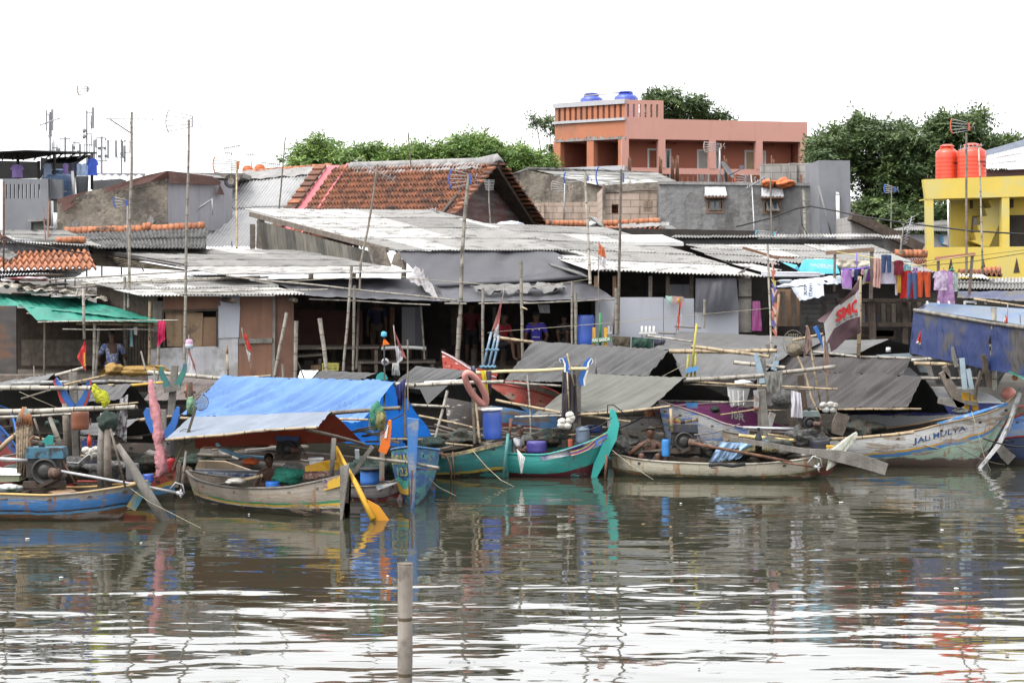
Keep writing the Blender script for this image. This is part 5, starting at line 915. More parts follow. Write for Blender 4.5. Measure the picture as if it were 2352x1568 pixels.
# banners
m_ban=M('white_banner',(.62,.66,.74),var=.08,sc=2,rough=.5,bump=.2,bsc=3); m_cyan=M('cyan_banner',(.08,.42,.58),var=.12,sc=2,rough=.5); m_navy=M('navy_print',(.03,.035,.07))
bt=thing('white_banner','crumpled white banner with black letters covering a plank roof','banner',M4(520,560,48.6))
g1=bilin(M4(240,530,48.4),M4(670,600,48.),M4(815,445,49.2),M4(440,475,49.6)); mb=MB(); f_=bilin(M4(245,530,48.6),M4(660,500,48.5),M4(815,425,49.3),M4(430,462,49.6)); g_=bilin(M4(470,640,48.45),M4(675,598,48.4),M4(668,500,48.45),M4(400,525,48.5)); w_=lambda p,u,v:p+Vector((0,-.03,.05*noise.noise(Vector((u*6,v*5,3)))))
h_=bilin(M4(670,500,48.4),M4(818,495,49.1),M4(815,425,49.25),M4(660,480,48.5))
mb.grid(lambda u,v:w_(f_(u,v),u,v),20,10); mb.grid(lambda u,v:w_(g_(u,v),u,v)+Vector((0,-.05*math.sin(u*9),0)),20,8); mb.grid(lambda u,v:w_(h_(u,v),u,v),12,6); mb.build('banner_cloth',m_ban,bt)
lettering('EHATI',lambda u,v:M4(578-30*v,488+110*u,48.3),m_navy,bt,.03); lettering('NTUK',lambda u,v:M4(535-28*v,500+95*u,48.3),m_navy,bt,.03)
mb=MB(); [mb.bar(M4(675+9*i,465,48.35),M4(690+9*i,485,48.35),.03,.02) for i in range(3)]; mb.build('printed_mark',m_navy,bt)
cb=thing('cyan_banner','cyan banner with faded white lettering under the laundry roof','banner',M4(640,400,50.4)); mb=MB(); cloth(M4(440,420,50.2),M4(810,410,50.2),M4(760,290,50.4),M4(505,292,50.4),.03,4,.3,0,14,8,5,mb); mb.slab([M4(330,320,50.2),M4(450,345,50.),M4(480,395,50.),M4(430,370,50.)],(0,.02,.02)); mb.build('banner_cloth',m_cyan,cb)
lettering('HADIRILAH',lambda u,v:M4(565+190*u,348-24*v+8*u,50.08),m_whitep,cb,.02); lettering('RUMAHKAN',lambda u,v:M4(620+140*u,365-16*v+8*u,50.08),m_whitep,cb,.0)
mb=MB(); [mb.tube([M4(150,400+14*i,48.7),M4(640+40*(i%2),408+10*i,48.6)],px(3,48.7),6) for i in range(3)]; solo('pipe_bundle','bundle of white plastic pipes above the white banner','pipes',mb,M('white_pipe',(.55,.56,.6)))
sheetc('cream tarp bunched under the laundry frame beam',M4,[(785,365),(1050,370),(1050,300),(790,285)],50.2,M('cream_tarp',(.5,.45,.37),rough=.6),'cream_tarp','tarp',3,.12,4,None)
mb=MB(); mb.blob(M4(350,475,48.6),px(18,48.6),.2,px(5,48.6),nz=.5); solo('plastic_bottles','clear bottles heaped on the banner corner','bottles',mb,M('clear_plastic',(.5,.55,.62),rough=.2,alpha=.7))
# blue tarp shelter
bs=thing('blue_tarp_shelter','boxy shelter wrapped in blue tarp with a pale blue top','shelter',P(2240,850,45))
m_bt=M('blue_tarp',(.011,.024,.095),c2=(.05,.045,.04),ca=.33,csc=.9,var=.2,sc=1.5,rough=.5,spec=.3,bump=.45,bsc=3); m_btop=M('faded_blue_tarp',(.08,.14,.25),c2=(.12,.155,.2),ca=.5,csc=.8,var=.12,rough=.5)
e0,e1,e2=M4(1425,722,45.5),M4(2075,830,42.5),M4(2500,890,40.5); d0,d1,d2=M4(1390,1075,45.2),M4(2060,1215,42.3),M4(2500,1290,40.3)
mb=MB()
for A_,B_,C_,D_ in ((d0,d1,e1,e0),(d1,d2,e2,e1)):
    f_=bilin(A_,B_,C_,D_); mb.grid(lambda u,v:f_(u,v)+Vector((.05,-.10,0))*((1-v)**.6*.55*math.sin(u*70+2*math.sin(v*4+u*9))+noise.noise(Vector((u*7,v*4,2)))),150,16)
mb.slab([d0,e0,M4(1530,670,48.5),M4(1530,1000,48.5)],(.05,0,0)); mb.build('side_tarp',m_bt,bs)
mb=MB(); f_=bilin(e0,e2,M4(2500,735,46.5),M4(1532,670,48.8)); mb.grid(lambda u,v:f_(u,v)+Vector((0,0,.06+.05*math.sin(v*math.pi)*math.sin(u*22)-.1*math.sin(v*math.pi))),60,10); mb.build('top_tarp',m_btop,bs)
mb=MB(); mb.tube([e0+Vector((0,-.1,.02)),e1+Vector((0,-.1,.02)),e2+Vector((0,-.1,.02))],.045,6); mb.build('edge_pole',b_grey,bs)
mb=MB(); q=[M4(1605,955,44.7),M4(1722,965,44.4),M4(1715,1050,44.3),M4(1590,1040,44.6)]; mb.slab(q,(0,.03,0)); mb.build('plastic_window',M('clear_film',(.13,.13,.12),c2=(.4,.4,.4),ca=.25,csc=5,rough=.3),bs)
mb=MB(); [mb.bar(M4(x_,668,48.4),M4(x_-5,640,48.4),.05,.05) for x_ in (1542,1638,1725,1855,1945,2030)]; mb.bar(M4(1850,645,48.4),M4(1950,648,48.4),.06,.05); mb.build('roof_stake',m_whitep,bs)
cloth(M4(1790,610,48.4),M4(2500,660,47.4),M4(2500,550,50),M4(1800,565,50),.08,5,1,.08,30,8,4,mb:=MB()); solo('blue_awning','dark blue awning strip under the pale roofs by the shelter','awning',mb,m_bt)
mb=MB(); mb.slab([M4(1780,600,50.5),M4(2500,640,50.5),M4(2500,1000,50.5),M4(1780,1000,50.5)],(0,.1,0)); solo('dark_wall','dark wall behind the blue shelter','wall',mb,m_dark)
bam('slanting bamboo pole above the blue shelter top',[M4(1930,622,47),M4(2420,695,45.8)],9*M4.k,b_tan); bam('thin bamboo pole along the blue awning strip',[M4(1790,608,48),M4(2150,622,47.6)],5*M4.k,b_grey)
# ================= TV ANTENNAS AND TALL POLES
c_blue=M('antenna_blue',(.04,.10,.38),var=.1); c_lil2=M('antenna_grey',(.4,.38,.43)); c_or2=M('antenna_orange',(.5,.17,.07)); c_brn=M('antenna_brown',(.3,.22,.17)); c_cy=M('antenna_cyan',(.1,.35,.5)); c_red2=M('antenna_red',(.5,.11,.06))
fan_antenna('grey fan antenna on the tallest pale bamboo pole before the plywood shack',T1(1402,330,47.5),T1(1398,520,47.5),T1(1612,430,47.5),[T1(1576,415,47.5),T1(1560,1490,47.5),M1(1545,1290,47.4)],c_lil2,rp=3.6,pm=b_grey)
fan_antenna('tiny faint fan antenna topping a thin leaning mast far left',T1(645,130,72),T1(660,215,72),T1(735,160,72),[T1(733,190,72),T1(768,560,72),T1(770,900,72)],c_brn,rp=1.,rods=4)
fan_antenna('small blue fan antenna in front of the rough plaster gable',T1(950,1060,50.5),T1(965,1152,50.5),T1(1065,1112,50.5),[T1(1066,1090,50.6),T1(1066,1540,50.6)],c_blue,rp=1.2,rods=4)
fan_antenna('brown fan antenna on a bamboo pole by the steep white roof',T1(1790,725,61),T1(1795,865,61),T1(1995,795,61),[T1(1980,770,61),T1(1983,1490,59)],c_or2,rp=2.4,pm=b_tan,rods=6)
fan_antenna('blue fan antenna over the red tiled roof on a dark leaning pole',T2(1656,475,48.2),T2(1652,642,48.2),T2(1825,560,48.2),[T2(1814,525,48.2),T2(1780,900,48.2),M2(1755,330,48),M2(1712,1160,48.)],c_blue,rp=5.,pm=b_grey)
fan_antenna('blue fan antenna on a pale bamboo pole before the brick house',T3(497,855,48.3),T3(497,945,48.3),T3(692,905,48.3),[T3(668,850,48.3),T3(690,1300,48.2),M3(712,500,48.)],c_blue,rp=3.5,pm=b_pale,rods=4)
fan_antenna('blue fan antenna on a dark bamboo pole right of the pale one',T3(770,808,47.8),T3(768,965,47.8),T3(990,900,47.8),[T3(968,830,47.8),T3(960,1400,47.7),M3(948,920,47.6)],c_blue,rp=3.4,pm=b_dk)
fan_antenna('faded fan antenna on a thin mast by the white block wall',T3(395,925,60),T3(388,1020,60),T3(535,992,60),[T3(498,950,60),T3(490,1255,60)],c_brn,rp=1.6,rods=5)
fan_antenna('white fan antenna on the grey parapet before the orange doors',T3(1665,600,69.5),T3(1672,692,69.5),T3(1805,640,69.5),[T3(1797,650,69.5),T3(1797,930,69.5)],c_brn,rp=2.2)
fan_antenna('flat white fan antenna low by the orange tarp',T3(1932,865,68.4),T3(1930,968,68.4),T3(2060,920,68.4),[T3(2058,880,68.4),T3(2075,1100,67.5),T3(2085,1400,67)],c_red2,rp=1.8)
fan_antenna('red fan antenna on the dark pole before the red tanks',T4(1740,170,52),T4(1745,300,52),T4(1890,240,52),[T4(1868,290,52),T4(1868,900,51.5),T4(1868,1480,51)],c_red2,rp=3.,pm=b_dk)
fan_antenna('blue fan antenna against the dark trees',T4(1183,720,62),T4(1183,797,62),T4(1272,765,62),[T4(1242,730,62),T4(1236,1088,62)],c_blue,rp=1.5,pm=b_grey)
fan_antenna('cyan fan antenna low on the grey house wall',T4(107,1110,57.5),T4(107,1172,57.5),T4(258,1135,57.5),[T4(225,700,57.5),T4(240,1175,57)],c_cy,rp=1.8,rods=4,pm=b_dk)
yagi('long boom antenna with a timber brace on the thick bamboo pole',T1(885,407,49),T1(1310,412,49),[T1(1106,350,49),T1(1100,900,49),T1(1085,1400,49),M1(1078,700,48.9)],7,26,3.8,b_grey,brace=(T1(925,415,49),T1(1115,540,49)),eldir=(.15,.5,1))
yagi('small boom antenna on the light grey wall',T1(1660,1160,58.5),T1(1768,1088,58.5),[T1(1776,1075,58.5),T1(1782,1215,58.5)],9,8,1.2,eldir=(.6,0,.8))
yagi('dark boom antenna on a whip mast over the steep white roof',T2(70,420,60),T2(232,440,60),[T2(274,210,60),T2(235,670,60),T2(222,805,60)],10,10,1.8,b_dk)
yagi('long silver boom antenna lying across the top of the red tiled roof',T2(850,400,51),T2(1195,575,51),[T2(1045,440,51),T2(960,1000,50.3),M2(905,330,49.5),M2(868,1210,48.6)],9,16,3.,b_dk,eldir=(.5,.3,.8))
yagi('white ladder antenna before the dark gable',T2(1980,565,60),T2(1985,655,60),[T2(1980,562,60),T2(1978,700,60),T2(1992,942,60)],7,13,1.8,b_grey,eldir=(1,0,0))
yagi('small white antenna on the lower edge of the tiled roof',T2(1500,805,59),T2(1560,845,59),[T2(1530,800,59),T2(1535,880,59)],5,8,1.,eldir=(1,0,-.2))
yagi('white boom antenna slanting beside the small orange tarp',T3(2010,1000,66.5),T3(2185,890,66.5),[T3(2222,900,66.6),T3(2228,1140,66.5),T3(2230,1400,66)],8,8,1.6,b_dk,eldir=(.4,0,1))
yagi('leaning ladder antenna before the block gable',T4(1412,990,53),T4(1345,1230,53),[T4(1345,1050,53),T4(1325,1200,53),T4(1315,1310,53)],9,11,2.2,b_grey,eldir=(1,0,.6))
yagi('pale boom antenna beside the right red tank',T4(1805,432,50.5),T4(2010,395,50.5),[T4(1972,410,50.5),T4(1990,900,50.5),T4(2006,1475,50.5)],6,10,2.4,b_pale)
yagi('faint boom antenna over the far roofs, left of the orange lids',T1(1870,655,85),T1(2010,632,85),[T1(2008,628,85),T1(2008,760,85),T1(1985,870,85)],8,4,1.1)
yagi('faint small antenna between the far masts and orange lids',T1(1880,690,88),T1(1945,698,88),[T1(1942,690,88),T1(1942,870,88)],4,6,1.)
yagi('faint short antenna just left of the orange lids',T1(2060,705,88),T1(2135,705,88),[T1(2110,680,88),T1(2106,830,88)],5,7,1.1)
yagi('tiny boom antenna near the leftmost telecom mast',T1(330,462,74),T1(510,400,74),[T1(492,370,74),T1(480,700,74)],9,3.5,.8)
yagi('small white antenna behind the slotted house window',T1(365,1315,60),T1(550,1322,60),[T1(500,1300,60),T1(500,1345,60)],8,7,1.2,eldir=(0,1,.9))
GW_='thin rods rising above the roofs'
for lab,pts,r_,mt in (('dark bamboo rod standing on the cement ridge',[T2(1302,168,62.8),T2(1318,360,62.8),T2(1328,460,62.8)],1.7,b_dk),('rusty rod leaning on the grey left roof',[T1(362,1150,56),T1(385,1460,54.5)],1.6,m_rust),('rusty pole by the slotted house corner',[T1(412,1090,61.6),T1(398,1440,55)],2.2,m_rust),('dark pole carrying cables at the picture edge',[T1(30,930,50),T1(32,1350,50),M1(30,375,50)],2.4,m_rust),('blue stub rod on the steep white roof',[T1(1940,1432,59),T1(1943,1492,59)],1.3,M('blue_rod',(.06,.1,.3))),('pale pole on the grey house roof with tangled wires',[T4(505,765,65),T4(512,960,65),T4(520,1160,65)],3.6,b_pale),('thin whip pole over the yellow roof corner',[T4(1543,640,66.5),T4(1545,690,66.5)],1.,m_rust)):
    bam(lab,pts,r_,mt,group=GW_,cat='pole',name='thin_pole')
for lab,pts,r_ in (('thick black cable sagging across the left tiled shack',[T1(-20,1415,49),T1(130,1440,49),T1(420,1488,49),T1(700,1535,49)],1.6),('thin black cable over the left tiled shack',[T1(-10,1510,49.5),T1(330,1500,49.5),T1(600,1505,50)],.6),('heavy black cable sweeping from the pale pole toward the yellow house',[T4(-60,1075,64),T4(0,1062,64),T4(240,1000,64),T4(440,925,64),T4(560,903,64),T4(800,948,62),T4(960,985,60),T4(1400,1050,56),T4(1900,1110,53),T4(2400,1140,51)],1.7),('black cable looping down the pale roof pole',[T4(560,903,63.9),T4(480,930,63.9),T4(490,1050,63.9),T4(540,1155,63.9)],.9),('thin black cable low along the yellow wall',[T4(1500,1405,49.5),T4(1900,1370,49.5),T4(2400,1290,49.3)],.8),('upper thin cable along the yellow wall',[T4(1500,1365,49.7),T4(1950,1320,49.6),T4(2400,1265,49.4)],.5),('pale rope slung under the tarps between the tall poles',[M2(290,475,47.5),M2(800,445,47.4),M2(1250,437,47.4),M2(1450,462,47.5),M2(1800,487,47.5),M2(2200,530,47.4),M3(300,515,47.4),M3(700,457,47.4)],.8),('thin string from the torn awning over the white boards',[M3(-150,905,46.5),M3(0,890,46.5),M3(900,822,46.5),M3(1650,750,46.5),M3(2210,700,46.5)],.6)):
    mb=MB(); mb.tube(pts,px(r_,Vector(pts[0]).y),5); solo('cable' if 'cable' in lab else 'rope',lab,'cable' if 'cable' in lab else 'rope',mb,m_rope if 'cable' not in lab else m_cable)
# mooring poles along the shore
GM='bamboo mooring poles along the shore'
for lab,pts,r_,mt in (
 ('leaning grey bamboo pole right of the brown door',[M2(285,738,46.5),M2(230,1010,46.3),M2(178,1290,46.2)],15*M2.k,b_grey),
 ('upright pale bamboo stump in front of the leaning pole',[M2(366,805,45.5),M2(357,1290,45.5)],18*M2.k,b_grey),
 ('short thin stake at the foot of the brown door',[M2(252,1165,46),M2(258,1280,46)],13*M2.k,b_grey),
 ('thick bamboo pole leaning left over the yellow crate',[M2(562,786,45.5),M2(600,1050,45.4),M2(628,1310,45.3)],19*M2.k,b_grey),
 ('tall grey bamboo pole left of the long dark antenna mast',[M2(830,342,47.6),M2(795,800,47.5),M2(760,1225,47.4)],13*M2.k,b_grey),
 ('short bamboo pole tied beside the long antenna mast',[M2(850,510,47.7),M2(842,1225,47.6)],12*M2.k,b_grey),
 ('thin post in the shadow under the pale grey awning',[M2(1410,680,49.),M2(1440,1130,49.)],9*M2.k,b_grey),
 ('short grey pole splinting the antenna mast foot',[M2(1750,180,48),M2(1742,560,48)],6*M2.k,b_dk),
 ('thick bamboo sleeve at the foot of the leaning mast',[M2(1735,780,47.2),M2(1712,1160,47.2)],21*M2.k,b_grey),
 ('plain grey post below the torn awning edge',[M2(1928,530,47.1),M2(1930,1190,47.1)],13*M2.k,b_grey),
 ('tall bamboo pole standing left of the man in blue',[M3(132,306,46.8),M3(138,700,46.8),M3(145,1125,46.8)],14*M3.k,b_grey),
 ('short bamboo peg tied to the pole by the man in blue',[M3(140,690,46.6),M3(186,712,46.4)],8*M3.k,b_tan),
 ('left twin grey post before the blue drum',[M3(560,473,46.9),M3(560,1000,46.9)],12*M3.k,b_grey),
 ('right twin grey post before the blue drum',[M3(590,568,46.8),M3(592,1005,46.8)],14*M3.k,b_grey),
 ('short dark plank post before the white boards',[M3(905,690,47.4),M3(906,920,47.4)],11*M3.k,m_woodgrey),
 ('grey bamboo tied to the dark antenna pole',[M3(928,530,47.3),M3(930,920,47.3)],12*M3.k,b_grey),
 ('bamboo stump in front of the right white boards',[M3(1670,625,46.8),M3(1664,865,46.8)],12*M3.k,b_grey),
 ('bright wooden plank leaning at the plywood patch',[M3(2292,583,47.5),M3(2268,905,47.4)],11*M3.k,m_ply),
 ('tall whitewashed pole wound with coloured ribbons',[M4(205,168,46),M4(220,560,46),M4(228,900,45.9),M4(237,1080,45.8)],10*M4.k,b_pale),
 ('pale double bamboo pile before the blue shelter',[M4(2097,695,42.5),M4(2103,1390,42.4)],25*M4.k,b_pale),
 ('grey pole behind the large faded flag',[M4(968,880,45.5),M4(962,1110,45.4)],14*M4.k,b_dk),
 ('thin bamboo stake with an orange float top',[M4(2318,755,42.8),M4(2325,1000,42.8)],5*M4.k,b_grey)):
    bam(lab,pts,r_,mt,group=GM)
mb=MB()
for i in range(16): p=M4(232+rnd.uniform(-2,6),300+38*i,45.85); mb.slab([p,p+Vector((rnd.uniform(.05,.16),-.02,-.05)),p+Vector((rnd.uniform(.02,.14),-.03,-.22))],(0,.01,0),rnd.randrange(4))
solo('ribbons','faded coloured ribbons tied along the whitewashed pole','ribbons',mb,[M('faded_red',(.4,.12,.08)),M('faded_navy',(.08,.08,.25)),M('faded_yellow',(.4,.36,.1)),M('faded_pink',(.45,.3,.28))])
# ================= BOATS
def hullmat(name,bands,chip=(.16,.12,.09),chips=.45,streak=.6,zlow=.1,low=(.03,.025,.018),var=.18,rust=(.13,.06,.025),chipsc=1.7):
    bands=[(p,tuple(x*.7 for x in c)) for p,c in bands]
    m=bpy.data.materials.new(name); m.use_nodes=True; n=m.node_tree.nodes; l=m.node_tree.links; b=n['Principled BSDF']; b.inputs['Roughness'].default_value=.6
    uv=n.new('ShaderNodeUVMap'); sp=n.new('ShaderNodeSeparateXYZ'); l.new(uv.outputs[0],sp.inputs[0]); geo=n.new('ShaderNodeNewGeometry'); tc=n.new('ShaderNodeTexCoord')
    def nz(sc,vec,det=6,ro=.6): k=n.new('ShaderNodeTexNoise'); k.inputs['Scale'].default_value=sc; k.inputs['Detail'].default_value=det; k.inputs['Roughness'].default_value=ro; l.new(vec,k.inputs['Vector']); return k.outputs[0]
    def mr(f,a,c,d=0.,e=1.): k=n.new('ShaderNodeMapRange'); k.inputs[1].default_value=a; k.inputs[2].default_value=c; k.inputs[3].default_value=d; k.inputs[4].default_value=e; l.new(f,k.inputs[0]); return k.outputs[0]
    def mx(f,a,c,mode='MIX'):
        k=n.new('ShaderNodeMix'); k.data_type='RGBA'; k.blend_type=mode
        for i,v in ((0,f),(6,a),(7,c)):
            if isinstance(v,(int,float)): k.inputs[i].default_value=v
            elif isinstance(v,tuple): k.inputs[i].default_value=(*v,1)
            else: l.new(v,k.inputs[i])
        return k.outputs[2]
    obj=tc.outputs['Object']; wob=mr(nz(3,obj,2),.3,.7,-.012,.012); ad=n.new('ShaderNodeMath'); l.new(sp.outputs[1],ad.inputs[0]); l.new(wob,ad.inputs[1])
    r=n.new('ShaderNodeValToRGB'); r.color_ramp.interpolation='CONSTANT'; e=r.color_ramp.elements
    while len(e)>1: e.remove(e[-1])
    e[0].position=0; e[0].color=(*bands[0][1],1)
    for p,c in bands[1:]: k=e.new(p); k.color=(*c,1)
    l.new(ad.outputs[0],r.inputs[0])
    col=mx(mr(nz(5,obj),.25,.75,.0,1.),mx(1.,r.outputs[0],(1-1.6*var,)*3,'MULTIPLY'),r.outputs[0])
    mp=n.new('ShaderNodeMapping'); mp.inputs['Scale'].default_value=(.8,.8,3.5); l.new(obj,mp.inputs[0])
    col=mx(mr(nz(chipsc,mp.outputs[0],9,.72),.61-.22*chips,.635-.22*chips),col,chip)
    mp2=n.new('ShaderNodeMapping'); mp2.inputs['Scale'].default_value=(6,6,.7); l.new(obj,mp2.inputs[0])
    col=mx(mr(nz(1,mp2.outputs[0],6,.65),.64-.16*streak,.74-.16*streak,0,.85),col,rust)
    pl=n.new('ShaderNodeMath'); pl.operation='PINGPONG'; pl.inputs[1].default_value=.085; l.new(sp.outputs[1],pl.inputs[0])
    col=mx(mr(pl.outputs[0],.0,.006,.55,0.),col,(.03,.025,.02))
    z=n.new('ShaderNodeSeparateXYZ'); l.new(geo.outputs['Position'],z.inputs[0]); zz=n.new('ShaderNodeMath'); l.new(z.outputs[2],zz.inputs[0]); l.new(mr(nz(3,obj),.3,.7,-.05,.05),zz.inputs[1])
    col=mx(mr(zz.outputs[0],zlow-.02,zlow+.02,1.,0.),col,low)
    l.new(col,b.inputs['Base Color']); k=n.new('ShaderNodeBump'); k.inputs['Strength'].default_value=.35; k.inputs['Distance'].default_value=.03; l.new(nz(9,mp.outputs[0],5),k.inputs['Height']); l.new(k.outputs[0],b.inputs['Normal']); return m
class Hull:
    def __init__(s,label,st,outer,inner=None,rail=None,foot=(None,None),zk=-.3,p=2.2,vs=(1,1),N=28,name='fishing_boat',cat='boat',rw=.045,ribs=5,deck=.45,group=None,railtint=None):
        """st = [(centre x, centre y, half beam, top z)] from one end to the other; foot = shift of each end's foot along the keel"""
        s.zk,s.p,s.vs=zk,p,vs; n=len(st)
        def cr(f):
            i=min(int(f),n-2); u=f-i; q=[st[max(0,min(n-1,i+k))] for k in (-1,0,1,2)]
            return [ .5*((2*q[1][d])+(q[2][d]-q[0][d])*u+(2*q[0][d]-5*q[1][d]+4*q[2][d]-q[3][d])*u*u+(3*q[1][d]-q[0][d]-3*q[2][d]+q[3][d])*u**3) for d in range(4)]
        s.S=[cr((n-1)*i/N) for i in range(N+1)]; s.N=N; a,b=s.S[0],s.S[-1]; s.h=Vector((b[0]-a[0],b[1]-a[1],0)).normalized(); s.n=Vector((-s.h.y,s.h.x,0))
        if s.n.y<0: s.n=-s.n
        s.foot=foot; mid=s.S[N//2]; s.t=thing(name,label,cat,(mid[0],mid[1],0),group)
        mb=MB(); nt=12
        for sd in (-1,1):
            base=len(mb.v)
            for i in range(N+1):
                for j in range(nt+1): mb.v.append(s.pt(i/N,j/nt,sd))
            L=[0]
            for i in range(N): L.append(L[-1]+(s.pt((i+1)/N,0,sd)-s.pt(i/N,0,sd)).length)
            for i in range(N):
                for j in range(nt):
                    a=base+i*(nt+1)+j; mb.f.append((a,a+1,a+nt+2,a+nt+1)); mb.m.append(0); mb.t.append(.5); mb.sm.append(True)
                    k=lambda ii,jj:(L[ii],(jj/nt)*(vs[0]+(vs[1]-vs[0])*ii/N)); mb.uv.append([k(i,j),k(i,j+1),k(i+1,j+1),k(i+1,j)])
        for e in (0,N):
            if s.S[e][2]>.12: mb.face([s.pt(e/N,j/nt,-1) for j in range(nt+1)]+[s.pt(e/N,j/nt,1) for j in range(nt-1,-1,-1)],0,uv=[(0,.2)]*(2*nt+1))
        mb.build('hull',outer,s.t)
        mb=MB(); inner=inner or m_wood; td=deck
        def ip(i,t_,sd): q=s.pt(i/N,t_,sd); c=s.pt(i/N,t_,0); d=c-q; return q+d.normalized()*min(.05,d.length*.9) if d.length>1e-4 else q
        for sd in (-1,1): mb.grid(lambda u,v:ip(round(u*N),td*v,sd),N,4)
        mb.grid(lambda u,v:ip(round(u*N),td,-1).lerp(ip(round(u*N),td,1),v),N,2)
        mb.build('inner_planking',inner,s.t)
        for sd in (-1,1):
            mb=MB(); mb.tube([s.pt(i/N,0,sd)+Vector((0,0,.01)) for i in range(N+1)],rw*.62,6,flat=.75); mb.build('gunwale',rail or m_woodgrey,s.t)
        for k in range(ribs):
            u=(k+1)/(ribs+1); mb=MB(); a,b=s.pt(u,.1,-1),s.pt(u,.1,1); mb.bar(a,b,.12,.04); mb.build('thwart',inner,s.t)
    def pt(s,u,t,sd):
        t=max(0.,t); u=min(1.,max(0.,u))
        f=u*s.N; i=min(int(f),s.N-1); g=f-i; q=[s.S[i][d]*(1-g)+s.S[i+1][d]*g for d in range(4)]
        w1=min(1,max(0,(u-.5)/.38))**1.3; w0=max(0,(.5-u)/.5)**1.3; sh=(s.foot[1] or 0)*w1+(s.foot[0] or 0)*w0
        z=q[3]+(s.zk-q[3])*t; return Vector((q[0],q[1],z))+s.n*(sd*q[2]*(1-t**s.p))+s.h*(sh*t**1.1)
    def surf(s,u,t,o=.012): return s.pt(u,t,-1)-s.n*o+Vector((0,0,.004))
def pxst(st,Y0,Y1,beam):
    """photo points on the near rim, turned into hull stations at the boat's distance"""
    out=[]; x0,x1=st[0][0],st[-1][0]; hx=abs(x1-x0)/F*(Y0+Y1)/2; ny=hx/math.hypot(hx,Y1-Y0)
    sg=1 if (Y1-Y0)*(x1-x0)>=0 else -1; nx=-sg*math.sqrt(1-ny*ny)
    for x,y,bf in st:
        Yc=Y0+(Y1-Y0)*(x-x0)/(x1-x0); b=beam*bf; p=P(x,y,Yc-b*ny); out.append((p.x+b*nx,p.y+b*ny,b,p.z))
    return out
def ft(x,xf,Y,z,zk=-.3): return (xf-x)/F*Y*(z-zk)/max(.1,z)      # foot shift from a photo x at the water line
def plank(hull,poly,mat,name,th=.03,o=.0):
    mb=MB(); mb.slab([Vector(p)-hull.n*o for p in poly],-hull.n*th); return mb.build(name,mat,hull.t)
def pathslab(mb,fr,pts,wd,Y,th,m=0,t=.5):
    """a curved board: centre line and widths in the photo, real thickness"""
    n=len(pts); L=[];Rr=[]
    for i,(x,y) in enumerate(pts):
        a=pts[max(0,i-1)]; b=pts[min(n-1,i+1)]; dx,dy=b[0]-a[0],b[1]-a[1]; l=math.hypot(dx,dy) or 1; w=(wd[i] if isinstance(wd,(list,tuple)) else wd)/2
        L.append(fr(x-dy/l*w,y+dx/l*w,Y)); Rr.append(fr(x+dy/l*w,y-dx/l*w,Y))
    o=Vector((0,th,0))
    for i in range(n-1):
        q=[L[i],L[i+1],Rr[i+1],Rr[i]]; mb.face(q,m,t); mb.face([p+o for p in q],m,t); mb.face([L[i],L[i]+o,L[i+1]+o,L[i+1]],m,t); mb.face([Rr[i],Rr[i]+o,Rr[i+1]+o,Rr[i+1]],m,t)
    for i in (0,n-1): mb.face([L[i],Rr[i],Rr[i]+o,L[i]+o],m,t)
c_bl=(.04,.17,.42); c_wood=(.27,.235,.19); c_cream=(.46,.42,.31); c_wh=(.50,.50,.49)
m_teal=M('teal_paint',(.03,.30,.27),var=.1,sc=3,streak=.25,dirt=(.05,.12,.11),rough=.55)
m_bluep=M('blue_boat_paint',(.05,.19,.46),var=.2,sc=4,c2=(.2,.16,.12),ca=.25,csc=4,rough=.6); m_redp=M('red_boat_paint',(.36,.045,.03),var=.15,sc=4,streak=.2,rough=.55); m_yelp=M('yellow_boat_paint',(.58,.32,.02),var=.12,sc=4,streak=.35,dirt=(.2,.11,.03),rough=.6)
m_hornb=M('blue_horn_paint',(.03,.13,.42),var=.15,rough=.5)
# front blue boat
bA=Hull('blue fishing boat nearest the camera, its prow pointing right',pxst([(-330,1095,.4),(-180,1118,.8),(-60,1132,1),(40,1136,1),(110,1138,.97),(180,1133,.85),(250,1123,.6),(305,1114,.3),(336,1106,.04)],33.6,33.2,.62),hullmat('blue_hull',[(0,(.2,.2,.19)),(.1,c_bl),(.34,(.02,.03,.06)),(.385,(.08,.27,.48)),(.44,(.16,.075,.035))],(.15,.13,.12),.4,.6,.05,(.05,.035,.02)),m_wooddk,M('yellow_rail',(.5,.33,.12),var=.2,c2=(.25,.23,.2),ca=.3,csc=.5),(None,ft(336,272,33,.55)))
mb=MB(); mb.bar(P(337,1103,33.2),P(300,1168,33.1),.06,.16); mb.build('stem',M('green_blue_stem',(.08,.22,.3),c2=(.3,.22,.05),ca=.4,csc=5),bA.t)
bB=Hull('dark boat with a red and yellow prow behind the blue boat',pxst([(120,1118,.8),(220,1120,.95),(300,1113,.85),(345,1101,.5),(382,1086,.22),(408,1076,.03)],36.4,35.8,.6),hullmat('red_yellow_hull',[(0,(.40,.06,.035)),(.2,(.55,.33,.05)),(.3,(.06,.22,.42)),(.46,(.05,.045,.04))],chips=.2,streak=.4,zlow=.15),m_wooddk,m_redp,(None,ft(408,396,36,.55)))
bC=Hull('weathered wooden boat with green and yellow stripes under a pale tarp',pxst([(428,1082,.05),(448,1100,.4),(495,1114,.8),(550,1121,1),(645,1120,1),(690,1113,.85),(740,1103,.5),(788,1092,.14)],35.4,33.3,.72),hullmat('striped_wood_hull',[(0,c_wood),(.37,(.03,.19,.085)),(.42,(.52,.32,.03)),(.47,(.45,.42,.34)),(.51,(.028,.024,.02))],(.16,.125,.09),.3,.45,.05,(.04,.036,.02)),m_wood,m_woodgrey,(ft(428,466,36,.6),0.),p=2.8,ribs=4,vs=(1.35,.95))
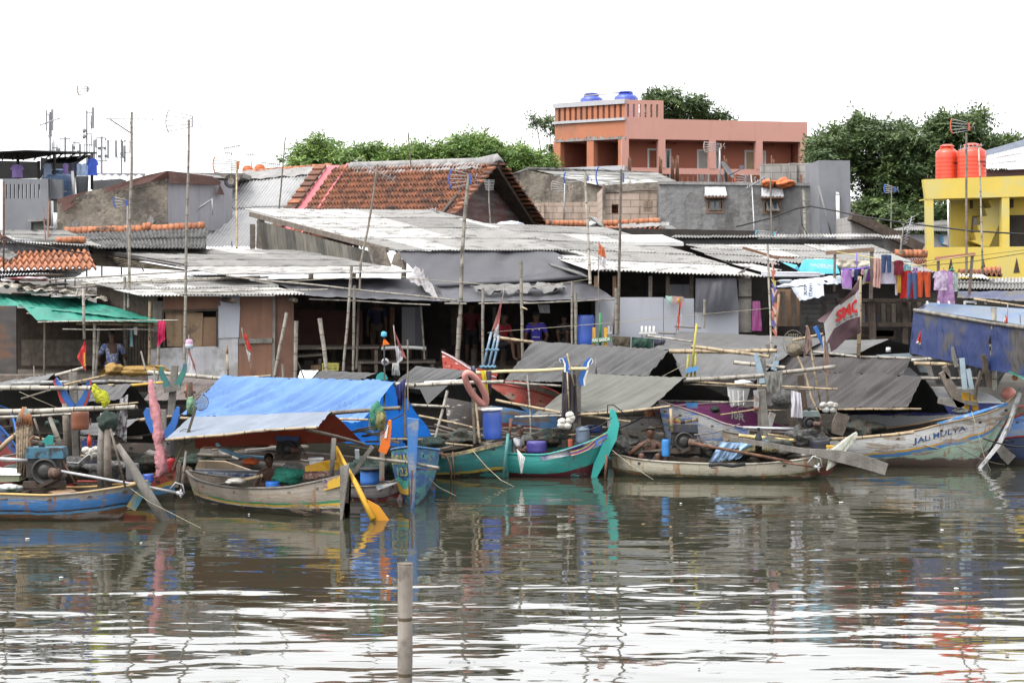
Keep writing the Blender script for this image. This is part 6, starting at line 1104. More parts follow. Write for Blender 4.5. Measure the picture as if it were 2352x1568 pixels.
mb=MB(); mb.slab([P(781,1072,33.2),P(801,1066,33.2),P(800,1092,33.2),P(786,1193,33.15),P(781,1193,33.15)],(0,.14,0)); mb.build('stern_post',m_woodgrey,bC.t)
plank(bC,[bC.surf(.865,0,.02),bC.surf(.985,-.01,.02),bC.surf(.985,.17,.02),bC.surf(.872,.19,.02)],M('peeling_yellow_board',(.6,.36,.03),c2=(.03,.05,.17),ca=.5,csc=3.,var=.2),'name_board',.025)
bD=Hull('small pale pink boat with a curled prow beside the yellow oar',pxst([(735,1112,.9),(790,1117,1),(850,1118,.95),(885,1113,.7),(915,1101,.3),(931,1092,.04)],36.7,36.0,.5),hullmat('pink_grey_hull',[(0,(.40,.36,.37)),(.36,(.05,.04,.05)),(.4,(.36,.05,.05))],(.22,.2,.19),.3,.45,-.02),m_wood,m_woodgrey,(None,ft(931,915,36,.4)))
m_pinkg=M('pale_pink_paint',(.5,.37,.38),var=.12,sc=5,streak=.3,dirt=(.28,.2,.2)); mb=MB(); pathslab(mb,B2,[(1222,1262),(1262,1180),(1296,1100),(1305,1030)],[42,46,44,40],35.95,.14); q=B2(1285,1013,35.95); mb.slab([q+Vector((math.cos(a*.449)*px(12,36),0,math.sin(a*.449)*px(12,36))) for a in range(14)],(0,.14,0)); mb.build('curled_stem',m_pinkg,bD.t)
plank(bD,[B2(1040,1130,35.5),B2(1150,1105,35.6),B2(1240,1070,35.75),B2(1265,1055,35.85),B2(1262,1085,35.8),B2(1160,1125,35.55),B2(1055,1165,35.45)],M('faded_blue_strake',(.2,.26,.32),c2=(.4,.38,.38),ca=.5,csc=5),'strake',.03)
# blue boat pointing at us, lettered
d_=Vector((-.02,1,0)).normalized(); o_=P(945,1160,34.9); bE=Hull('blue boat facing the camera with yellow lettering by its tall stem',[(o_.x+d_.x*k,34.9+d_.y*k,b_,z) for k,b_,z in ((0,.03,1.05),(.5,.25,.98),(1.2,.38,.9),(2.2,.44,.8),(3.2,.42,.7),(4.2,.36,.65))],hullmat('bright_blue_hull',[(0,(.02,.09,.27)),(.55,(.012,.05,.14))],(.03,.14,.14),.5,.3,.05,(.02,.03,.05)),m_wooddk,m_bluep)
mb=MB(); mb.slab([B2(1295,560,34.8),B2(1390,572,34.8),B2(1372,960,34.75),B2(1352,1340,34.75),B2(1325,1340,34.75),B2(1300,900,34.78)],(0,.1,0)); mb.build('stem_board',M('blue_stem_paint',(.05,.16,.40),c2=(.24,.26,.28),ca=.42,csc=2.5,streak=.3),bE.t)
def eL(u,v,a0,a1,b0,b1):                         # writing on the left flank
    k=(a0+(a1-a0)*u); q=bE.pt(k,b0+(b1-b0)*v,-1); q2=bE.pt(k,b0+(b1-b0)*v,1); q=q if q.x<q2.x else q2; return q+Vector((-.02,-.03,0))
m_ylt=M('yellow_lettering',(.42,.36,.05),var=.3,sc=9); lettering('SEMPAN',lambda u,v:eL(1-u,v,.03,.40,.22,.08),m_ylt,bE.t,.01); lettering('123',lambda u,v:eL(1-u,v,.03,.22,.37,.26),m_ylt,bE.t,.01)
mb=MB()
def fl(u,v): k=.012+.4*u; return eL(k,0,0,1,.50+.05*math.sin(u*7)+.1*v,0)
mb.grid(lambda u,v:fl(u,0)+(eL(.012+.4*u,0,0,1,.62,0)-fl(u,0))*v,12,2); mb.build('painted_wave',M('wave_yellow',(.45,.27,.03),var=.2),bE.t); mb=MB(); mb.grid(lambda u,v:eL(.012+.4*u,0,0,1,.41+.03*math.sin(u*9),0)*(1-v)+fl(u,0)*v+Vector((.003,.004,0)),12,2); mb.build('painted_wave',M('wave_green',(.05,.28,.22),var=.2),bE.t)
# teal boats
bF=Hull('teal boat stern with a peeling yellow board beside the blue boat',pxst([(1000,1046,.7),(1045,1042,.95),(1092,1031,1),(1130,1020,1),(1160,1016,.95)],40.6,40.4,.7),hullmat('worn_teal_hull',[(0,(.035,.22,.22)),(.47,(.45,.36,.06)),(.53,(.03,.024,.02))],(.03,.16,.14),.4,.4,.02),m_wooddk,m_wood,ribs=3)
plank(bF,[B2(1580,870,39.8),B2(1720,845,39.75),B2(2095,762,39.75),B2(2100,785,39.75),B2(1740,870,39.75),B2(1590,895,39.8)],M('peeling_yellow_plank',(.42,.35,.13),c2=(.16,.13,.1),ca=.5,csc=5,var=.3),'top_board',.06)
bG=Hull('bright teal boat with a high curved prow and painted swirl',pxst([(1100,1040,.7),(1160,1042,.95),(1245,1045,1),(1290,1036,.9),(1330,1024,.65),(1370,1008,.3),(1398,992,.04)],41.0,40.3,.75),hullmat('teal_hull',[(0,(.035,.33,.30)),(.5,(.10,.016,.022))],(.05,.25,.23),.1,.25,.0,(.03,.02,.02),.08),m_wood,m_teal,(None,ft(1398,1362,40.3,.95)),p=2.6)
mb=MB(); pathslab(mb,B3,[(735,1075),(775,965),(835,840),(890,720),(920,610),(900,510),(888,487)],[40,76,84,92,72,50,8],40.15,.16); mb.build('curved_stem',M('bright_teal',(.04,.37,.33),var=.08,streak=.15,dirt=(.05,.2,.18)),bG.t)
sp_=[(290,882),(420,852),(600,800),(730,750),(858,690),(852,735),(780,800),(640,850),(480,885),(320,916)]
plank(bG,[B3(a,b_,39.72+max(0,(a-600))*.0016) for a,b_ in sp_],M('grey_violet_strake',(.36,.36,.38),c2=(.08,.08,.22),ca=.45,csc=1.2),'bow_strake',.03)
for w_,c_,dy,nm in ((13,(.42,.03,.03),0,'painted_swirl'),(12,(.03,.12,.42),-13,'painted_swirl'),(10,(.48,.47,.40),11,'painted_swirl'),(10,(.5,.33,.06),-26,'painted_swirl')):
    mb=MB(); pp=[(545,865),(620,845),(690,815),(740,770),(800,730),(845,712)]; pp=[(a+(0 if dy<=0 else 8),b_+dy*.7) for a,b_ in pp]; n_=len(pp)
    for i in range(n_-1): 
        ya,yb=39.66+max(0,pp[i][0]-600)*.0016,39.66+max(0,pp[i+1][0]-600)*.0016; mb.slab([B3(pp[i][0],pp[i][1]+w_/2,ya),B3(pp[i+1][0],pp[i+1][1]+w_/2,yb),B3(pp[i+1][0],pp[i+1][1]-w_/2,yb),B3(pp[i][0],pp[i][1]-w_/2,ya)],(0,.02,0))
    mb.build(nm,M(nm,c_,var=.1),bG.t)
mb=MB(); pathslab(mb,B3,[(850,720),(790,735),(760,765),(770,790),(805,785),(810,765)],[12,14,13,12,10,6],39.88,.02); mb.build('painted_swirl',m_hornb,bG.t)
# cream boat
bH=Hull('long cream boat with rust streaks and a man sitting at its engine',pxst([(1402,1041,.04),(1435,1049,.45),(1470,1056,.8),(1540,1062,1),(1640,1066,1),(1730,1066,1),(1800,1061,.85),(1865,1051,.6),(1910,1033,.32),(1940,1012,.14),(1967,994,.04)],40.7,39.7,.72),hullmat('cream_hull',[(0,(.43,.40,.31)),(.37,(.09,.10,.035)),(.43,(.13,.03,.02))],(.2,.17,.12),.2,.6,.07,(.03,.032,.018),.15,(.17,.07,.02)),m_wooddk,M('cream_rail',(.4,.38,.31),c2=(.2,.17,.13),ca=.4,csc=3),(ft(1402,1412,40,.5),ft(1967,1896,39.6,.95)),p=2.6,ribs=4)
mb=MB(); mb.slab([B4(740,835,39.3),B4(930,690,39.5),B4(958,690,39.5),B4(955,715,39.5),B4(850,850,39.4),B4(760,960,39.3),B4(700,1000,39.2)],(0,.12,0)); mb.build('stem',M('pale_green_stem',(.45,.46,.4),c2=(.25,.24,.12),ca=.3,csc=4,streak=.2),bH.t)
mb=MB(); mb.tube([B3(1705,955,39.1),B3(1800,945,39.1),B3(1900,960,39.1),B3(2010,945,39.1)],px(4.5,39),8); mb.build('fender',m_cable,bH.t)
# big white boat
bI=Hull('big white boat with rust streaks and blue name lettering',pxst([(1860,1010,.8),(1920,1008,.95),(1980,1006,1),(2099,990,.95),(2160,975,.78),(2230,960,.5),(2290,941,.24),(2325,915,.1),(2346,893,.03)],43.3,42.4,.95),hullmat('white_hull',[(0,c_wh),(.235,(.55,.31,.03)),(.265,(.06,.22,.48)),(.31,(.36,.48,.38)),(.66,(.14,.095,.075))],(.2,.17,.14),.36,.5,.19,(.085,.06,.05),.1,(.2,.08,.025)),m_dark,M('tan_rail',(.36,.24,.13),var=.25,c2=(.4,.39,.36),ca=.3,csc=.5),(None,ft(2346,2252,42.3,1.5)),vs=(.5,1.03),p=2.6)
def bil(u,v): return bI.surf(.375+.235*u,.285-.08*u+(-.145+.045*u)*v,.012)
m_let=M('blue_name_lettering',(.025,.07,.2),var=.3,sc=8); lettering('JALi MULYA',bil,m_let,bI.t,.012)
plank(bI,[B4(1620,600,41.9),B4(1750,560,41.95),B4(2215,428,42.3),B4(2212,452,42.3),B4(1900,545,42.),B4(1640,612,41.9)],M('blue_bow_strake',(.06,.2,.44),c2=(.35,.35,.35),ca=.3,csc=5),'bow_strake',.05)
mb=MB(); mb.slab([B4(2320,308,42.2),B4(2348,312,42.2),B4(2240,640,42.2),B4(2150,800,42.1),B4(1985,995,42.),B4(1965,992,42.),B4(2130,780,42.1),B4(2215,610,42.2)],(0,.12,0)); mb.build('stem',M('white_stem',(.5,.5,.5),c2=(.2,.2,.19),ca=.3,csc=4,streak=.3),bI.t)
# boats behind
bJ=Hull('peeling white and blue boat bow with a red and yellow curve',pxst([(1512,920,.03),(1535,928,.25),(1580,942,.6),(1625,958,.85),(1665,974,1),(1720,985,1)],42.1,42.9,.5),hullmat('peeling_white_blue',[(0,(.48,.48,.47)),(.14,(.4,.4,.41)),(.3,(.34,.35,.38))],(.07,.14,.36),.45,.3,.1,chipsc=3.),m_wood,m_pinkg,(ft(1512,1548,44,1.2),None))
for w_,c_,k in ((16,(.45,.06,.03),0),(16,(.5,.36,.03),24),(18,(.04,.24,.08),-22)):
    mb=MB(); pathslab(mb,B3,[(1360+k*.3,600-k),(1400+k*.3,590-k),(1450,600-k),(1485,640-k*1.2)],w_,41.55,.02); mb.build('painted_curve',M('curve_paint',c_,var=.15),bJ.t)
mb=MB(); mb.slab([B3(1810,620,43),B3(1960,640,42.8),B3(1990,680,42.8),B3(1940,750,42.8),B3(1880,720,43)],(0,.08,0)); mb.build('bow_board',M('white_green_board',(.5,.5,.46),c2=(.1,.4,.33),ca=.3,csc=2.5),bJ.t)
bK=Hull('magenta boat half hidden behind the peeling white bow',pxst([(1520,936,.4),(1580,930,.8),(1650,926,1),(1700,930,1),(1790,975,.9),(1840,985,.8)],45.9,46.3,.7),hullmat('magenta_hull',[(0,(.33,.06,.23)),(.5,(.06,.10,.35))],(.15,.04,.11),.3,.3),M('magenta_inner',(.36,.07,.26),var=.15,sc=3,rough=.6),m_pinkg)
lettering('10R',lambda u,v:bK.surf(.53+.1*u,.25-.13*v,.02),m_whitep,bK.t,.03)
mb=MB(); mb.slab([B3(1520,475,45),B3(1610,480,45),B3(1615,430,45),B3(1515,428,45)],(0,.05,0)); mb.build('blue_panel',m_bluep,bK.t)
bL=Hull('red and blue boat moored under the eave of the dark tent',pxst([(1130,880,.6),(1165,884,.9),(1215,895,1),(1250,906,.9),(1280,916,.5)],45.4,45.0,.6),hullmat('red_blue_hull',[(0,(.33,.055,.035)),(.13,(.30,.05,.03)),(.2,(.10,.25,.48)),(.45,(.26,.04,.03))],chips=.3,streak=.4),m_wooddk,m_redp)
mb=MB(); mb.bar(B3(125,365,44.3),B3(100,440,44.3),.1,.1); mb.build('knee',m_redp,bL.t)
bM=Hull('boat with a raised bright red prow beyond the pink float',pxst([(1015,809,.03),(1032,818,.22),(1056,832,.45),(1085,850,.7),(1140,868,.9)],47.2,47.2,.5),hullmat('red_prow',[(0,(.42,.055,.035)),(.2,(.1,.09,.085))],(.4,.35,.32),.25,.3),m_redp,m_pinkg,(ft(1015,1040,47,2.2)*.5,None),zk=.4,p=3)
bN=thing('white_motorboat','white motorboat with a low cabin and sloping windows','motorboat',P(2150,930,46))
st=[(P(x,y,Y).x,Y,b_,P(x,y,Y).z) for x,y,Y,b_ in ((1960,925,46.6,.8),(2060,925,46.3,.9),(2160,924,46,.9),(2250,921,45.7,.7),(2305,924,45.5,.35),(2330,926,45.4,.03))]
hN=Hull('x',st,hullmat('white_motor_hull',[(0,(.03,.04,.2)),(.16,(.55,.56,.58))],chips=0,streak=.1,var=.03,zlow=-.5),m_whitep,m_whitep,name='hull_shell',ribs=0); hN.t.parent=bN; hN.t.location-=bN.location; 
for k_ in ('label','category'): del hN.t[k_]
m_gel=M('white_gelcoat',(.62,.63,.65),var=.03,rough=.3,spec=.5)
mb=MB(); f_=bilin(P(1990,925,46),P(2305,925,45.2),P(2230,893,46.2),P(2090,890,46.6)); mb.grid(lambda u,v:f_(u,v)+Vector((0,-.25*math.sin(math.pi*u)*(1-v),.06*math.sin(math.pi*v))),16,6); mb.slab([P(2050,890,46.6),P(2240,893,46.3),P(2300,925,46),P(2000,925,46.5)],(0,.8,0)); mb.build('foredeck',m_gel,bN)
mb=MB(); cab=[P(1985,826,46.2),P(2068,823,46.2),P(2135,886,46.2),P(2160,905,46.2),P(1990,905,46.2)]; mb.slab(cab,(0,1.5,0)); mb.slab([P(1975,824,46.0),P(2060,819,46.0),P(2080,830,46.0),P(1985,832,46.0)],(0,1.9,0)); mb.build('cabin',m_gel,bN)
mb=MB(); mb.slab([M4(1090,1115,46.1),M4(1120,1090,46.1),M4(1390,1075,46.1),M4(1440,1120,46.1)],(0,.05,0)); mb.slab([M4(1450,1180,46.1),M4(1500,1178,46.1),M4(1560,1240,46.1),M4(1480,1235,46.1)],(0,.05,0)); mb.build('window',M('boat_glass',(.3,.36,.4),rough=.1,spec=.8),bN)
mb=MB(); mb.lathe([(0,0),(.06,0),(.055,.1),(0,.11)],M4(1215,1065,46),seg=10); mb.build('nav_light',m_gel,bN)
bO=Hull('pale blue peeling prow at the right picture edge',pxst([(2290,1000,.03),(2308,975,.25),(2340,955,.5),(2400,940,.8),(2500,945,1)],43.1,43.6,.6),hullmat('pale_blue_hull',[(0,(.08,.2,.45)),(.12,(.3,.38,.5)),(.6,(.3,.06,.05))],(.1,.2,.45),.45,.2),m_wood,m_redp)
bP=Hull('dark navy hull low at the right picture edge',pxst([(2270,1015,.2),(2330,1004,.6),(2400,1002,.9),(2500,1000,1)],43.2,42.6,.55),hullmat('navy_hull',[(0,(.03,.05,.12)),(.5,(.02,.025,.05))],chips=.1,streak=.2),m_dark,m_redp)
bQ=Hull('red boat bow with a blue edge behind the engine, far left',pxst([(-150,930,1),(-70,945,.9),(-15,968,.5),(15,996,.25),(42,1034,.03)],37.6,37.0,.6),hullmat('red_blue_bow',[(0,(.025,.07,.25)),(.2,(.24,.03,.03))],chips=.1,streak=.2),m_wooddk,m_hornb,zk=0)
bR=Hull('grey wooden boat with a planked deck behind the striped boat',pxst([(340,1066,.3),(430,1058,.8),(500,1054,.9),(600,1052,1),(720,1060,1),(820,1068,.8),(860,1072,.4)],38.2,37.6,.7),hullmat('old_grey_hull',[(0,(.16,.14,.12)),(.3,(.1,.09,.08))],chips=.3),m_wooddk,m_woodgrey)
bS=Hull('pale grey boat between the teal prow and the olive tent',pxst([(1395,962,.5),(1450,960,.9),(1540,962,1),(1620,985,.9),(1660,1000,.5)],43.2,42.8,.7),hullmat('pale_grey_hull',[(0,(.36,.35,.33)),(.3,(.4,.42,.42)),(.5,(.1,.35,.32))],(.2,.17,.15),.4,.4),m_wood,m_woodgrey)
bT=Hull('brown boat in shadow under the left tents',pxst([(40,1005,.6),(110,1010,.9),(220,1015,1),(330,1012,.8),(390,1000,.3)],38.5,38.5,.8),hullmat('brown_hull',[(0,(.12,.1,.085)),(.3,(.06,.1,.2)),(.5,(.05,.04,.035))],chips=.3),m_dark,m_wood)
bU=Hull('dim boat packed with gear behind the blue drum',pxst([(960,985,.6),(1030,995,.9),(1110,1000,1),(1200,995,.9),(1300,1000,.6)],42.6,42.8,.8),hullmat('dim_hull',[(0,(.2,.18,.15)),(.4,(.1,.09,.08))],chips=.3),m_dark,m_wood)
bV=Hull('weathered boat behind the cream boat engine',pxst([(1660,990,.5),(1720,1000,.9),(1800,1005,1),(1880,1005,.9)],42.5,42.3,.7),hullmat('weathered_hull',[(0,(.33,.3,.24)),(.4,(.12,.1,.08))],chips=.4,streak=.6),m_wooddk,m_woodgrey)
# ================= TENTS ON THE BOATS
def tarpmat(name,c,tr=.08,bump=.25): return M(name,c,var=.12,sc=2,c2=tuple(x*.85 for x in c),ca=.35,csc=1.3,rough=.7,bump=bump,bsc=4,transl=tr)
t_blue=tarpmat('bright_blue_tarp',(.125,.25,.52),.2); t_blue2=tarpmat('blue_tarp_far',(.02,.17,.62),.45); t_pale=tarpmat('pale_blue_grey_tarp',(.20,.235,.29)); t_red=tarpmat('dark_red_lining',(.15,.025,.012),.12); t_gr=tarpmat('grey_canvas',(.085,.083,.083)); t_lg=tarpmat('light_grey_canvas',(.135,.133,.132)); t_ol=tarpmat('olive_grey_canvas',(.13,.13,.112)); t_br=tarpmat('brown_grey_canvas',(.062,.055,.054)); t_tan=tarpmat('taupe_canvas',(.13,.105,.096)); t_shade=tarpmat('shaded_canvas',(.03,.03,.03),.02)  # far slopes near black: shade inside the tents put into the cloth colour
def tent(label,A,B,C,D,near,far=None,fb=None,amp=.05,fu=9,skew=2.5,sag=.06,seed=1,name='boat_tarp'):
    """a cloth thrown over a ridge pole: near slope A,B (eave) C,D (ridge); far slope down to E,G"""
    t=thing(name,label,'tarp',Vector(A),'tarps over the boats'); m1=MB(); cloth(A,B,C,D,amp,fu,skew,sag,110,16,seed,m1); m1.build('near_slope',near,t)
    if fb:
        m2=MB(); cloth(fb[0],fb[1],C,D,amp*.6,fu*.7,skew*.6,sag,40,12,seed+3,m2); m2.build('far_slope',far or t_shade,t)
    return t
tent('bright blue tarp tent in the middle of the left boats',P(416,956,38.6),P(829,972,37.4),P(909,877,39.6),P(513,865,40.6),t_blue,t_blue2,(P(540,1000,43.0),P(1012,1033,41.8)),.12,13,3.2,.12,3)
tent('pale blue grey tarp with a dark red lining over the striped boat',P(381,1009,34.0),P(729,981,33.0),P(761,945,34.2),P(437,958,35.1),t_pale,t_red,(P(450,1030,36.2),P(830,1013,35.2)),.03,4,1.5,.06,5)
tent('small grey striped tarp under the yellow pole at left',P(160,925,37.6),P(276,918,37.2),P(304,882,38),P(190,884,38.6),t_gr,t_shade,(P(170,960,39.6),P(345,935,39.2)),.04,9,1,.03,7)
tent('pale strip tarp slung high over the far left boats',P(-60,905,37.4),P(90,886,37.2),P(128,857,38.4),P(-40,884,38.6),t_lg,t_shade,(P(-60,960,40.),P(190,930,39.6)),.04,8,1,.03,9)
tent('brown taupe tarp left of the bright blue tent',P(330,920,40.4),P(450,918,39.8),P(512,868,41.2),P(378,862,41.6),t_tan,t_shade,(P(350,930,43),P(540,930,42.6)),.04,8,1.5,.05,11)
tent('grey tarp low behind the pink net at left',P(183,998,35.6),P(262,1000,35.2),P(322,961,36.2),P(190,974,36.6),t_lg,t_shade,(P(190,1010,37.6),P(390,1020,37.2)),.03,5,1,.04,13)
tent('grey tarp with a white left edge behind the blue tent ridge',P(700,872,44.4),P(818,875,44.),P(868,857,45),P(738,851,45.4),t_gr,t_shade,(P(720,880,46.6),P(930,880,46.2)),.05,8,1.5,.04,15)
tent('grey tarp behind the pink ring float',P(900,884,42.4),P(1000,900,41.8),P(1078,853,43.2),P(956,841,43.8),t_gr,t_shade,(P(940,900,45.4),P(1210,945,44.6)),.05,9,2,.05,17)
mb=MB(); mb.slab([P(961,886,41.5),P(1036,878,41.5),P(982,929,41.3)],(0,.02,0)); solo('loose_tarp','loose triangular grey tarp corner under the grey tent','tarp',mb,t_gr)
tent('large dark grey pleated tent in the centre',P(1160,874,44.2),P(1470,888,43.4),P(1538,804,45.2),P(1226,785,46.),t_gr,t_shade,(P(1240,870,48),P(1580,870,47.2)),.10,12,2.6,.05,19)
tent('olive grey smooth tent in front of the pleated tent',P(1226,952,41.0),P(1488,940,40.3),P(1573,867,41.9),P(1355,858,42.5),t_ol,t_shade,(P(1380,930,44.4),P(1697,921,43.6)),.045,6,2.,.10,21)
tent('wide flat light grey tarp behind the pleated tent',P(1500,803,46.6),P(1845,806,46.),P(1910,778,48),P(1560,762,48.4),t_lg,None,None,.04,4,.6,.1,23)
tent('light grey tarp right of the yellow painted stakes',P(1570,872,45.),P(1735,872,44.4),P(1835,798,46.2),P(1535,797,46.8),t_lg,t_shade,(P(1600,880,49),P(1870,850,48)),.04,7,1.5,.06,25)
tent('thin grey tarp under the large faded flag',P(1850,815,46.4),P(1968,813,45.8),P(2042,779,47.),P(1878,783,47.6),t_lg,t_shade,(P(1870,830,50),P(2155,812,49)),.03,5,.8,.06,27)
tent('dark brown pleated tent behind the front brown tent',P(1692,938,44.6),P(2050,905,43.8),P(2093,824,45.4),P(1766,818,46.),t_br,t_br,(P(1780,900,48),P(2135,862,47.2)),.09,13,2.6,.04,29)
tent('dark brown tent in front, over the big white boat',P(1820,940,42.9),P(2085,937,42.3),P(2119,864,43.6),P(1866,854,44.2),t_br,t_shade,(P(1880,950,46),P(2183,955,45.2)),.09,10,2.6,.05,31)
tent('grey tarp behind the bow forks at right',P(2150,885,45.6),P(2290,890,45.),P(2330,822,46.6),P(2130,806,47.4),t_lg,None,None,.04,5,1,.08,33)
tent('green small awning at the right picture edge',P(2315,855,41.),P(2400,895,40.6),P(2420,850,42),P(2325,845,42.4),m_gtarp,None,None,.02,4,.5,.03,35)
mb=MB(); cloth(P(684,868,44.3),P(712,874,44.2),P(732,851,45.3),P(690,850,45.6),.03,3,.5,.02,12,8,5,mb); solo('white_tarp','small white tarp patch left of the grey striped tarp','tarp',mb,m_whitep)
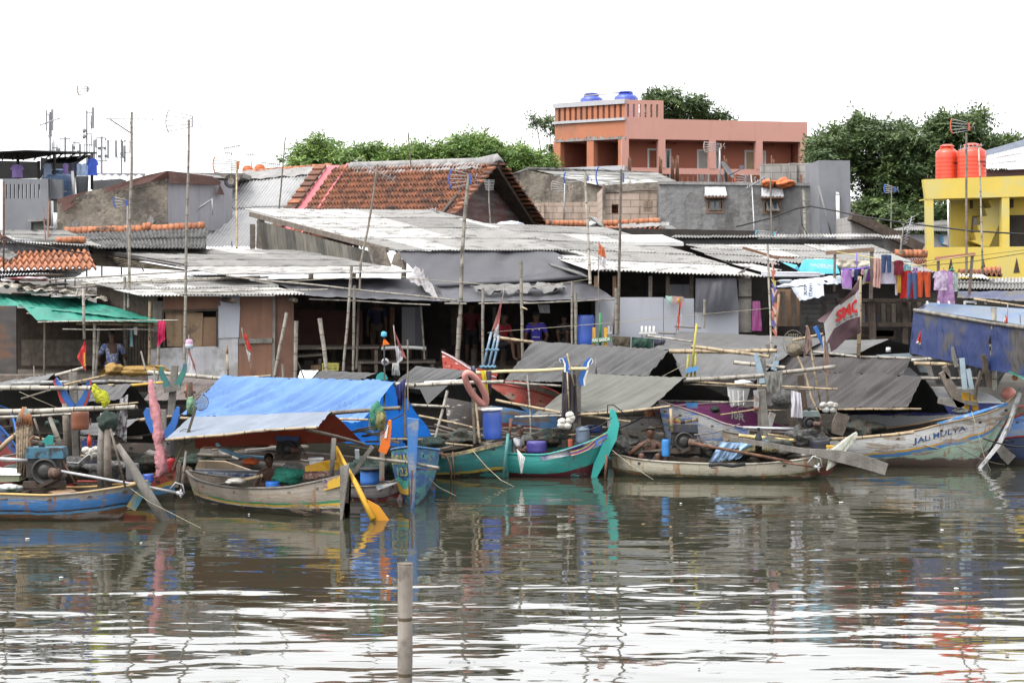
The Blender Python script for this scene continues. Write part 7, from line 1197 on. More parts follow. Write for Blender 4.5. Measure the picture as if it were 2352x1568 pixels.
# ridge poles and spars
GS='bamboo spars over the boats'
for lab,pts,r_,mt in (
 ('thick pale bamboo spar, lowest and nearest at far left',[B1(-60,505,34.4),B1(400,500,34.2),B1(1145,465,33.8)],23*B1.k,b_pale),
 ('thin bamboo rod tied above the lowest left spar',[B1(900,455,33.9),B1(1160,430,33.8)],7*B1.k,b_tan),
 ('white pipe spar hanging below the lowest left spar',[B1(-30,555,34.),B1(360,540,34.),B1(600,525,34.)],11*B1.k,b_pale),
 ('thick pale bamboo spar through the red and blue horns',[B1(-60,305,36.2),B1(500,310,35.9),B1(765,312,35.7)],21*B1.k,b_pale),
 ('canvas wrapped spar above the red horned spar',[B1(100,272,37.),B1(400,262,36.8),B1(900,255,36.5)],15*B1.k,M('wrapped_canvas',(.3,.3,.29),c2=(.12,.12,.12),ca=.3,csc=5)),
 ('bamboo spar rising right behind the red flag',[B1(465,205,38),B1(700,140,37.8)],15*B1.k,b_pale),
 ('slim brown bamboo crossing the red horned spar',[B1(530,285,35.6),B1(880,205,36.2)],11*B1.k,b_tan),
 ('brown stick slanting under the red horned spar',[B1(180,400,35.9),B1(430,325,35.6)],9*B1.k,b_dk),
 ('yellow painted bamboo left of the green horns',[B1(1100,288,38),B1(1365,262,37.8)],12*B1.k,M('yellow_bamboo_paint',(.5,.3,.05),var=.2)),
 ('bundle of grey bamboos behind the yellow painted one',[B1(910,250,38.6),B1(1330,265,38.2)],13*B1.k,b_grey),
 ('short bamboo butt left of the yellow painted one',[B1(905,285,38.3),B1(960,282,38.1)],9*B1.k,b_tan),
 ('pale thick bamboo ridge pole entering the blue tent',[M1(1235,1235,41.2),M1(1500,1255,41),M1(1900,1292,40.6)],19*M1.k,b_pale),
 ('bamboo pole behind the blue tent ridge near the brown door',[M1(1900,1290,43),M1(2270,1265,42.8)],11*M1.k,b_tan),
 ('long pale bamboo along the back of the blue tent ridge',[M1(2300,1318,42.6),M2(190,1285,42.6),M2(560,1300,42.4)],9*M1.k,b_grey),
 ('bamboo spar through the blue horns at left',[B1(1165,578,36.2),B1(1300,560,36),B1(1510,542,35.8)],14*B1.k,b_tan),
 ('pale bamboo behind the blue horned spar',[B1(1510,560,36.6),B1(1600,565,36.4)],12*B1.k,b_tan),
 ('ridge pole end of the pale blue grey tarp with a fish net',[B2(650,520,34.3),B2(900,498,34.),B2(1240,475,33.6)],19*B2.k,b_dk),
 ('wrapped eave pole along the front of the pale blue grey tarp',[B1(1385,745,34.),B1(1900,700,33.6),B2(100,662,33.4),B2(540,638,33.)],12*B1.k,b_tan),
 ('short bamboo crossing in front of the bright blue flap',[B2(725,570,35.2),B2(1060,577,34.9)],11*B2.k,b_tan),
 ('dark pole sloping under the dark red lining',[B2(450,655,33.2),B2(700,715,34),B2(930,780,35)],16*B2.k,b_dk),
 ('thick bamboo ridge pole end right of the navy cloth',[B2(1195,280,39.6),B2(1360,290,39.2)],21*B2.k,b_pale),
 ('long pale bamboo pole behind the pink ring float',[B2(1360,285,40.),B2(1700,268,39.8),B2(2110,258,39.4)],17*B2.k,b_pale),
 ('white wrapped rope spar above the long pale pole',[B2(1440,262,40),B2(1780,242,39.8)],8*B2.k,m_whitep),
 ('pale bamboo spar right of the bright blue flap',[B2(1330,452,40),B2(1655,468,39.6)],13*B2.k,b_pale),
 ('slanting whitewashed bamboo post right of the blue flap',[B2(1632,330,39.8),B2(1590,500,39.7),B2(1525,740,39.6)],13*B2.k,b_pale),
 ('long bamboo pole slanting behind the blue drum',[B2(1390,540,41),B2(1640,590,40.8),B2(1880,650,40.5)],10*B2.k,b_tan),
 ('bamboo pole with a round node lying behind the teal stern',[B2(1550,770,40.6),B2(1850,795,40.2)],12*B2.k,b_tan),
 ('low bamboo by the grey bundle behind the teal stern',[B2(1490,700,41.4),B2(1775,690,41.2)],11*B2.k,b_pale),
 ('stout grey post right of the pink ring float',[B2(1848,310,40),B2(1860,780,39.8)],18*B2.k,b_dk),
 ('thin forked stick beside the stout grey post',[B2(1870,420,39.8),B2(1895,700,39.6),B2(1905,770,39.6)],11*B2.k,b_tan),
 ('yellow topped blue bamboo spar through the blue curled horns',[B2(1870,182,42.),B3(0,172,41.4),B3(690,148,40.6)],15*B2.k,M('yellow_blue_bamboo',(.55,.46,.25),var=.12)),
 ('bamboo ridge pole entering the dark pleated tent from the left',[M2(2050,945,46.8),M3(240,985,46.2)],14*M2.k,b_tan),
 ('wrapped bamboo along the eave of the dark pleated tent',[B3(-60,262,44.2),B3(240,280,43.9),B3(470,292,43.6)],11*B3.k,b_grey),
 ('thin bamboo prop under the dark pleated tent eave',[B3(185,195,43),B3(205,420,42.8),B3(215,720,42.6)],8*B3.k,b_grey),
 ('long bamboo spar below the olive tent left corner',[B3(-80,410,41.6),B3(250,475,41.2),B3(480,515,40.9),B3(1050,592,40.2)],12*B3.k,b_tan),
 ('pale bamboo crossing left of the stacked white floats',[B3(80,553,41),B3(480,540,40.6)],11*B3.k,b_pale),
 ('bamboo along the eave of the olive tent',[B3(630,530,40.6),B3(1000,508,40.3),B3(1390,462,40.)],12*B3.k,b_tan),
 ('thick bamboo ridge pole leaving the dark pleated tent',[M3(1370,1060,45.2),M3(1800,1062,44.9),M3(2275,1055,44.5)],19*M3.k,b_tan),
 ('bamboo spar slanting down right of the yellow stakes',[M3(1560,1020,44.6),M3(1900,1065,44.2),M3(2210,1105,43.9)],16*M3.k,b_tan),
 ('pale fat bamboo butt beside the pale blue fork',[B3(1915,95,43.2),B3(2351,140,42.8)],18*B3.k,b_pale),
 ('long grey bamboo ridge pole carrying the grey shirt',[B3(1490,245,42),B3(2150,210,41.5),B4(300,185,41.2),B4(770,135,40.9)],20*B3.k,b_grey),
 ('thin bamboo below the long grey ridge pole',[B3(1540,255,42.2),B3(2170,290,41.8),B4(790,315,41.2)],10*B3.k,b_tan),
 ('second thin dark bamboo below the long grey ridge pole',[B3(1490,278,42.2),B3(2160,305,41.8),B4(600,325,41.3)],7*B3.k,b_dk),
 ('bamboo stub over the cooler behind the olive tent',[B3(1275,415,42.8),B3(1900,425,42.6),B3(2160,418,42.5)],8*B3.k,b_pale),
 ('thin bamboo slanting over the magenta boat',[B3(1800,535,42.6),B3(2080,492,42.4),B3(2351,498,42.2)],7*B3.k,b_tan),
 ('pale bamboo behind the leaning faded flags',[M4(410,970,46.),M4(670,915,45.6)],13*M4.k,b_tan),
 ('pale bamboo under the white motorboat roof tarp',[M4(580,1065,46),M4(950,1105,45.6),M4(1400,1120,45.4)],11*M4.k,b_pale),
 ('fat pale bamboo end right of the faded flag',[M4(1460,1035,45.),M4(1670,1058,44.8)],13*M4.k,b_pale),
 ('bamboo ridge pole rising right from the rear brown tent',[B4(1405,78,44.6),B4(1700,55,44.3),B4(1955,35,44.)],15*B4.k,b_pale),
 ('long bamboo spar from the rear brown tent to the picture edge',[B4(1430,105,44.2),B4(1900,115,43.6),B4(2420,125,43)],17*B4.k,b_tan),
 ('bamboo ridge pole end of the front brown tent',[B4(1490,228,43.2),B4(2000,230,42.8)],13*B4.k,b_grey),
 ('thin bamboo along the eave of the front brown tent',[B4(630,490,42),B4(1490,484,41.9)],9*B4.k,b_tan),
 ('pale thick bamboo near the red and white flag at right',[M4(2010,1035,43.4),M4(2380,1065,43)],17*M4.k,b_pale),
 ('thick yellowish bamboo lying along the cream boat',[B3(1955,710,41.2),B3(2351,745,40.8),B4(430,745,40.5)],16*B3.k,b_yel),
 ('tan bamboo fender along the rim of the big white boat',[B4(690,740,41.8),B4(1000,725,41.7),B4(1430,680,41.5)],15*B4.k,b_tan),
 ('bamboo outrigger over the small pink boat',[B2(960,895,35.2),B2(1300,930,34.9),B2(1565,978,34.7)],15*B2.k,b_grey),
 ('thin brown rod under the bamboo outrigger',[B2(1335,988,34.9),B2(1560,992,34.7)],5*B2.k,m_rust),
 ('tall thin dark pole by the navy cloth',[M2(1298,965,38.4),M2(1303,1560,38.)],7*M2.k,b_dk),
 ('grey post beneath the navy cloth',[B2(1270,300,39.2),B2(1278,750,39)],14*B2.k,b_dk),
 ('whitish plank spar along the tent gap',[M3(1190,930,46.),M3(1570,980,45.4)],9*M3.k,b_pale),
 ('stub of squared timber near the light grey tarp',[M3(1285,905,46.8),M3(1430,912,46.6)],10*M3.k,m_woodgrey),
 ('squared timber above the white flag on the light grey tarp',[M3(1420,850,47),M3(1640,865,46.8)],9*M3.k,m_woodgrey),
 ('leaning dark stake at the green horns',[B1(1180,0,38),B1(1220,160,37.9)],8*B1.k,b_grey),
 ('bare bamboo stick with the black basket, upright',[B1(760,560,36.4),B1(755,700,36.4)],6*B1.k,m_wooddk),
 ('stick poking through the pink net top',[B1(1290,130,35),B1(1310,450,34.9)],7*B1.k,b_grey),
 ('brown wood stick between the blue tent and taupe tarp',[B1(1682,285,39),B1(1710,370,38.9)],6*B1.k,b_dk)):
    bam(lab,pts,r_,mt,group=GS)
# ================= GEAR ON AND AROUND THE BOATS
def horns(label,fr,Y,post,left,right,wl,mat,edge=None,th=.07,postmat=None,bar=None,group='carved bow forks'):
    t=thing('bow_fork',label,'bow fork',fr(*post[1],Y),group)
    mb=MB(); mb.bar(fr(*post[0],Y+.05),fr(*post[1],Y+.05),px(post[2]*fr.k,Y),.12); mb.build('post',postmat or m_woodgrey,t)
    for pts in (left,right):
        if not pts: continue
        mb=MB(); pathslab(mb,fr,pts,wl,Y-.05,th); h=mb.build('horn',mat,t)
        if edge: mb=MB(); pathslab(mb,fr,[(x+(-1 if pts is right else 1)*-wl[min(i,len(wl)-1)]*.36,y) for i,(x,y) in enumerate(pts)],[max(3,w*.3) for w in wl],Y-.065,.02); mb.build('painted_edge',edge,h)
    if bar: mb=MB(); mb.bar(fr(*bar[0],Y-.1),fr(*bar[1],Y-.1),.08,px(bar[2]*fr.k,Y)); mb.build('cross_piece',postmat or m_woodgrey,t)
    return t
horns('red and blue horned fork with an arched middle, far left',B1,36.0,((612,180),(640,930),62),[(480,232),(462,255),(500,300),(540,400),(590,480)],[(745,240),(738,300),(720,380),(670,470)],[26,46,62,84,90],m_hornb,m_redp,postmat=m_woodgrey)
horns('green horned fork above the taupe tarp',B1,39.5,((1465,120),(1430,560),56),[(1355,130),(1345,170),(1375,240),(1410,330)],[(1550,105),(1540,170),(1500,250),(1470,320)],[22,40,50,60],M('green_horn_paint',(.04,.16,.13),c2=(.06,.1,.2),ca=.3,csc=5,var=.2),bar=((1375,330),(1510,300),48))
horns('blue dotted horned fork behind the pink net',B1,35.6,((1360,490),(1365,900),62),[(1235,478),(1225,510),(1245,580),(1290,660),(1360,720)],[(1490,470),(1475,520),(1460,590),(1420,670),(1365,720)],[24,48,56,72,60],m_hornb)
horns('blue curled horned fork with white edges on the teal boat',B3,40.8,((600,110),(600,650),70),[(470,95),(460,70),(490,62),(515,110),(520,170),(560,240)],[(715,110),(728,80),(710,62),(680,100),(665,170),(640,240),(650,290)],[14,22,28,42,60,60,40],m_hornb,m_whitep)
horns('pale blue weathered fork near the shirt spar',B4,42.9,((150,60),(160,720),70),[(105,20),(120,80),(140,160),(160,270)],[(290,30),(275,100),(255,160)],[34,42,50,46],M('pale_blue_fork',(.28,.38,.46),c2=(.2,.18,.16),ca=.3,csc=6,var=.15))
horns('grey plank fork with blue and yellow ladder at right',M4,43.4,((1800,1120),(1890,1500),40),[(1755,1025),(1765,1100),(1790,1190)],[(1868,1010),(1855,1070),(1840,1110)],[20,34,36],m_woodgrey)
horns('dark cleat fork beside the whitewashed pole foot',M4,45.2,((205,1000),(215,1100),34),[(138,1035),(150,1080),(170,1120)],[(275,1010),(265,1040)],[20,24,26],m_wooddk)
horns('blue painted post horn behind the faded flag',M4,45.0,((690,930),(700,1110),24),[(600,855),(620,890),(645,950),(690,1040)],None,[34,30,28,30],m_hornb)
horns('big weathered timber posts of the middle mast',B4,41.6,((150,330),(195,720),60),[(105,330),(115,400),(110,470)],None,[40,40,36],M('peeling_post',(.3,.31,.31),c2=(.2,.16,.12),ca=.35,csc=4,var=.2))
def lump(mb,fr,pts,wd,Y,fl=.6):
    q=[];r=[];n=len(pts)-1
    for i in range(n*5+1):
        k=min(n-1,i//5); g=i/5-k; x=pts[k][0]*(1-g)+pts[k+1][0]*g; y=pts[k][1]*(1-g)+pts[k+1][1]*g; w=wd[k]*(1-g)+wd[k+1]*g; q.append(fr(x+5*noise.noise(Vector((i*.7,3,0))),y,Y)); r.append(px(w*fr.k/2,Y)*(1+.22*noise.noise(Vector((i*.9,7,0)))))
    b=len(mb.v); mb.tube(q,r,14)
    for i in range(b,len(mb.v)): a=(i-b)%14; v=mb.v[i]; c=q[(i-b)//14]; k=1+.38*math.sin(a*2.7+((i-b)//14)*.3)*(1 if a%2 else .6); mb.v[i]=c+Vector(((v.x-c.x)*k,(v.y-c.y)*k*fl,(v.z-c.z)*k))

# painted stakes with a blue board
sk=thing('painted_stakes','three yellow bamboo stakes joined by a pale blue board','stakes',B3(1560,220,43.6))
for a,b_ in (((1603,-230),(1555,215)),((1533,30),(1520,215)),((1595,15),(1588,215))): mb=MB(); mb.tube([B3(*a,43.6),B3(*b_,43.6)],px(9*B3.k,43.6),8); mb.build('stake',M('yellow_green_bamboo',(.42,.36,.06),c2=(.2,.22,.05),ca=.3,csc=5),sk)
mb=MB(); mb.slab([B3(1515,185,43.5),B3(1615,165,43.5),B3(1617,125,43.5),B3(1520,145,43.5)],(0,.04,0)); mb.build('board',M('sky_blue_board',(.09,.27,.55),c2=(.3,.42,.5),ca=.3,csc=3),sk)
lad=thing('boat_ladder','short ladder rack painted pale blue above and yellow below','ladder',B4(1900,500,42.6))
for a,b_,m1,m2 in (((1830,60),(1865,500),0,1),((1880,150),(1945,495),0,1)):
    p0,p1,pm=B4(*a,42.6),B4(*b_,42.6),B4((a[0]+b_[0])/2+8,(a[1]+b_[1])/2+40,42.6); mb=MB(); mb.bar(p0,pm,.1,.07); mb.build('rail',M('pale_blue_rail',(.33,.42,.47),var=.2,streak=.3),lad); mb=MB(); mb.bar(pm,p1,.13,.07); mb.build('rail',m_yelp,lad)
for a,b_,w in (((1820,335),(1940,330),26),((1850,430),(1960,440),34)): mb=MB(); mb.bar(B4(*a,42.5),B4(*b_,42.5),.06,px(w*B4.k,42.5)); mb.build('rung',m_woodgrey,lad)
for lab,pts,w,mt in (('forked driftwood post before the white motorboat',[(1665,180),(1740,300),(1830,470)],[50,80,70],m_wood),('grey driftwood knee at the brown tent mouth',[(1640,420),(1740,430),(1850,460)],[40,70,40],m_woodgrey),('leaning thin dark post right of the ladder rack',[(2000,170),(1960,300),(1945,410)],[20,18,18],m_wooddk),('rotten stump post behind the ladder rack',[(1690,130),(1710,180),(1720,230)],[40,44,40],m_wood),('dark leaning timbers by the double pile',[(2020,30),(2040,180),(2060,300)],[30,40,40],m_wooddk),('heavy grey timber post of the middle mast, leaning',[(345,360),(400,540),(470,790)],[40,60,66],m_wood),('dark timber post behind the white shirt',[(480,200),(500,400),(540,800)],[46,60,70],m_wooddk),('peeling white post splayed from the middle mast',[(250,520),(225,600),(190,720)],[50,50,46],M('peeling_white_post',(.42,.43,.44),c2=(.3,.2,.08),ca=.35,csc=5)),('grey stone like prow stump at the brown tent mouth',[(840,530),(810,610),(790,700)],[110,120,90],m_wood)):
    mb=MB(); pathslab(mb,B4,pts,w,42.2,.16); solo('timber_post',lab,'timber post',mb,mt)
for lab,fr,pts,w,Y,mt in (('carved dark timber post left of the red drum',B1,[(540,440),(560,620),(575,910)],[40,70,66],35.8,m_wood),('stacked timbers carrying the lowest left spar',B1,[(870,520),(855,780),(850,1165)],[60,80,70],33.6,m_woodgrey),('second round timber beside the stacked timbers',B1,[(900,640),(900,900),(905,1165)],[50,66,70],33.5,m_wood),('big bleached log slanting into the water',B1,[(985,780),(1120,1000),(1260,1230),(1390,1440)],[40,80,90,96],33.0,m_woodgrey),('thin brown pole leaning against the big log',B1,[(925,650),(980,860),(1050,1140)],[20,20,18],32.9,b_dk),('round bamboo strut leaning behind the engine',B1,[(415,550),(480,720),(520,820)],[34,44,46],34.2,b_grey),('brown bamboo elbow at the far left edge',B1,[(-10,830),(60,760),(140,690)],[40,42,34],35,b_tan),('dark inclined sculling oar post near the pink net',B1,[(1640,465),(1560,720),(1440,1000)],[16,16,16],34.2,b_dk),('pale bamboo stake at the bow of the striped boat',B1,[(1560,830),(1545,960),(1520,1150)],[22,24,24],34.0,b_grey),('grey plank upright behind the red yellow prow',B1,[(1505,925),(1470,1140)],[30,40],34.6,m_wood),('round grey mooring post in the striped boat bow',B2,[(680,730),(660,1060)],[42,42],33.6,m_woodgrey),('leaning grey board over the pink boat',B2,[(1000,800),(835,1035)],[36,36],35.6,m_woodgrey),('pale plank standing in the pink boat with red marks',B2,[(1090,500),(1085,800),(1080,1085)],[36,40,42],35.6,M('plank_red_marks',(.3,.25,.21),c2=(.3,.06,.06),ca=.3,csc=4,streak=.3)),('rusty stand in the water beside the blue stem board',B2,[(1335,1000),(1325,1300)],[14,12],34.6,m_rust),('thin blue pipe post at the teal stern',B2,[(2140,690),(2100,1060)],[26,22],39.4,M('teal_post',(.08,.22,.22),var=.3)),('rusty rod in front of the teal hull',B2,[(1675,840),(1690,1060)],[12,12],39.,m_rust),('short brown post on the teal stern',B2,[(2165,565),(2145,740)],[26,26],39.6,m_rust),('rusty cross shaped anchor stock by the teal prow',B3,[(850,870),(835,1075)],[20,22],39.6,m_rust),('weathered wood blade half sunk at the white prow',B4,[(2110,770),(2190,860),(2250,915)],[60,90,100],42.6,m_woodgrey),('long grey steering oar across the cream boat stern',B4,[(-100,735),(230,790),(560,850)],[34,40,46],39.4,m_woodgrey),('tiny dark stake piercing the blue tent ridge',M2,[(378,1150),(435,1295)],[9,10],42,m_dark),('grey post behind the wrapped shirt spar at left',B1,[(215,690),(180,860)],[1,1],36,b_grey),('dark stick propping the grey low tarp',B1,[(285,560),(345,740)],[20,18],36,b_dk),('grey post right of the blue curled fork',B3,[(758,65),(762,190)],[16,16],42,m_woodgrey),('tall thin stick crossing the blue curled fork',B3,[(517,15),(545,150),(578,290)],[13,13,13],40.5,b_tan),('thin pale stick upright on the teal boat',B3,[(518,170),(535,500)],[11,11],40.4,b_tan),('pale bamboo post before the brown engine',B3,[(1385,475),(1395,680)],[24,24],39.8,b_tan),('grey iron davit hook over the teal prow',B3,[(855,520),(858,450),(905,450),(970,500),(1030,560)],[10,10,10,10,10],40.2,m_cable),('weathered oar blade tip by the cream bow',B4,[(560,840),(800,880),(1000,925),(1200,990)],[40,100,110,100],39.2,m_woodgrey)):
    if w[0]<2: continue
    mb=MB(); fl=any(k in lab for k in ('board','plank','blade','oar')); pathslab(mb,fr,pts,w,Y,.1) if fl else mb.tube([fr(*p,Y) for p in pts],[px(k*fr.k/2,Y) for k in w],12); solo('timber',lab,'timber',mb,mt)
# engines
def engine(label,fr,c,Y,s,col):
    t=thing('boat_engine',label,'engine',fr(c[0],c[1],Y)); k=fr.k; q=lambda x,y,d=0:fr(c[0]+x*s,c[1]+y*s,Y+d)
    mb=MB(); mb.slab([q(-150,-230),q(150,-230),q(160,-165),q(160,-140),q(-160,-140),q(-160,-180)],(0,.4,0)); mb.build('fuel_tank',col,t)
    mb=MB(); mb.slab([q(-140,-140,.05),q(150,-140,.05),q(140,60,.05),q(-130,60,.05)],(0,.35,0)); mb.slab([q(-150,-100,.02),q(-90,-100,.02),q(-90,20,.02),q(-150,20,.02)],(0,.2,0)); mb.build('engine_block',M('greasy_block',(.035,.03,.027),var=.4,sc=8,rough=.6),t)
    mb=MB(); r=px(110*s*k,Y); o=q(0,-30,-.12); mb.lathe([(0,.02),(r*.5,0),(r*.55,.05),(r*.8,.05),(r*.85,-.01),(r,0),(r,.12),(0,.12)],o,(0,1,0),24); mb.build('flywheel',M('black_flywheel',(.03,.028,.027),rough=.5,var=.3),t)
    mb=MB(); mb.lathe([(0,0),(r*.42,0),(r*.42,.04),(r*.36,.05),(r*.36,.13),(r*.42,.14),(0,.15)],q(60,-20,-.16),(1,-.5,0),16); mb.build('drive_drum',M('rusty_drum',(.1,.06,.045),var=.4,sc=9),t)
    mb=MB(); mb.tube([q(-100,-225,.2),q(-120,-300,.2),q(-80,-330,.2)],px(12*s*k,Y),7); mb.tube([q(140,-150,.1),q(190,-60,.05),q(260,70,0)],px(8*s*k,Y),6); mb.build('exhaust_pipe',m_rust,t)
    mb=MB(); mb.lathe([(0,0),(px(26*s*k,Y),0),(px(26*s*k,Y),.08),(0,.09)],q(-20,-232,.2),seg=12); mb.build('filler_cap',m_cable,t)
    mb=MB(); mb.bar(q(-170,75,0),q(180,75,0),.12,.1); mb.bar(q(-40,90,-.1),q(190,-10,-.1),.06,.06); mb.build('engine_bed',m_wooddk,t); return t
m_engb=M('worn_blue_enamel',(.05,.15,.22),c2=(.03,.03,.03),ca=.4,csc=6,var=.25,rough=.5)
engine('oily engine with a worn blue tank on the nearest blue boat',B1,(370,1040),33.4,1.,m_engb)
engine('black engine behind the man in the cream boat',B3,(1500,780),39.9,.72,M('black_enamel',(.03,.035,.05),c2=(.1,.06,.03),ca=.25,csc=6,rough=.45))
engine('dark blue engine deep under the striped boat tarp',B2,(290,840),35.2,.62,M('navy_enamel',(.02,.05,.14),var=.3,rough=.5))
engine('grimy grey engine hung on the middle mast',B4,(560,620),41.5,.5,M('grey_green_enamel',(.15,.19,.18),var=.3,rough=.5))
def shaft(label,fr,pts,r,Y,mat,prop=None):
    t=thing('propeller_shaft',label,'propeller shaft',fr(*pts[-1],Y)); mb=MB(); mb.tube([fr(*p,Y) for p in pts],px(r*fr.k,Y),8); mb.build('shaft_tube',mat,t)
    if prop:
        mb=MB(); o=fr(*prop,Y); R_=px(38*fr.k,Y); mb.lathe([(0,-.06),(.035,-.04),(.035,.06),(0,.08)],o,(1,-.1,-.2),8)
        for a in (0,2.1,4.2):
            d=Vector((.25,math.cos(a)*.5,math.sin(a))); e=d.normalized()*R_; sd=Vector((1,0,0)).cross(e).normalized()*R_*.35; mb.slab([o,o+e*.5+sd,o+e,o+e*.6-sd],(.03,0,0))
        mb.build('propeller',m_metal,t)
        mb=MB(); mb.tube([fr(prop[0]-80,prop[1]-30,Y-.05),fr(prop[0]-30,prop[1]-90,Y-.05),fr(prop[0]+30,prop[1]-70,Y-.05),fr(prop[0]+45,prop[1]+0,Y-.05)],px(6*fr.k,Y),6); mb.build('guard_ring',m_metal,t)
    return t
shaft('long grey propeller shaft reaching right from the blue boat engine',B1,[(480,1000),(820,1060),(1200,1130),(1480,1185)],12,33.3,m_metal,(1500,1190))
shaft('rusty long propeller shaft over the cream boat stern',B3,[(1560,770),(1800,815),(2150,880),(2400,930)],13,39.3,m_rust); shaft('propeller end of the rusty shaft at the cream bow',B4,[(330,930),(580,968)],9,39.2,m_rust,(615,970))
shaft('galvanised pipe with a hooked handle above the engine shaft',B1,[(570,935),(660,940),(700,900),(745,865),(768,880),(765,925)],9,34.0,m_alu)
shaft('grey pipe shaft left of the blue engine',B1,[(-30,900),(120,908),(250,920)],16,33.8,m_metal)
shaft('dark grey pipe across the weathered hulls behind the oar',B3,[(1990,640),(2351,650),(2420,650)],13,41.6,m_metal)
shaft('pale blue long pipe rail inside the striped boat',B1,[(1815,770),(1860,820),(2010,880),(2250,900)],18,35.8,M('sky_pipe',(.2,.38,.5),var=.1)); shaft('rusty straight rod across the striped boat stern',B1,[(1700,810),(2000,800),(2250,795)],9,35.6,m_rust)
shaft('rusty bent pipe hanging beside the teal stern',B2,[(1550,850),(1620,870),(1660,960),(1662,1090)],9,39.3,m_rust)
# oars
ot=thing('steering_oar','yellow steering oar dipping its blade into the water','oar',B2(1070,1410,33.)); mb=MB(); mb.tube([B2(700,800,33.9),B2(770,940,33.6),B2(870,1120,33.2),B2(1010,1410,32.9)],[px(12*B2.k,33),px(16*B2.k,33),px(22*B2.k,33),px(26*B2.k,33)],10); mb.build('oar_shaft',m_yelp,ot)
mb=MB(); mb.slab([B2(960,1245,33.0),B2(1060,1300,33.),B2(1142,1415,33.),B2(1120,1450,33.),B2(1040,1450,33.),B2(1000,1380,33.)],(0,.05,0)); mb.build('oar_blade',M('orange_oar_blade',(.58,.25,.015),var=.12,streak=.35,dirt=(.25,.12,.03)),ot)
mb=MB(); mb.slab([B2(440,965,34),B2(560,930,34),B2(650,910,34),B2(735,925,33.9),B2(740,985,33.9),B2(650,1000,34),B2(440,1008,34)],(0,.05,0)); solo('yellow_rudder','yellow feather shaped rudder board lying in the striped boat','rudder',mb,m_yelp)
mb=MB(); mb.slab([B2(695,815,33.8),B2(725,830,33.8),B2(775,945,33.7),B2(740,960,33.7),B2(705,930,33.8)],(0,.06,0)); solo('yellow_fin','yellow triangular fin board behind the round mooring post','board',mb,m_yelp)
# drums, jars, floats, buckets
def drum(label,fr,cx,y0,y1,w,Y,mat,lid=None,tilt=0,cat='drum',name='plastic_drum',belly=1.04,jug=False):
    t=thing(name,label,cat,fr(cx,y1,Y)); r=px(w*fr.k/2,Y); b=fr(cx,y1,Y); h=fr(cx,y0,Y).z-b.z; mb=MB()
    pr=[(0,0),(r*.92,0),(r*.96,h*.05),(r*belly,h*.25),(r*1.0,h*.33),(r*belly,h*.5),(r*1.0,h*.66),(r*belly*.99,h*.85)]+([(r*.7,h*.93),(r*.3,h*.96),(r*.3,h),(0,h)] if jug else [(r*.95,h*.97),(r*.9,h),(0,h)])
    mb.lathe(pr,b,(tilt,0,1),20); mb.build('drum_body',mat,t)
    if lid: mb=MB(); mb.lathe([(0,h),(r*1.2,h),(r*1.2,h+.035),(0,h+.04)],b,(tilt,0,1),20); mb.build('drum_lid',lid,t)
    if jug: mb=MB(); mb.tube([b+Vector((r*.2,-r*.3,h*.95)),b+Vector((r*.5,-r*.3,h*1.03)),b+Vector((r*.8,-r*.2,h*.85))],r*.1,6); mb.build('handle',mat,t)
    return t
drum('upright blue drum with a white board lid on the teal boat',B2,2012,495,738,155,39.9,m_blueplas,m_whitep,-.04); drum('purple blue tub on the teal boat deck',B3,262,755,850,165,40.6,M('purple_tub',(.06,.05,.24),rough=.45),None)
drum('grey blue jug beside the white floats on the teal boat',B3,648,630,770,115,40.4,M('grey_blue_jug',(.12,.16,.22),rough=.5),None,0,'jug','water_jug',jug=True)
drum('bright blue drum cut short in the pink boat',B2,980,995,1115,155,36.2,M('bright_blue_plastic',(.06,.2,.6),rough=.4),m_cable); drum('tall blue oil drum at the dark house corner',M3,676,755,1010,140,48.2,m_blueplas)
drum('reddish brown translucent drum hung under the red horned spar',B1,672,500,655,145,35.6,M('brown_jar',(.2,.07,.035),rough=.35,alpha=.92)); drum('small blue bucket beside the man in the cream boat',B3,1345,740,880,70,39.9,M('mid_blue_plastic',(.04,.2,.5),rough=.4),None,cat='bucket',name='bucket')
drum('dark blue basin behind the jug on the teal boat',B3,745,620,680,130,41.2,M('navy_basin',(.02,.04,.2),rough=.4),cat='basin',name='basin'); drum('blue cup lying on the rim of the striped boat',B2,165,1090,1135,115,33.9,M('cup_blue',(.02,.14,.5),rough=.4),cat='basin',name='basin')
drum('grey plastic bucket beside the big bleached log',B1,1110,940,1080,110,34.6,M('grey_bucket',(.14,.14,.15),rough=.6),cat='bucket',name='bucket'); drum('red jerry can by the pink net',B1,1430,895,1000,90,34.9,M('red_can',(.42,.02,.03),rough=.5),None,0,'jerry can','jerry_can',jug=True)
drum('white lidded pot behind the yellow rudder',B2,530,910,965,110,34.4,m_whitep,m_whitep,cat='pot',name='pot'); drum('small blue crate like tub by the pink net foot',B1,1240,1030,1095,95,34.6,m_blueplas,cat='bucket',name='bucket')
drum('rust red jerry can on the teal boat bow',B3,545,738,803,40,40.3,M('rust_red_can',(.35,.08,.04)),None,0,'jerry can','jerry_can'); drum('brown orange drum under the olive tent',B3,1210,500,560,90,42.6,m_orangeplas); drum('dark drum stuffed behind the white shirt mast foot',B4,640,740,830,170,41.2,M('black_tub',(.02,.022,.03),rough=.5)); drum('pink brown round drum left of the middle mast',B4,112,330,490,50,42.4,M('pink_drum',(.35,.14,.12),rough=.6))
drum('maroon drum behind the ladder rack',B4,1860,160,230,110,43.6,M('maroon_drum',(.1,.025,.025),rough=.5))
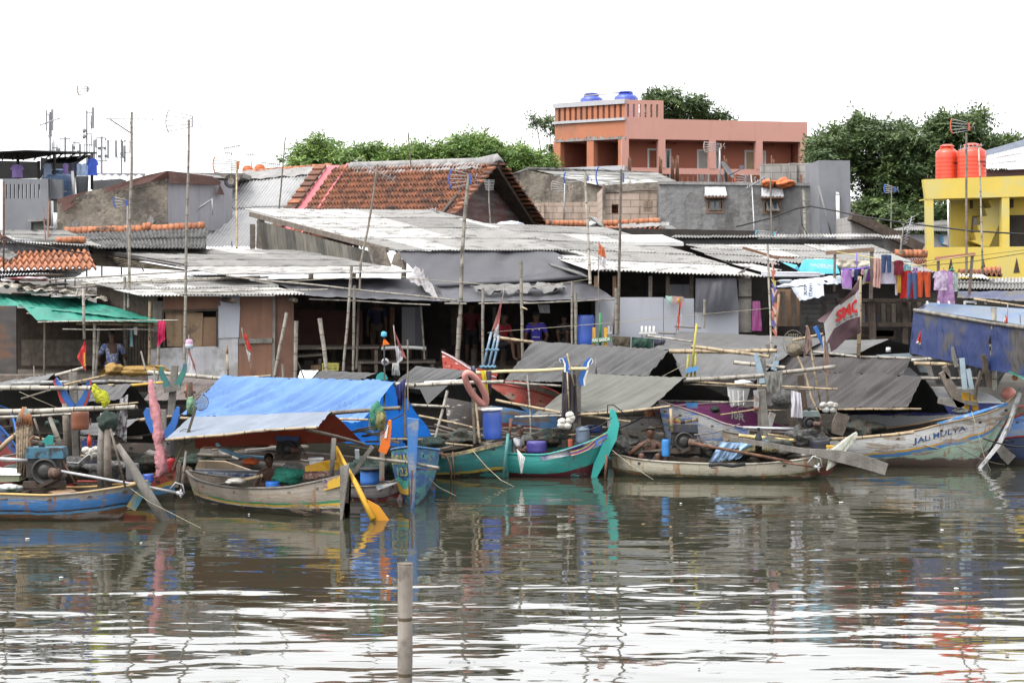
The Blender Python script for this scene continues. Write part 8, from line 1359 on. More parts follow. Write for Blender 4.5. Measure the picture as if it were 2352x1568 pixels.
ct=thing('cooler_box','white foam cooler with ribbed sides and clutter on top','cooler',B3(1955,465,43.4)); mb=MB(); mb.slab([B3(1895,470,43),B3(2015,440,43.4),B3(2050,310,43.4),B3(1878,305,43)],(0,.5,0)); mb.build('cooler_body',m_whitep,ct); mb=MB(); mb.slab([B3(1870,308,42.95),B3(2065,300,43.4),B3(2065,285,43.4),B3(1870,285,42.95)],(0,.6,0)); mb.blob(B3(1990,270,43.3),.2,.2,.08,nz=.5); mb.build('cooler_lid',m_gel,ct)
for i in range(3): mb=MB(); mb.bar(B3(1905+45*i,330,42.97+.08*i),B3(1910+42*i,455,42.97+.08*i),.02,.02); mb.build('rib',m_whitep,ct)
cb_=thing('cream_box','cream painted ice box at the far left, behind the blue boat','box',B1(80,1100,33.8)); mb=MB(); mb.slab([B1(-60,1100,33.8),B1(160,1090,33.8),B1(160,1040,33.8),B1(-60,1035,33.8)],(0,.5,0)); mb.build('box_body',M('cream_green_box',(.33,.34,.22),var=.15),cb_); mb=MB(); mb.slab([B1(-60,1036,33.75),B1(165,1040,33.75),B1(160,1008,34),B1(-60,1005,34)],(0,.5,.02)); mb.build('box_lid',m_whitep,cb_)
def floats(label,fr,ps,r,Y,mat,group='white foam floats'):
    t=thing('float_bundle',label,'floats',fr(*ps[0],Y),group)
    for x,y in ps: mb=MB(); mb.blob(fr(x,y,Y),px(r*fr.k,Y),px(r*fr.k,Y),px(r*.85*fr.k,Y),seg=12,rings=8,nz=.12); f_=mb.build('float',mat,t); mb=MB(); mb.tube([fr(x-r,y+2,Y-.02),fr(x,y+3,Y-px(r*fr.k,Y)*1.02),fr(x+r,y+1,Y-.02)],.008,4); mb.build('cord',m_rope,f_)
    return t
m_foam=M('foam_white',(.58,.56,.5),var=.12,sc=8,bump=.5,bsc=8)
floats('stacked round white net floats on the teal boat mast',B3,[(540,535),(540,580),(475,590),(470,620),(520,625),(550,560)],36,40.3,m_foam); floats('grubby white foam floats under the orange bottle',B1,[(720,830),(770,840),(800,825),(740,855),(790,860)],36,34.6,m_foam)
floats('white wrapped parcels on the bamboo tripod by the brown tent',B4,[(670,455),(730,450),(770,460),(690,490),(750,492)],34,41.7,M('parcel_white',(.45,.46,.45),c2=(.25,.22,.18),ca=.3,csc=5))
def ringtube(label,fr,c,rx,ry,rp,Y,mat,rot=0,cat='ring float',name='ring_float'):
    mb=MB(); n=22; mb.tube([fr(c[0]+rx*math.cos(a)*math.cos(rot)-ry*math.sin(a)*math.sin(rot),c[1]+rx*math.cos(a)*math.sin(rot)+ry*math.sin(a)*math.cos(rot),Y+.22*math.cos(a)) for a in [2*math.pi*i/n for i in range(n+1)]],px(rp*fr.k,Y),10,cap=False); return solo(name,label,cat,mb,mat)
ringtube('long pink inflated ring hung over the pale bamboo pole',B2,(1868,312),150,48,28,39.4,M('pink_float',(.56,.25,.22),var=.12,rough=.5,streak=.15),1.02)
mb=MB(); mb.blob(B4(2225,360,43.3),px(60*B4.k,43.3),px(60*B4.k,43.3),px(58*B4.k,43.3),seg=20,rings=12); solo('buoy','round coral pink buoy on the pale blue prow','buoy',mb,M('coral_buoy',(.62,.24,.19),rough=.5))
mb=MB(); mb.blob(M4(2275,1280,42.2),px(26*M4.k,42),px(26*M4.k,42),px(26*M4.k,42),seg=14,rings=9); solo('buoy','small orange buoy under the green awning at right','buoy',mb,M('orange_buoy',(.5,.2,.06)))
mb=MB(); mb.lathe([(0,0),(.06,.01),(.085,.05),(.085,.17),(.06,.21),(0,.22)],M1(1585,1038,45.5)-Vector((0,0,.0)),seg=16); bo=solo('pole_float','pink and white float on the flag stick by the white boards','float',mb,M('pink_lilac',(.5,.3,.42)))
mb=MB(); mb.lathe([(.0,0),(.088,.0),(.09,.08),(.086,.1),(0,.1)],M1(1585,1036,45.5),seg=16); mb.build('float_base',M('white_blue_float',(.5,.55,.62)),bo); mb=MB(); mb.tube([M1(1583,920,45.5),M1(1586,1400,45.5)],.022,6); mb.build('stick',b_dk,bo)
for lab,fr,cx,y0,y1,w,Y,mt in (('orange bottle float, left of the pair above the green net',B1,1560,275,390,24,37.2,M('orange_bottle',(.62,.17,.07),rough=.3)),('orange bottle float, right of the pair above the green net',B1,1612,285,400,24,37.2,M('orange_bottle2',(.6,.18,.08),rough=.3)),('red bottle standing on the grubby foam floats',B1,748,690,800,34,34.5,M('red_bottle',(.6,.06,.03),rough=.3)),('black glass bottle in the cream boat stern',B4,128,640,845,58,39.7,M('black_bottle',(.012,.02,.018),rough=.25)),('orange and white float on the thin stake at right',M4,2326,985,1050,18,42.7,M('orange_white_float',(.6,.25,.1),rough=.4)),('wooden float knob on the stick before the white boards',M1,1902,1010,1080,22,46.2,m_ply),('yellow light bulb float on the flag before the white boards',M3,1450,610,650,16,46.,m_yelp)):
    mb=MB(); b=fr(cx,y1,Y); h=fr(cx,y0,Y).z-b.z; r=px(w*fr.k/2,Y); mb.lathe([(0,0),(r,.01),(r,h*.6),(r*.45,h*.78),(r*.42,h*.97),(r*.5,h),(0,h)],b,seg=12); solo('bottle_float',lab,'bottle',mb,mt)
mb=MB(); mb.bar(B1(1543,345,37.1),B1(1638,345,37.1),.06,.05); mb.tube([B1(1588,260,37.1),B1(1590,560,37.1)],.06,6); solo('float_bracket','dark bracket holding the two orange bottles','bracket',mb,m_wooddk)
mb=MB(); mb.tube([M1(1902,1080,46.2),M1(1912,1270,46.2)],.025,5); solo('float_stick','thin stick under the wooden float knob','stick',mb,b_tan)
# nets
def netmat(n,c,a): return M(n,c,var=.3,sc=20,c2=tuple(x*.5 for x in c),ca=.4,csc=18,alpha=a,rough=.9)
def net(label,fr,cx,cy,rx,ry,Y,mat,name='fish_net',cat='net',nz=.35,dz=.2,group='nets on the boats',tip=0):
    mb=MB(); mb.blob(fr(cx,cy,Y),px(rx*fr.k,Y),dz,px(ry*fr.k,Y),seg=18,rings=14,nz=nz); return solo(name,label,cat,mb,mat,group)
n_yel=netmat('yellow_mesh',(.55,.56,.03),.8); n_grn=netmat('green_mesh',(.05,.22,.13),.75); n_dkg=netmat('dark_green_mesh',(.025,.045,.035),.85); n_tan=netmat('straw_fibre',(.34,.26,.18),1.); n_olive=netmat('olive_mesh',(.2,.18,.07),.9)
mb=MB(); lump(mb,B1,[(785,275),(800,330),(850,380),(880,425),(865,475)],[20,70,100,80,14],33.7,.5); solo('yellow_net','neon yellow hand net bag above the lowest left spar','net',mb,n_yel,'nets on the boats')
net('dark green net bunched on the stacked timbers',B1,905,590,85,80,33.6,n_dkg); net('green net heap in the striped boat',B2,300,1050,140,75,34.5,M('green_heap',(.03,.24,.17),var=.3,sc=8,bump=1,bsc=20)); net('grey filmy net behind the green heap',B2,330,975,90,40,34.7,netmat('grey_film_net',(.2,.2,.2),.8))
net('reddish bundled net with pale floats by the name board',B2,530,1045,110,50,34.2,M('red_bundle',(.26,.13,.10),c2=(.45,.38,.32),ca=.4,csc=14,var=.4,bump=1,bsc=20)); net('green teal hand net hanging on the dark ridge pole',B2,1045,545,68,115,33.8,n_grn); net('olive net bag inside the green teal hand net',B2,1075,580,45,85,33.7,n_olive)
net('grey green tarp bundle on the teal stern rail',B2,1460,870,90,40,40,M('tarp_bundle',(.06,.075,.065),var=.3,bump=.8,bsc=5)); net('pale green hand net by the orange bottles',B1,1600,460,36,80,36.9,netmat('pale_green_mesh',(.2,.35,.22),.7)); net('brown black bundle behind the engine of the blue boat',B1,440,610,55,40,34.8,n_dkg)
net('grey hand net bag hanging behind the grey shirt',B4,330,400,90,75,42,netmat('grey_mesh',(.12,.12,.115),.8)); net('dark coiled rope heap in the cream boat stern',B4,80,830,190,40,40.,M('rope_heap',(.13,.085,.035),c2=(.04,.06,.02),ca=.5,csc=14,var=.4,bump=1,bsc=18)); net('dark rope knot on the magenta boat',B3,1755,490,40,28,44.8,n_dkg); net('rope coil at the white boat bow',B4,1820,500,60,22,42.4,M('pale_coil',(.2,.21,.19),var=.4,bump=1,bsc=20))
net('orange bag beside the man under the pale tarp',B1,2100,925,62,32,35.3,M('orange_bag',(.6,.12,.03),bump=.5,bsc=6)); net('white sack on the blue boat, lower left',B1,75,1150,110,40,33.5,M('white_sack',(.45,.47,.5),c2=(.12,.16,.1),ca=.3,csc=3)); net('tan sack lying along the blue boat rim',B1,540,1180,130,22,33.4,m_ply); net('white canvas roll in the striped boat',B1,1975,1085,80,24,34,M('canvas_roll',(.45,.43,.38),bump=.6,bsc=6))
mb=MB(); mb.tube([B1(2010,1085,34),B1(2205,1040,33.9)],px(14*B1.k,34),8); solo('bamboo_piece','pale bamboo piece stuck in the white canvas roll','bamboo piece',mb,b_tan)
# fan shaped broom net, hoops
bt_=thing('broom_bundle','straw fibre bundle hanging from the lowest left spar','fibre bundle',B1(200,1050,33.9)); mb=MB()
for i in range(70):
    a=rnd.uniform(-1,1); b=rnd.uniform(-.12,.12); mb.tube([B1(205+a*12,480,34+b*.3),B1(208+a*52,570,34+b),B1(205+a*66,640,34+b),B1(198+a*58,830+rnd.uniform(-40,40),34+b),B1(188+a*46,1000+rnd.uniform(-40,70),34+b)],[.012,.02,.022,.02,.008],5,0,rnd.random())
mb.build('fibres',n_tan,bt_); mb=MB()
for i in range(40): a=rnd.uniform(-1,1); mb.tube([B1(205+a*8,470,33.9),B1(208+a*50,545,33.85),B1(206+a*72,600+rnd.uniform(-10,40),33.85)],[.02,.025,.008],4)
mb.build('fringe',M('orange_fringe',(.3,.12,.05),c2=(.15,.2,.2),ca=.4,csc=8,var=.4,sc=30),bt_)
for lab,fr,c,r,Y in (('round wire hoop net under the pale tarp edge',B1,(1553,715),62,34.3),('large clear hoop net in front of the pale tarps',M4,(418,990),88,44.6),('thin green hoop net beside the orange bottles',B1,(1680,430),66,37.),('dark hoop of the green teal hand net',B2,(1045,610),82,33.7)):
    t=thing('hoop_net',lab,'hoop net',fr(c[0],c[1]+r,Y),'hoop nets'); mb=MB(); n=24; mb.tube([fr(c[0]+r*math.cos(i*2*math.pi/n),c[1]+r*(1.2 if r>80 else 1)*math.sin(i*2*math.pi/n),Y) for i in range(n+1)],px(2.2*fr.k*2,Y)*.6,5,cap=False); mb.build('hoop',m_woodgrey if r==88 else m_cable,t)
    mb=MB()
    for i in range(-4,5): x=c[0]+i*r*.21; h=r*math.sqrt(max(0,1-(i*.21)**2)); mb.tube([fr(x,c[1]-h*.9,Y),fr(c[0]+i*r*.15,c[1]+h*1.1,Y+.15)],.005,3); mb.tube([fr(c[0]-h,c[1]+i*r*.21,Y),fr(c[0],c[1]+i*r*.21+6,Y+.12),fr(c[0]+h,c[1]+i*r*.21,Y)],.005,3)
    mb.build('mesh',m_rope,t)
net('straw coloured net bag inside the large clear hoop',M4,430,1045,70,62,44.7,netmat('straw_mesh',(.24,.2,.14),.75))
# hung cloths
def hung(label,fr,poly,Y,mat,amp=.06,fu=5,seed=1,name='hung_cloth',cat='cloth',drop=0):
    mb=MB(); a,b_,c,d=[fr(*p,Y) for p in poly]; cloth(a,b_,c,d,amp,fu,.4,-.03,18,18,seed,mb,edge=.05); return solo(name,label,cat,mb,mat,'cloths hung on the boats')
mb=MB(); lump(mb,B1,[(1262,240),(1270,350),(1300,480),(1322,620),(1325,720),(1318,775),(1345,830),(1350,920),(1352,985),(1312,1055)],[30,54,70,66,86,56,74,88,96,24],34.6,.55); solo('pink_net_cloth','long pink netting sheath hanging on a pole at left','cloth',mb,M('pink_netting',(.78,.36,.39),var=.2,sc=7,rough=.9,bump=1.,bsc=9,transl=.3))
hung('checked black and white cloth hanging left of the bleached log',B1,[(945,680),(1060,755),(1075,360),(1010,400)],33.9,M('checked_cloth',(.42,.42,.42),c2=(.07,.05,.06),ca=.5,csc=11),seed=4); hung('navy blue cloth knotted on the bright blue tent ridge',B2,[(1225,510),(1250,490),(1285,225),(1190,300)],39.1,M('navy_shiny',(.01,.015,.11),rough=.5,bump=.5,bsc=4),.09,5,6)
hung('grey shirt draped over the long ridge pole',B4,[(200,340),(315,370),(330,165),(172,175)],41.0,M('grey_shirt',(.17,.165,.15),bump=.4,bsc=5),.08,6,8); hung('white shirt hanging on the dark timber post',B4,[(400,550),(495,560),(480,350),(400,330)],41.0,M('white_shirt',(.55,.53,.58),transl=.1),.08,5,9); hung('black trousers hung on the blue curled fork',B3,[(470,550),(610,610),(590,200),(480,170)],40.6,M('black_trousers',(.035,.03,.036),var=.3,bump=.5,bsc=4),.09,5,10)
hung('yellow towel hung beside the pink ring',B2,[(1955,375),(1980,375),(1950,160),(1905,165)],41.,M('yellow_towel',(.6,.48,.03)),.06,6,11); hung('dark purple towel hung next to the yellow one',B2,[(1960,360),(2000,360),(2002,165),(1955,165)],41.1,M('plum_towel',(.06,.035,.06)),.05,6,12); hung('white cloth on the spar behind the big flag stick',B2,[(1165,200),(1235,205),(1225,100),(1170,100)],43.2,M('offwhite_cloth',(.4,.39,.37)),.05,5,13)
hung('brown cloth on the spar behind the pleated tent',M3,[(900,1025),(1045,1040),(1050,940),(895,930)],47.2,M('olive_brown_cloth',(.07,.055,.035)),.04,5,14); hung('dark green cloth on the spar behind the pleated tent',M3,[(1055,1035),(1235,1040),(1245,955),(1060,940)],47.1,M('bottle_green_cloth',(.015,.05,.035),c2=(.3,.3,.3),ca=.1,csc=4),.05,5,15); hung('navy cloth last on the spar behind the pleated tent',M3,[(1240,1035),(1330,1000),(1350,965),(1245,955)],47.,M('dull_navy_cloth',(.03,.03,.05)),.05,5,16)
hung('ochre cloth heap over the hut rail at left',M1,[(810,1270),(1440,1235),(1370,1175),(890,1185)],47.,M('ochre_cloth',(.26,.155,.035),var=.2,bump=.8,bsc=5),.16,5,17); mb=MB(); mb.blob(M1(960,1210,46.8),px(75*M1.k,47),.3,px(48*M1.k,47),seg=22,rings=12,nz=.6); mb.blob(M1(1150,1225,46.8),px(160*M1.k,47),.3,px(42*M1.k,47),seg=22,rings=12,nz=.4); solo('foam_roll','ochre foam mattress roll folded on the hut rail','mattress',mb,M('ochre_foam',(.27,.16,.04),var=.2,sc=3,bump=.9,bsc=5))
hung('white rags tied on the blue post of the teal boat',B3,[(130,1020),(142,1020),(165,890),(95,815)],39.2,m_whitep,.05,6,18); hung('faded white cloth behind the dark house awning',M3,[(290,740),(375,740),(370,670),(270,670)],48.6,M('dim_white_cloth',(.35,.34,.35)),.05,7,19); hung('blue jeans bundle at the top of the pink ring',B2,[(1830,175),(1875,190),(1860,120),(1825,130)],39.6,M('dull_denim',(.09,.11,.16)),.05,5,20)
hung('pale blue tarp crumpled in the cream boat',B3,[(1700,930),(1960,900),(2090,770),(1800,760)],39.9,M('pale_blue_sheet',(.28,.42,.62),bump=.6,bsc=4),.1,5,21); hung('pale blue tarp end by the yellowish bamboo',B4,[(0,810),(180,830),(320,780),(170,740)],40.4,M('pale_blue_sheet_b',(.3,.42,.58),bump=.6,bsc=4),.08,5,22)
lj=thing('life_vest','orange life vest with a pale stripe hanging over the pink boat','life vest',B2(1110,860,35)); mb=MB(); pathslab(mb,B2,[(1150,580),(1140,640),(1125,720),(1110,790),(1085,850)],[20,44,56,80,70],35.0,.1); mb.build('vest_body',M('orange_vest',(.75,.17,.02),var=.12,bump=.4,bsc=5),lj); mb=MB(); pathslab(mb,B2,[(1130,620),(1120,680),(1112,730)],[16,20,18],34.98,.02); mb.build('pale_stripe',m_whitep,lj)
# flags
m_fr,m_fw=M('flag_red',(.55,.06,.045),transl=.2,rough=.9),M('flag_white',(.58,.56,.58),transl=.2,rough=.9); m_ff=M('faded_flag_red',(.45,.17,.15),transl=.2,rough=.9)
def flag(label,fr,red,white,stick,Y,mr=None,r=4,seed=1,group='red and white flags'):
    t=thing('small_flag',label,'flag',fr(*stick[-1],Y),group)
    if stick[0]!=stick[-1]: mb=MB(); mb.tube([fr(*p,Y) for p in stick],px(r*fr.k,Y),6); mb.build('stick',b_grey,t)
    for nm,q,mt in (('red_half',red,mr or m_fr),('white_half',white,m_fw)):
        if q: mb=MB(); a=[fr(*p,Y-.02) for p in q]; a=a if len(a)==4 else a+[a[-1]]; cloth(a[0],a[1],a[2],a[3],.06,4,.4,0,10,14,seed,mb); mb.build(nm,mt,t)
    return t
flag('red and white flag leaning on the brown door',M1,[(2075,1045),(2120,1060),(2060,915),(2032,910)],[(2085,1150),(2095,1145),(2100,1080),(2060,1040)],[(2025,860),(2030,910),(2100,1170),(2110,1260)],46)
flag('faded pink and white flag under the pink float',M1,[(1640,1240),(1635,1180),(1590,1050),(1582,1060)],[(1560,1250),(1665,1360),(1640,1240),(1582,1080)],[(1584,1040),(1584,1050)],45.4,m_ff,seed=3); flag('faded red over white flag by the white board on the deck',M2,[(1245,1100),(1290,1125),(1220,960),(1180,865)],[(1210,1165),(1260,1130),(1245,1060),(1195,1010)],[(1180,840),(1225,1280)],43.4,m_ff,5,4)
flag('rolled red and white flag on the blue stakes stand',M2,[(2005,890),(2065,830),(2090,640),(2085,625)],[(2015,945),(2055,945),(2065,820),(2030,870)],[(2110,530),(2088,640),(2000,900)],46.4,m_ff,4,5); flag('orange red over white flag on a green stick pole',M3,[(778,250),(845,285),(830,200),(780,148)],[(790,340),(840,370),(845,290),(778,250)],[(782,145),(780,500),(795,1020)],46.6,M('flag_orange',(.62,.16,.06),transl=.25),5,6)
flag('bright red and white flag in front of the white boards',M3,[(1440,880),(1452,885),(1472,650),(1456,650)],[(1440,840),(1485,845),(1475,745),(1462,745)],[(1458,640),(1430,900)],46.,None,3,7); flag('red and white flag with green cap at right',M4,[(2150,1030),(2230,990),(2215,800),(2195,750)],[(2145,990),(2165,1025),(2200,800),(2190,760)],[(2215,650),(2212,740),(2195,1040)],42.2,None,5,8); flag('small red and white pennant before the blue shelter',M4,[(1450,980),(1487,1000),(1484,890),(1478,890)],[(1445,990),(1485,1010),(1487,995),(1455,960)],[(1482,888),(1488,1040)],44.,None,4,9)
for lab,poly,st in (('drab brown flag, left of two leaning by the big flag',[(495,1130),(580,1010),(545,850),(525,850)],[(530,842),(600,1250),(645,1480)]),('drab brown flag, right of two leaning by the big flag',[(680,1240),(730,1250),(715,1080),(672,960)],[(668,930),(695,1250),(712,1500)])):
    t=thing('brown_flag',lab,'flag',M4(*st[-1],42.),'drab brown flags'); mb=MB(); mb.tube([M4(*p,42.) for p in st],px(8*M4.k,42),7); mb.build('stick',b_tan,t); mb=MB(); a=[M4(*p,41.95) for p in poly]; cloth(*a,.08,4,.4,0,10,14,3,mb); mb.build('flag_cloth',M('drab_brown_cloth',(.22,.145,.125),rough=.9),t)
bam('slanting bamboo stick left of the two brown flags',[M4(455,1100,42.1),M4(520,1250,42.),M4(570,1450,41.9),M4(650,1620,41.8)],9*M4.k,b_tan)
t=thing('orange_pennant','little orange pennant with a blue tuft on a thin stick','flag',M2(1105,1300,42.8)); mb=MB(); mb.tube([M2(1100,910,42.8),M2(1105,1200,42.8),M2(1102,1640,37)],.02,5); mb.build('stick',m_cable,t); mb=MB(); a=[M2(*p,42.8) for p in ((1087,1015),(1148,1000),(1105,948),(1098,948))]; cloth(*a,.03,4,0,0,8,8,2,mb); mb.build('pennant',M('neon_orange',(.9,.2,.02),transl=.2),t); mb=MB(); mb.blob(M2(1100,922,42.8),.06,.06,.07,nz=.6); mb.build('tuft',M('cyan_tuft',(.1,.4,.55)),t)
t=thing('red_diamond_flag','red diamond flag with yellow and black lettering hanging far left','flag',M1(715,1230,40)); mb=MB(); mb.tube([M1(697,530,40.2),M1(706,960,40)],.03,6); mb.build('stick',b_grey,t); f_=bilin(M1(645,1110,39.95),M1(718,1228,39.95),M1(722,1000,39.95),M1(712,970,39.95)); mb=MB(); mb.grid(lambda u,v:f_(u,v)+Vector((0,.04*noise.noise(Vector((u*4,v*4,1))),0)),10,10); mb.build('flag_cloth',M('red_flag',(.55,.03,.03),transl=.15),t)
mb=MB(); [mb.slab([M1(640+6*i,1100-14*i,39.97),M1(650+6*i,1112-14*i,39.97),M1(645+6*i,1095-14*i,39.97)],(0,.02,0)) for i in range(10)]; mb.build('black_fringe',m_cable,t); lettering('Kamoent',lambda u,v:M1(700+20*v,1180-110*u,39.9),M('flag_yellow',(.7,.5,.05)),t,.02); lettering('1928',lambda u,v:M1(668+22*v,1150-60*u,39.9),m_cable,t,.02)
bf=thing('large_faded_flag','large faded maroon and white flag with red lettering','flag',M4(975,1000,44)); mb=MB(); mb.tube([M4(975,430,44.1),M4(972,900,44.1),M4(965,1100,44.)],.045,7); mb.build('flag_pole',b_tan,bf)
A_,B_,C_,D_=M4(700,1000,43.9),M4(980,900,44),M4(975,440,44),M4(625,800,43.6)
bd=[[(975,445),(975,445),(970,540),(978,770),(980,850),(985,905)],[(900,560),(905,570),(940,580),(950,775),(900,870),(930,930)],[(780,680),(800,690),(850,640),(870,800),(840,890),(860,960)],[(620,800),(690,805),(770,690),(760,870),(760,950),(780,1040)],[(640,815),(665,815),(675,830),(695,990),(720,990),(735,1065)]]
def fpt(u,v):
    i=min(3,int(u*4)); g=u*4-i; j=min(4,int(v*5)); h=v*5-j
    q=[bd[i+a][j+b_] for a in (0,1) for b_ in (0,1)]; x=(q[0][0]*(1-h)+q[1][0]*h)*(1-g)+(q[2][0]*(1-h)+q[3][0]*h)*g; y=(q[0][1]*(1-h)+q[1][1]*h)*(1-g)+(q[2][1]*(1-h)+q[3][1]*h)*g
    return M4(x,y,44-.15*math.sin(u*7+v*2)-.5*u)
m_mar,m_fwh=M('maroon_flag',(.10,.055,.065),var=.2,transl=.15),M('dirty_white_flag',(.52,.50,.48),transl=.2)
for nm,v0,v1,mt in (('maroon_stripe',0,.4,m_mar),('white_stripe',.4,.6,m_fwh),('maroon_stripe',.6,1,m_mar)): mb=MB(); mb.grid(lambda u,v:fpt(u,v0+(v1-v0)*v),24,8); mb.build(nm,mt,bf)
lettering('SMC',lambda u,v:fpt(.72-.52*u,.56-.115*v)+Vector((0,-.05,0)),M('flag_lettering_red',(.5,.02,.02)),bf,.05); lettering('GAK ADA MATINYA',lambda u,v:fpt(.72-.55*u,.592-.03*v)+Vector((0,-.05,0)),m_cable,bf,.01)
sg=thing('green_sign','small green name sign with white letters on yellow posts','sign',M3(795,1020,46.4)); mb=MB(); mb.slab([M3(720,995,46.4),M3(885,975,46.4),M3(885,940,46.4),M3(725,955,46.4)],(0,.04,0)); mb.build('board',M('sign_green',(.04,.2,.06)),sg); lettering('MAS GANDA',lambda u,v:M3(727+150*u,985-30*v-14*u,46.36),m_whitep,sg,.03)
for a in (742,840): mb=MB(); mb.bar(M3(a,860,46.5),M3(a,1020,46.5),.07,.05); mb.build('post',m_yelp,sg)
mb=MB(); mb.tube([M3(795,740,46.6),M3(795,1010,46.6)],.035,6); mb.build('post',M('green_post',(.04,.22,.08)),sg)
bs_=thing('blue_stake_stand','bundle of blue stakes in a scalloped stand at the dark house','stand',M2(1990,1200,46)); 
for a,b_ in (((2000,900),(1935,1180)),((2030,950),(1975,1190)),((2062,930),(2040,1050)),((2040,1060),(2010,1200))): mb=MB(); mb.tube([M2(*a,46.2),M2(*b_,46.)],px(11*M2.k,46),7); mb.build('stake',M('weathered_blue',(.13,.22,.32),c2=(.3,.33,.36),ca=.35,csc=5),bs_)
for y_,a,c in ((1048,1950,2062),(1190,1900,2040)): mb=MB(); mb.tube([M2(a+(c-a)*i/8,y_+(6 if i%2 else -6),45.9) for i in range(9)],px(11*M2.k,46),7); mb.build('scalloped_bar',M('weathered_blue_b',(.12,.24,.34),var=.2),bs_)
mb=MB(); mb.lathe([(.05,-.03),(.08,-.02),(.08,.03),(.05,.03),(.045,0),(.05,-.03)],M2(1110,1150,43),(.2,1,.1),18); solo('pulley','grey pulley wheel on the spar near the blue tent','pulley',mb,m_metal)
mb=MB(); r_=px(50*M2.k,43.5); q=M2(1080,1300,43.5); mb.slab([q+Vector((math.cos(a)*r_,0,math.sin(a)*r_*1.25)) for a in [math.pi*i/12 for i in range(13)]],(0,.08,0)); solo('teal_board','round topped teal board behind the blue tent ridge','board',mb,m_teal)
mb=MB(); mb.bar(M2(1880,1210,45),M2(2050,1260,45),.05,.06); solo('rail_piece','red knee timber beside the yellow towel','timber',mb,m_redp)
mb=MB(); mb.slab([B1(335,770,35.2),B1(400,705,35.2),B1(450,710,35.2),B1(440,780,35.2),B1(360,795,35.2)],(0,.06,0)); solo('teal_paddle','flat teal paddle board behind the blue boat engine','paddle',mb,m_teal)
for lab,fr,pts,r_ in (('mooring rope from the blue boat into the water',B1,[(1080,1140,33),(1250,1260,32.8),(1680,1480,31.5)],2.5),('mooring rope from the teal stern into the water',B2,[(1840,830,39.4),(1950,960,39),(2080,1080,38.5),(2190,1135,38.3)],3),('knotted rope from the bright blue hull into the water',B2,[(1380,910,36),(1490,1080,35.8),(1560,1140,35.6),(1705,1212,35.4)],3),('bow rope of the big white boat dropping to the water',B4,[(1910,500,41.9),(1960,660,41.8),(2010,860,41.7),(2070,1000,41.6)],2.5),('rope from the cream boat into the water',B3,[(895,830,40),(1060,960,39.6),(1240,1075,39.2)],3),('red cord running to the yellow stakes',B3,[(1300,220,44),(1540,95,43.8)],2.5),('white rope tied to the red horned tents',B1,[(160,340,36),(480,475,35.8)],2.5)):
    mb=MB(); mb.tube([fr(*p) for p in pts],px(r_*fr.k,pts[0][2]),5); solo('rope',lab,'rope',mb,m_rope)
for lab,fr,poly,Y,mt,th in (('white plank bench on the teal boat, far side',B3,[(1075,705),(1330,705),(1330,690),(1075,690)],40.8,m_wood,.3),('planked stern deck of the striped boat',B1,[(1630,990),(2100,1000),(1880,925),(1660,920)],36.2,M('deck_planks',(.33,.25,.17),streak=.5,st=(8,1,1),dirt=(.1,.07,.05)),.08),('black edged coaming board of the striped boat',B1,[(1640,1015),(2180,1035),(2180,1005),(1640,988)],35.9,m_conc2,.05),('patterned blue and white cloth board in the striped boat',B1,[(1650,1050),(2150,1060),(2150,1035),(1650,1015)],35.85,M('blue_white_print',(.4,.42,.45),c2=(.05,.1,.2),ca=.5,csc=9),.04),('grey heaped planks at the striped boat stern',B1,[(1650,920),(1990,905),(1850,855),(1740,745),(1700,745)],36.6,m_woodgrey,.5),('brown plank stack behind the engine mast',B4,[(880,690),(1050,700),(1250,670),(1100,640),(780,550)],44,m_wooddk,.1),('small wooden mooring block at the cream bow',B4,[(700,815),(755,815),(755,795),(700,795)],39.8,m_yelp,.1),('white cloth print strip with lettering at left',B1,[(690,800),(830,800),(830,745),(680,735)],35.9,M('printed_strip',(.05,.09,.3),c2=(.5,.3,.3),ca=.35,csc=8),.03),('pale plank jutting beside the pink net',B1,[(1205,855),(1310,880),(1310,865),(1225,840)],35.4,m_woodgrey,.3),('clear jar beside the leaning board',B2,[(860,900),(895,900),(890,830),(855,830)],36.2,M('jar_glass',(.3,.32,.33),rough=.2,alpha=.8),.1)):
    mb=MB(); mb.slab([fr(*p,Y) for p in poly],(0,th,.01)); solo('loose_board' if 'jar' not in lab else 'glass_jar',lab,'board' if 'jar' not in lab else 'jar',mb,mt)
# foreground post
bam('lone thick weathered bamboo post standing alone in the open water',[P(931,1293,13.6),P(931,1500,13.6),P(930,1980,13.6)],17.5,bambmat('post_bamboo',(.27,.235,.20)),13.6,name='mooring_post',cat='post',rp2=17)
# birds
def bird(label,fr,c,Y,s,col,wing,dir_=1,cat='pigeon',name='pigeon',group='pigeons on the white sheet'):
    t=thing(name,label,cat,fr(c[0],c[1],Y),group); u=px(fr.k,Y)*s; o=fr(*c,Y); q=lambda x,z,d=0:o+Vector((x*dir_*u,d*u,z*u))
    mb=MB(); mb.tube([q(-38,14),q(-22,22),q(0,30),q(18,36),q(26,46),q(30,56),q(34,62),q(40,60)],[u*3,u*9,u*14,u*13,u*8,u*6,u*7,u*2.5],10); mb.tube([q(40,61),q(47,58)],[u*2.5,u*.4],5); mb.build('body',col,t)
    for d in (-1,1):
        mb=MB(); mb.slab([q(16,40,d*13),q(-8,40,d*14),q(-46,16,d*6),q(-20,20,d*13),q(8,24,d*14)],(0,d*u*2,0)); mb.build('wing',wing,t); mb=MB(); mb.tube([q(-2,18,d*5),q(0,8,d*5),q(1,0,d*5)],u*1.5,5); mb.tube([q(1,0,d*5),q(8,0,d*7)],u*1.,4); mb.build('leg',M('bird_leg',(.3,.1,.08)),t)
    mb=MB(); mb.slab([q(-34,18,4),q(-34,18,-4),q(-58,8,-8),q(-58,8,8)],(0,0,u*2)); mb.build('tail',wing,t); return t
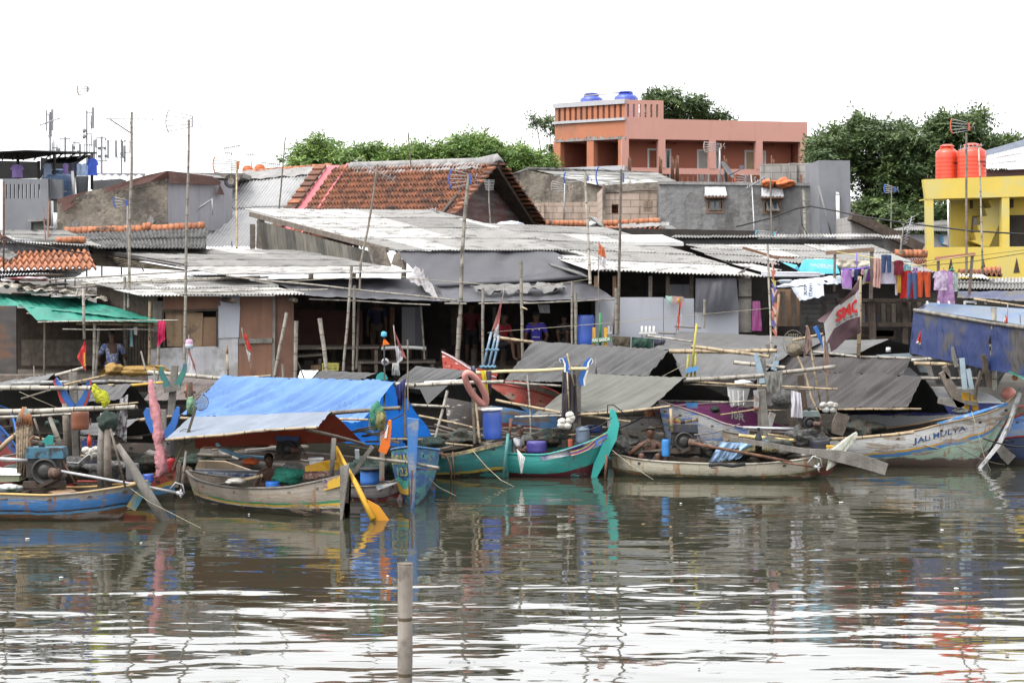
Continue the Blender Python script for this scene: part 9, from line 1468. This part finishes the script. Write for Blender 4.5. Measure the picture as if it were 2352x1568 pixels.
m_pig=M('pigeon_white',(.6,.58,.56)); m_pigd=M('pigeon_dark',(.13,.11,.1))
bird('white pigeon with a dark neck, leftmost on the white sheet',M3,(1605,425),48.9,.85,m_pig,m_pig); bird('all white pigeon between the two darker birds',M3,(1725,425),48.8,.85,m_pig,m_pig); bird('dark brown pigeon, rightmost on the white sheet',M3,(1985,418),48.6,.85,m_pigd,m_pigd,1)
bird('rooster perched on the cable pole over the left tiled roof',M1,(45,160),50,1.5,M('rooster_brown',(.09,.04,.03),var=.4,sc=8),M('rooster_wing',(.05,.03,.03)),-1,'rooster','rooster',None)
# loose timber and gear that fills the boats
rg=random.Random(9)
for x0,x1,y0,y1,Y,n_ in ((30,330,1000,1075,36.6,16),(440,700,1020,1075,36.8,12),(820,1010,985,1040,38.6,9),(1020,1180,985,1025,41.2,12),(1230,1400,985,1030,42,9),(1440,1660,1010,1050,40.9,9),(1650,1890,1000,1050,41.2,14),(1400,1560,965,1000,42.6,6)):
    for i in range(n_):
        x,y=rg.uniform(x0,x1),rg.uniform(y0,y1); L_=rg.uniform(35,110); d=rg.uniform(-.25,.3); yy=Y+rg.uniform(-.4,.5); a,b=P(x-L_/2,y-d*L_/2,yy),P(x+L_/2,y+d*L_/2,yy+rg.uniform(-.5,.5)); mb=MB(); mt=rg.choice([m_wood,m_woodgrey,m_wooddk,b_grey,b_dk,b_tan])
        mb.tube([a,b],rg.uniform(.02,.04),6) if mt in (b_grey,b_dk,b_tan) else mb.bar(a,b,.1,.035,0)
        solo('loose_timber','loose weathered plank or stick among the clutter in the boats','timber',mb,mt,'loose timber lying in the boats')
for i in range(46):
    Y=rg.uniform(17,38); p=P(rg.uniform(60,2320),700,Y); p.z=.008; r=rg.uniform(.012,.035); mb=MB(); mb.slab([p+Vector((math.cos(a*1.05+i)*r*rg.uniform(.6,1.3),math.sin(a*1.05+i)*r,0)) for a in range(6)],(0,0,.01)); solo('floating_scrap','tiny pale scrap of litter floating on the water','litter',mb,rg.choice([m_whitep,m_ply,m_woodgrey]),'litter floating on the water')
for i in range(16):
    x,y=rg.uniform(20,2300),rg.uniform(965,1040); Y=rg.uniform(36.5,43); w=rg.uniform(40,170); dy=rg.uniform(-40,50); sg_=rg.uniform(3,14); mb=MB(); mb.tube([P(x+w*k/6,y+dy*k/6+sg_*(1-((k-3)/3)**2),Y+.1*k) for k in range(7)],rg.uniform(.007,.016),4); solo('slack_rope','slack thin rope strung between the poles and tarps of the boats','rope',mb,rg.choice([m_rope,m_cable,m_woodgrey]),'slack ropes over the boats')
for x,y,Y,w,h in ((60,1085,34.6,60,22),(160,1070,35.2,50,20),(250,1080,34.8,46,24),(330,1060,36.4,60,20),(470,1060,36.8,50,18),(840,1075,37.,50,20),(980,1020,39.6,46,16),(1060,1005,40.8,50,18),(1250,1005,41.4,50,18),(1420,1020,40.8,40,20),(1610,1030,40.4,60,20),(1700,1035,40.3,60,20),(1770,1030,40.5,50,22),(1850,1000,41.6,46,20),(1960,985,42.8,60,20)):
    mb=MB(); mb.blob(P(x,y,Y),px(w,Y),.3,px(h,Y),seg=20,rings=12,nz=.7); solo('heaped_net','dark heap of net and rope lying in a boat','net',mb,rg.choice([n_dkg,M('heap_brown',(.09,.07,.05),c2=(.03,.05,.045),ca=.5,csc=10,var=.4,bump=1,bsc=16),M('heap_grey',(.14,.135,.125),c2=(.05,.05,.05),ca=.5,csc=10,var=.4,bump=1,bsc=16)]),'net heaps in the boats')
# ================= PEOPLE
m_skin=M('shaded_brown_skin',(.115,.058,.037),var=.06,rough=.55); m_hair=M('black_hair',(.012,.01,.01),rough=.5)  # brown skin, darkened further to carry the shade under the tent
def skinned(name,verts,edges,mat,parent,sub=2,root=0):
    o0=Vector(parent.location); me=bpy.data.meshes.new(name); me.from_pydata([Vector(v[:3])-o0 for v in verts],edges,[]); o=bpy.data.objects.new(name,me); COL.objects.link(o); o.parent=parent
    o.modifiers.new('skin','SKIN'); me.skin_vertices[0].data[root].use_root=True
    for i,v in enumerate(verts): me.skin_vertices[0].data[i].radius=(v[3],v[4] if len(v)>4 else v[3])
    s_=o.modifiers.new('sub','SUBSURF'); s_.levels=s_.render_levels=sub; me.materials.append(mat)
    bpy.context.view_layer.update(); dg=bpy.context.evaluated_depsgraph_get(); nm=bpy.data.meshes.new_from_object(o.evaluated_get(dg)); o.modifiers.clear(); o.data=nm
    for p in nm.polygons: p.use_smooth=True
    return o
def person(label,pel,face,lean,sc,arms,legs,shirt=None,short=None,hair=m_hair,head_tilt=(0,0),cap=None,sleeves=True,skin=None):
    """pel = pelvis point; face = facing direction; arms/legs = two chains of offsets (right, forward, up) in body units of metres"""
    sk=skin or m_skin; f=Vector(face).normalized(); r=f.cross(Vector((0,0,1))).normalized(); up=Vector((0,0,1)); pel=Vector(pel)
    L=lambda a,b_,c:pel+(r*a+f*b_+up*c)*sc
    t=thing('person',label,'person',pel-Vector((0,0,.1)))
    ln=lean; V=[];E=[]
    def add(a,b_,c,ra,rb=None,pr=None):
        p=L(a,b_,c); V.append((p.x,p.y,p.z,ra*sc,(rb or ra)*sc)); 
        if pr is not None: E.append((pr,len(V)-1))
        return len(V)-1
    p0=add(0,0,.02,.135,.11); p1=add(0,ln*.2,.16,.12,.095,p0); p2=add(0,ln*.55,.34,.145,.105,p1); p3=add(0,ln*.85,.47,.10,.085,p2); nk=add(0,ln*.98,.545,.052,.052,p3)
    ht=head_tilt; h1=add(ht[0]*.3,ln+.01+ht[1]*.3,.61,.07,.078,nk); h2=add(ht[0]*.7,ln+.02+ht[1]*.7,.68,.076,.09,h1); h3=add(ht[0],ln+.015+ht[1],.745,.055,.066,h2)
    hands=[]
    for sd,ch in ((-1,arms[0]),(1,arms[1])):
        s1=add(sd*.17,ln*.9,.45,.062,.06,p3); e=add(*ch[0],.043,.043,s1); w=add(*ch[1],.03,.03,e); hp=add(*ch[2],.036,.022,w)
        d=(Vector(ch[2])-Vector(ch[1])).normalized(); k=Vector(ch[2]); sid=d.cross(Vector((0,0,1))); sid=sid.normalized() if sid.length>.1 else Vector((1,0,0)); cu=sid.cross(d).normalized()*-1
        for j,(of,ll) in enumerate(((-.03,.055),(-.01,.066),(.01,.062),(.03,.048))):
            a=k+sid*of+d*.03; q=add(*a,.010,.010,hp); q=add(*(a+d*ll*.6+cu*.008),.0095,.0095,q); add(*(a+d*ll+cu*.028),.008,.008,q)
        a=Vector(ch[1]).lerp(k,.6)+sid*(.038*sd); q=add(*a,.011,.011,hp); add(*(a+d*.035+sid*(.02*sd)),.009,.009,q)
    for sd,ch in ((-1,legs[0]),(1,legs[1])):
        hp=add(sd*.09,.0,-.02,.09,.09,p0); kn=add(*ch[0],.062,.062,hp); an=add(*ch[1],.038,.038,kn); q=add(*ch[2],.04,.028,an)
    skinned('body',V,E,sk,t)
    # face: nose, eyes, ears, mouth as small parts
    fc=lambda a,b_,c:L(ht[0]*.7+a,ln+.02+ht[1]*.7+b_,c); mb=MB(); mb.tube([fc(0,.082,.70),fc(0,.112,.668),fc(0,.09,.66)],[.008*sc,.017*sc,.012*sc],6)
    for sd in (-1,1): mb.blob(fc(sd*.078,-.005,.675),.014*sc,.02*sc,.03*sc)
    mb.build('nose_and_ears',sk,t); mb=MB(); [mb.blob(fc(sd*.032,.083,.695),.012*sc,.008*sc,.007*sc,seg=8,rings=5) for sd in (-1,1)]; mb.build('eyes',m_hair,t); mb=MB(); mb.blob(fc(0,.085,.63),.026*sc,.01*sc,.007*sc); mb.build('mouth',M('lips',(.16,.06,.05)),t)
    if hair:
        mb=MB(); c=fc(0,-.012,.715); sd_=rnd.random()
        def hf(u,v):
            a=2*math.pi*u; p=v*1.75; fr_=math.cos(a-math.pi/2); p*=(.62 if fr_>.4 else 1.); q=(r*math.cos(a)*math.sin(p)*.087+f*math.sin(a)*math.sin(p)*.1+up*math.cos(p)*.088)*sc; return c+q*(1+.05*noise.noise(Vector((u*12,v*5,sd_))))
        mb.grid(hf,24,8); mb.build('hair',hair,t)
    if cap:
        mb=MB(); c=fc(0,0,.72); mb.grid(lambda u,v:c+(r*math.cos(2*math.pi*u)*math.sin(v*1.5)*.095+f*math.sin(2*math.pi*u)*math.sin(v*1.5)*.11+up*math.cos(v*1.5)*.085)*sc,20,6); mb.slab([c+r*.07*sc+f*.09*sc,c+r*.05*sc+f*.17*sc,c-r*.05*sc+f*.17*sc,c-r*.07*sc+f*.09*sc],(0,0,.012*sc)); mb.build('cap',cap,t)
    if shirt:
        V=[];E=[]; a0=add(0,0,.0,.15,.125); a1=add(0,ln*.2,.16,.136,.112,a0); a2=add(0,ln*.55,.34,.16,.12,a1); a3=add(0,ln*.85,.465,.115,.098,a2); add(0,ln*.93,.51,.075,.07,a3)
        for sd,ch in ((-1,arms[0]),(1,arms[1])):
            s1=add(sd*.17,ln*.9,.45,.075,.072,a3)
            if sleeves: m_=Vector((sd*.17,ln*.9,.45)).lerp(Vector(ch[0]),.75); add(*m_,.062,.062,s1)
        skinned('shirt',V,E,shirt,t)
    if short:
        V=[];E=[]; a0=add(0,0,.03,.145,.12)
        for sd,ch in ((-1,legs[0]),(1,legs[1])):
            hp=add(sd*.09,.0,-.02,.102,.102,a0); m_=Vector((sd*.09,0,-.02)).lerp(Vector(ch[0]),.85); add(*m_,.08,.08,hp)
        skinned('shorts',V,E,short,t)
    return t,fc,L
sit=((( -.12,.42,.08),(-.12,.48,-.33),(-.12,.6,-.37)),((.12,.42,.08),(.12,.48,-.33),(.12,.6,-.37)))
squat=(((-.16,.33,.30),(-.14,.2,-.12),(-.14,.32,-.15)),((.16,.33,.30),(.14,.2,-.12),(.14,.32,-.15)))
# man in the cream boat, arm raised to his mouth, other arm on his knee
q=P(1494,1000,40.5); q.z=.15
person('bare shouldered man in a dark vest sitting in the cream boat, hand at his mouth',q,(-.12,-1,0),.03,1.08,(((-.30,.04,.22),(-.24,.16,.0),(-.2,.22,-.02)),((.40,.10,.26),(.17,.22,.44),(.08,.19,.52))),squat,M('black_vest',(.018,.018,.022),rough=.9),M('slate_shorts',(.045,.045,.07),rough=.9),M('grey_black_hair',(.05,.045,.04)),(-.0,.02),None,False)
q=P(617,1000,35.3); q.z=.12
person('bare chested man crouching in shadow under the pale blue grey tarp',q,(.35,-1,0),.06,1.,(((-.28,.1,.22),(-.2,.3,.1),(-.17,.38,.08)),((.28,.12,.22),(.2,.32,.1),(.17,.4,.08))),squat,None,M('brown_shorts',(.08,.05,.04)),head_tilt=(.03,.05))
q=P(1183,1000,40.9); q.z=.3
person('boy with black hair in a white shirt low in the teal boat',q,(1,-.25,0),.1,.9,(((-.24,.12,.22),(-.16,.32,.2),(-.12,.4,.2)),((.24,.14,.22),(.16,.34,.2),(.12,.42,.2))),squat,M('white_tee',(.5,.5,.52)),M('dark_shorts',(.03,.03,.04)),head_tilt=(0,.03))
q=M3(260,1000,49.3)
t,fc,L=person('man in a royal blue football shirt and cap, seated in the dark house',q,(-.05,-1,0),.02,1.02,(((-.27,.05,.2),(-.22,.26,.08),(-.18,.34,.06)),((.27,.05,.2),(.22,.26,.08),(.18,.34,.06))),sit,M('royal_jersey',(.05,.035,.38),rough=.7),M('blue_shorts',(.03,.03,.2)),None,cap=M('dark_cap',(.02,.022,.035)))
lettering('SAMSUNG',lambda u,v:L(.09-.18*u,.135,.16+.03*v),m_whitep,t,.03)
mb=MB(); [mb.tube([L(sd*(.09+.0),.02+k*.022,.52),L(sd*.19,.0+k*.022,.505),L(sd*.235,.0+k*.02,.44)],.006,4) for sd in (-1,1) for k in (-1,0,1)]; mb.build('shoulder_stripes',m_whitep,t); mb=MB(); mb.blob(L(-.075,.125,.36),.022,.006,.022); mb.slab([L(.06,.128,.33),L(.1,.128,.33),L(.08,.128,.365)],(0,.004,0)); mb.build('shirt_crest',m_whitep,t)
q=M2(2085,1000,49.6)
person('person in a red shirt sitting sideways in the dark house',q,(.8,-.6,0),.08,1.,(((-.25,.12,.2),(-.16,.34,.08),(-.1,.42,.06)),((.25,.12,.2),(.16,.34,.08),(.1,.42,.06))),sit,M('red_shirt',(.36,.015,.035)),M('dark_trousers',(.02,.02,.03)))
q=M1(940,1190,49.0)
person('woman in a blue flowered blouse seen from behind under the green awning',q,(-.15,1,0),.02,1.12,(((-.3,.1,.2),(-.25,.3,.05),(-.2,.36,.0)),((.3,.1,.2),(.25,.3,.05),(.2,.36,.0))),sit,M('blue_flowered_cloth',(.07,.13,.36),c2=(.5,.48,.5),ca=.45,csc=16,var=.4,sc=9),M('flower_skirt',(.06,.1,.28)))
q=M2(1830,900,53)
person('person in a dark red top standing deep in the dark house',q,(0,-1,0),.0,1.,(((-.24,.03,.18),(-.24,.08,-.06),(-.24,.1,-.15)),((.24,.03,.18),(.24,.08,-.06),(.24,.1,-.15))),(((-.1,.02,-.44),(-.1,0,-.86),(-.1,.12,-.9)),((.1,.02,-.44),(.1,0,-.86),(.1,.12,-.9))),M('dark_red_top',(.14,.015,.02)),M('dark_pants',(.02,.02,.025)))
q=M2(1040,860,53)
person('person in khaki shorts standing in the dark doorway',q,(.1,-1,0),.0,1.,(((-.24,.03,.18),(-.24,.08,-.06),(-.24,.1,-.15)),((.24,.03,.18),(.24,.08,-.06),(.24,.1,-.15))),(((-.1,.02,-.44),(-.1,0,-.86),(-.1,.12,-.9)),((.1,.02,-.44),(.1,0,-.86),(.1,.12,-.9))),M('navy_top',(.02,.022,.05)),M('khaki_shorts',(.08,.06,.04)))
q=M3(500,960,49.4)
person('child crouching in shadow right of the man in blue',q,(-.3,-1,0),.1,.75,(((-.24,.12,.22),(-.1,.3,.2),(-.06,.36,.22)),((.24,.14,.22),(.1,.32,.2),(.06,.38,.22))),squat,M('shadow_top',(.03,.03,.035)),M('shadow_shorts',(.03,.03,.03)))
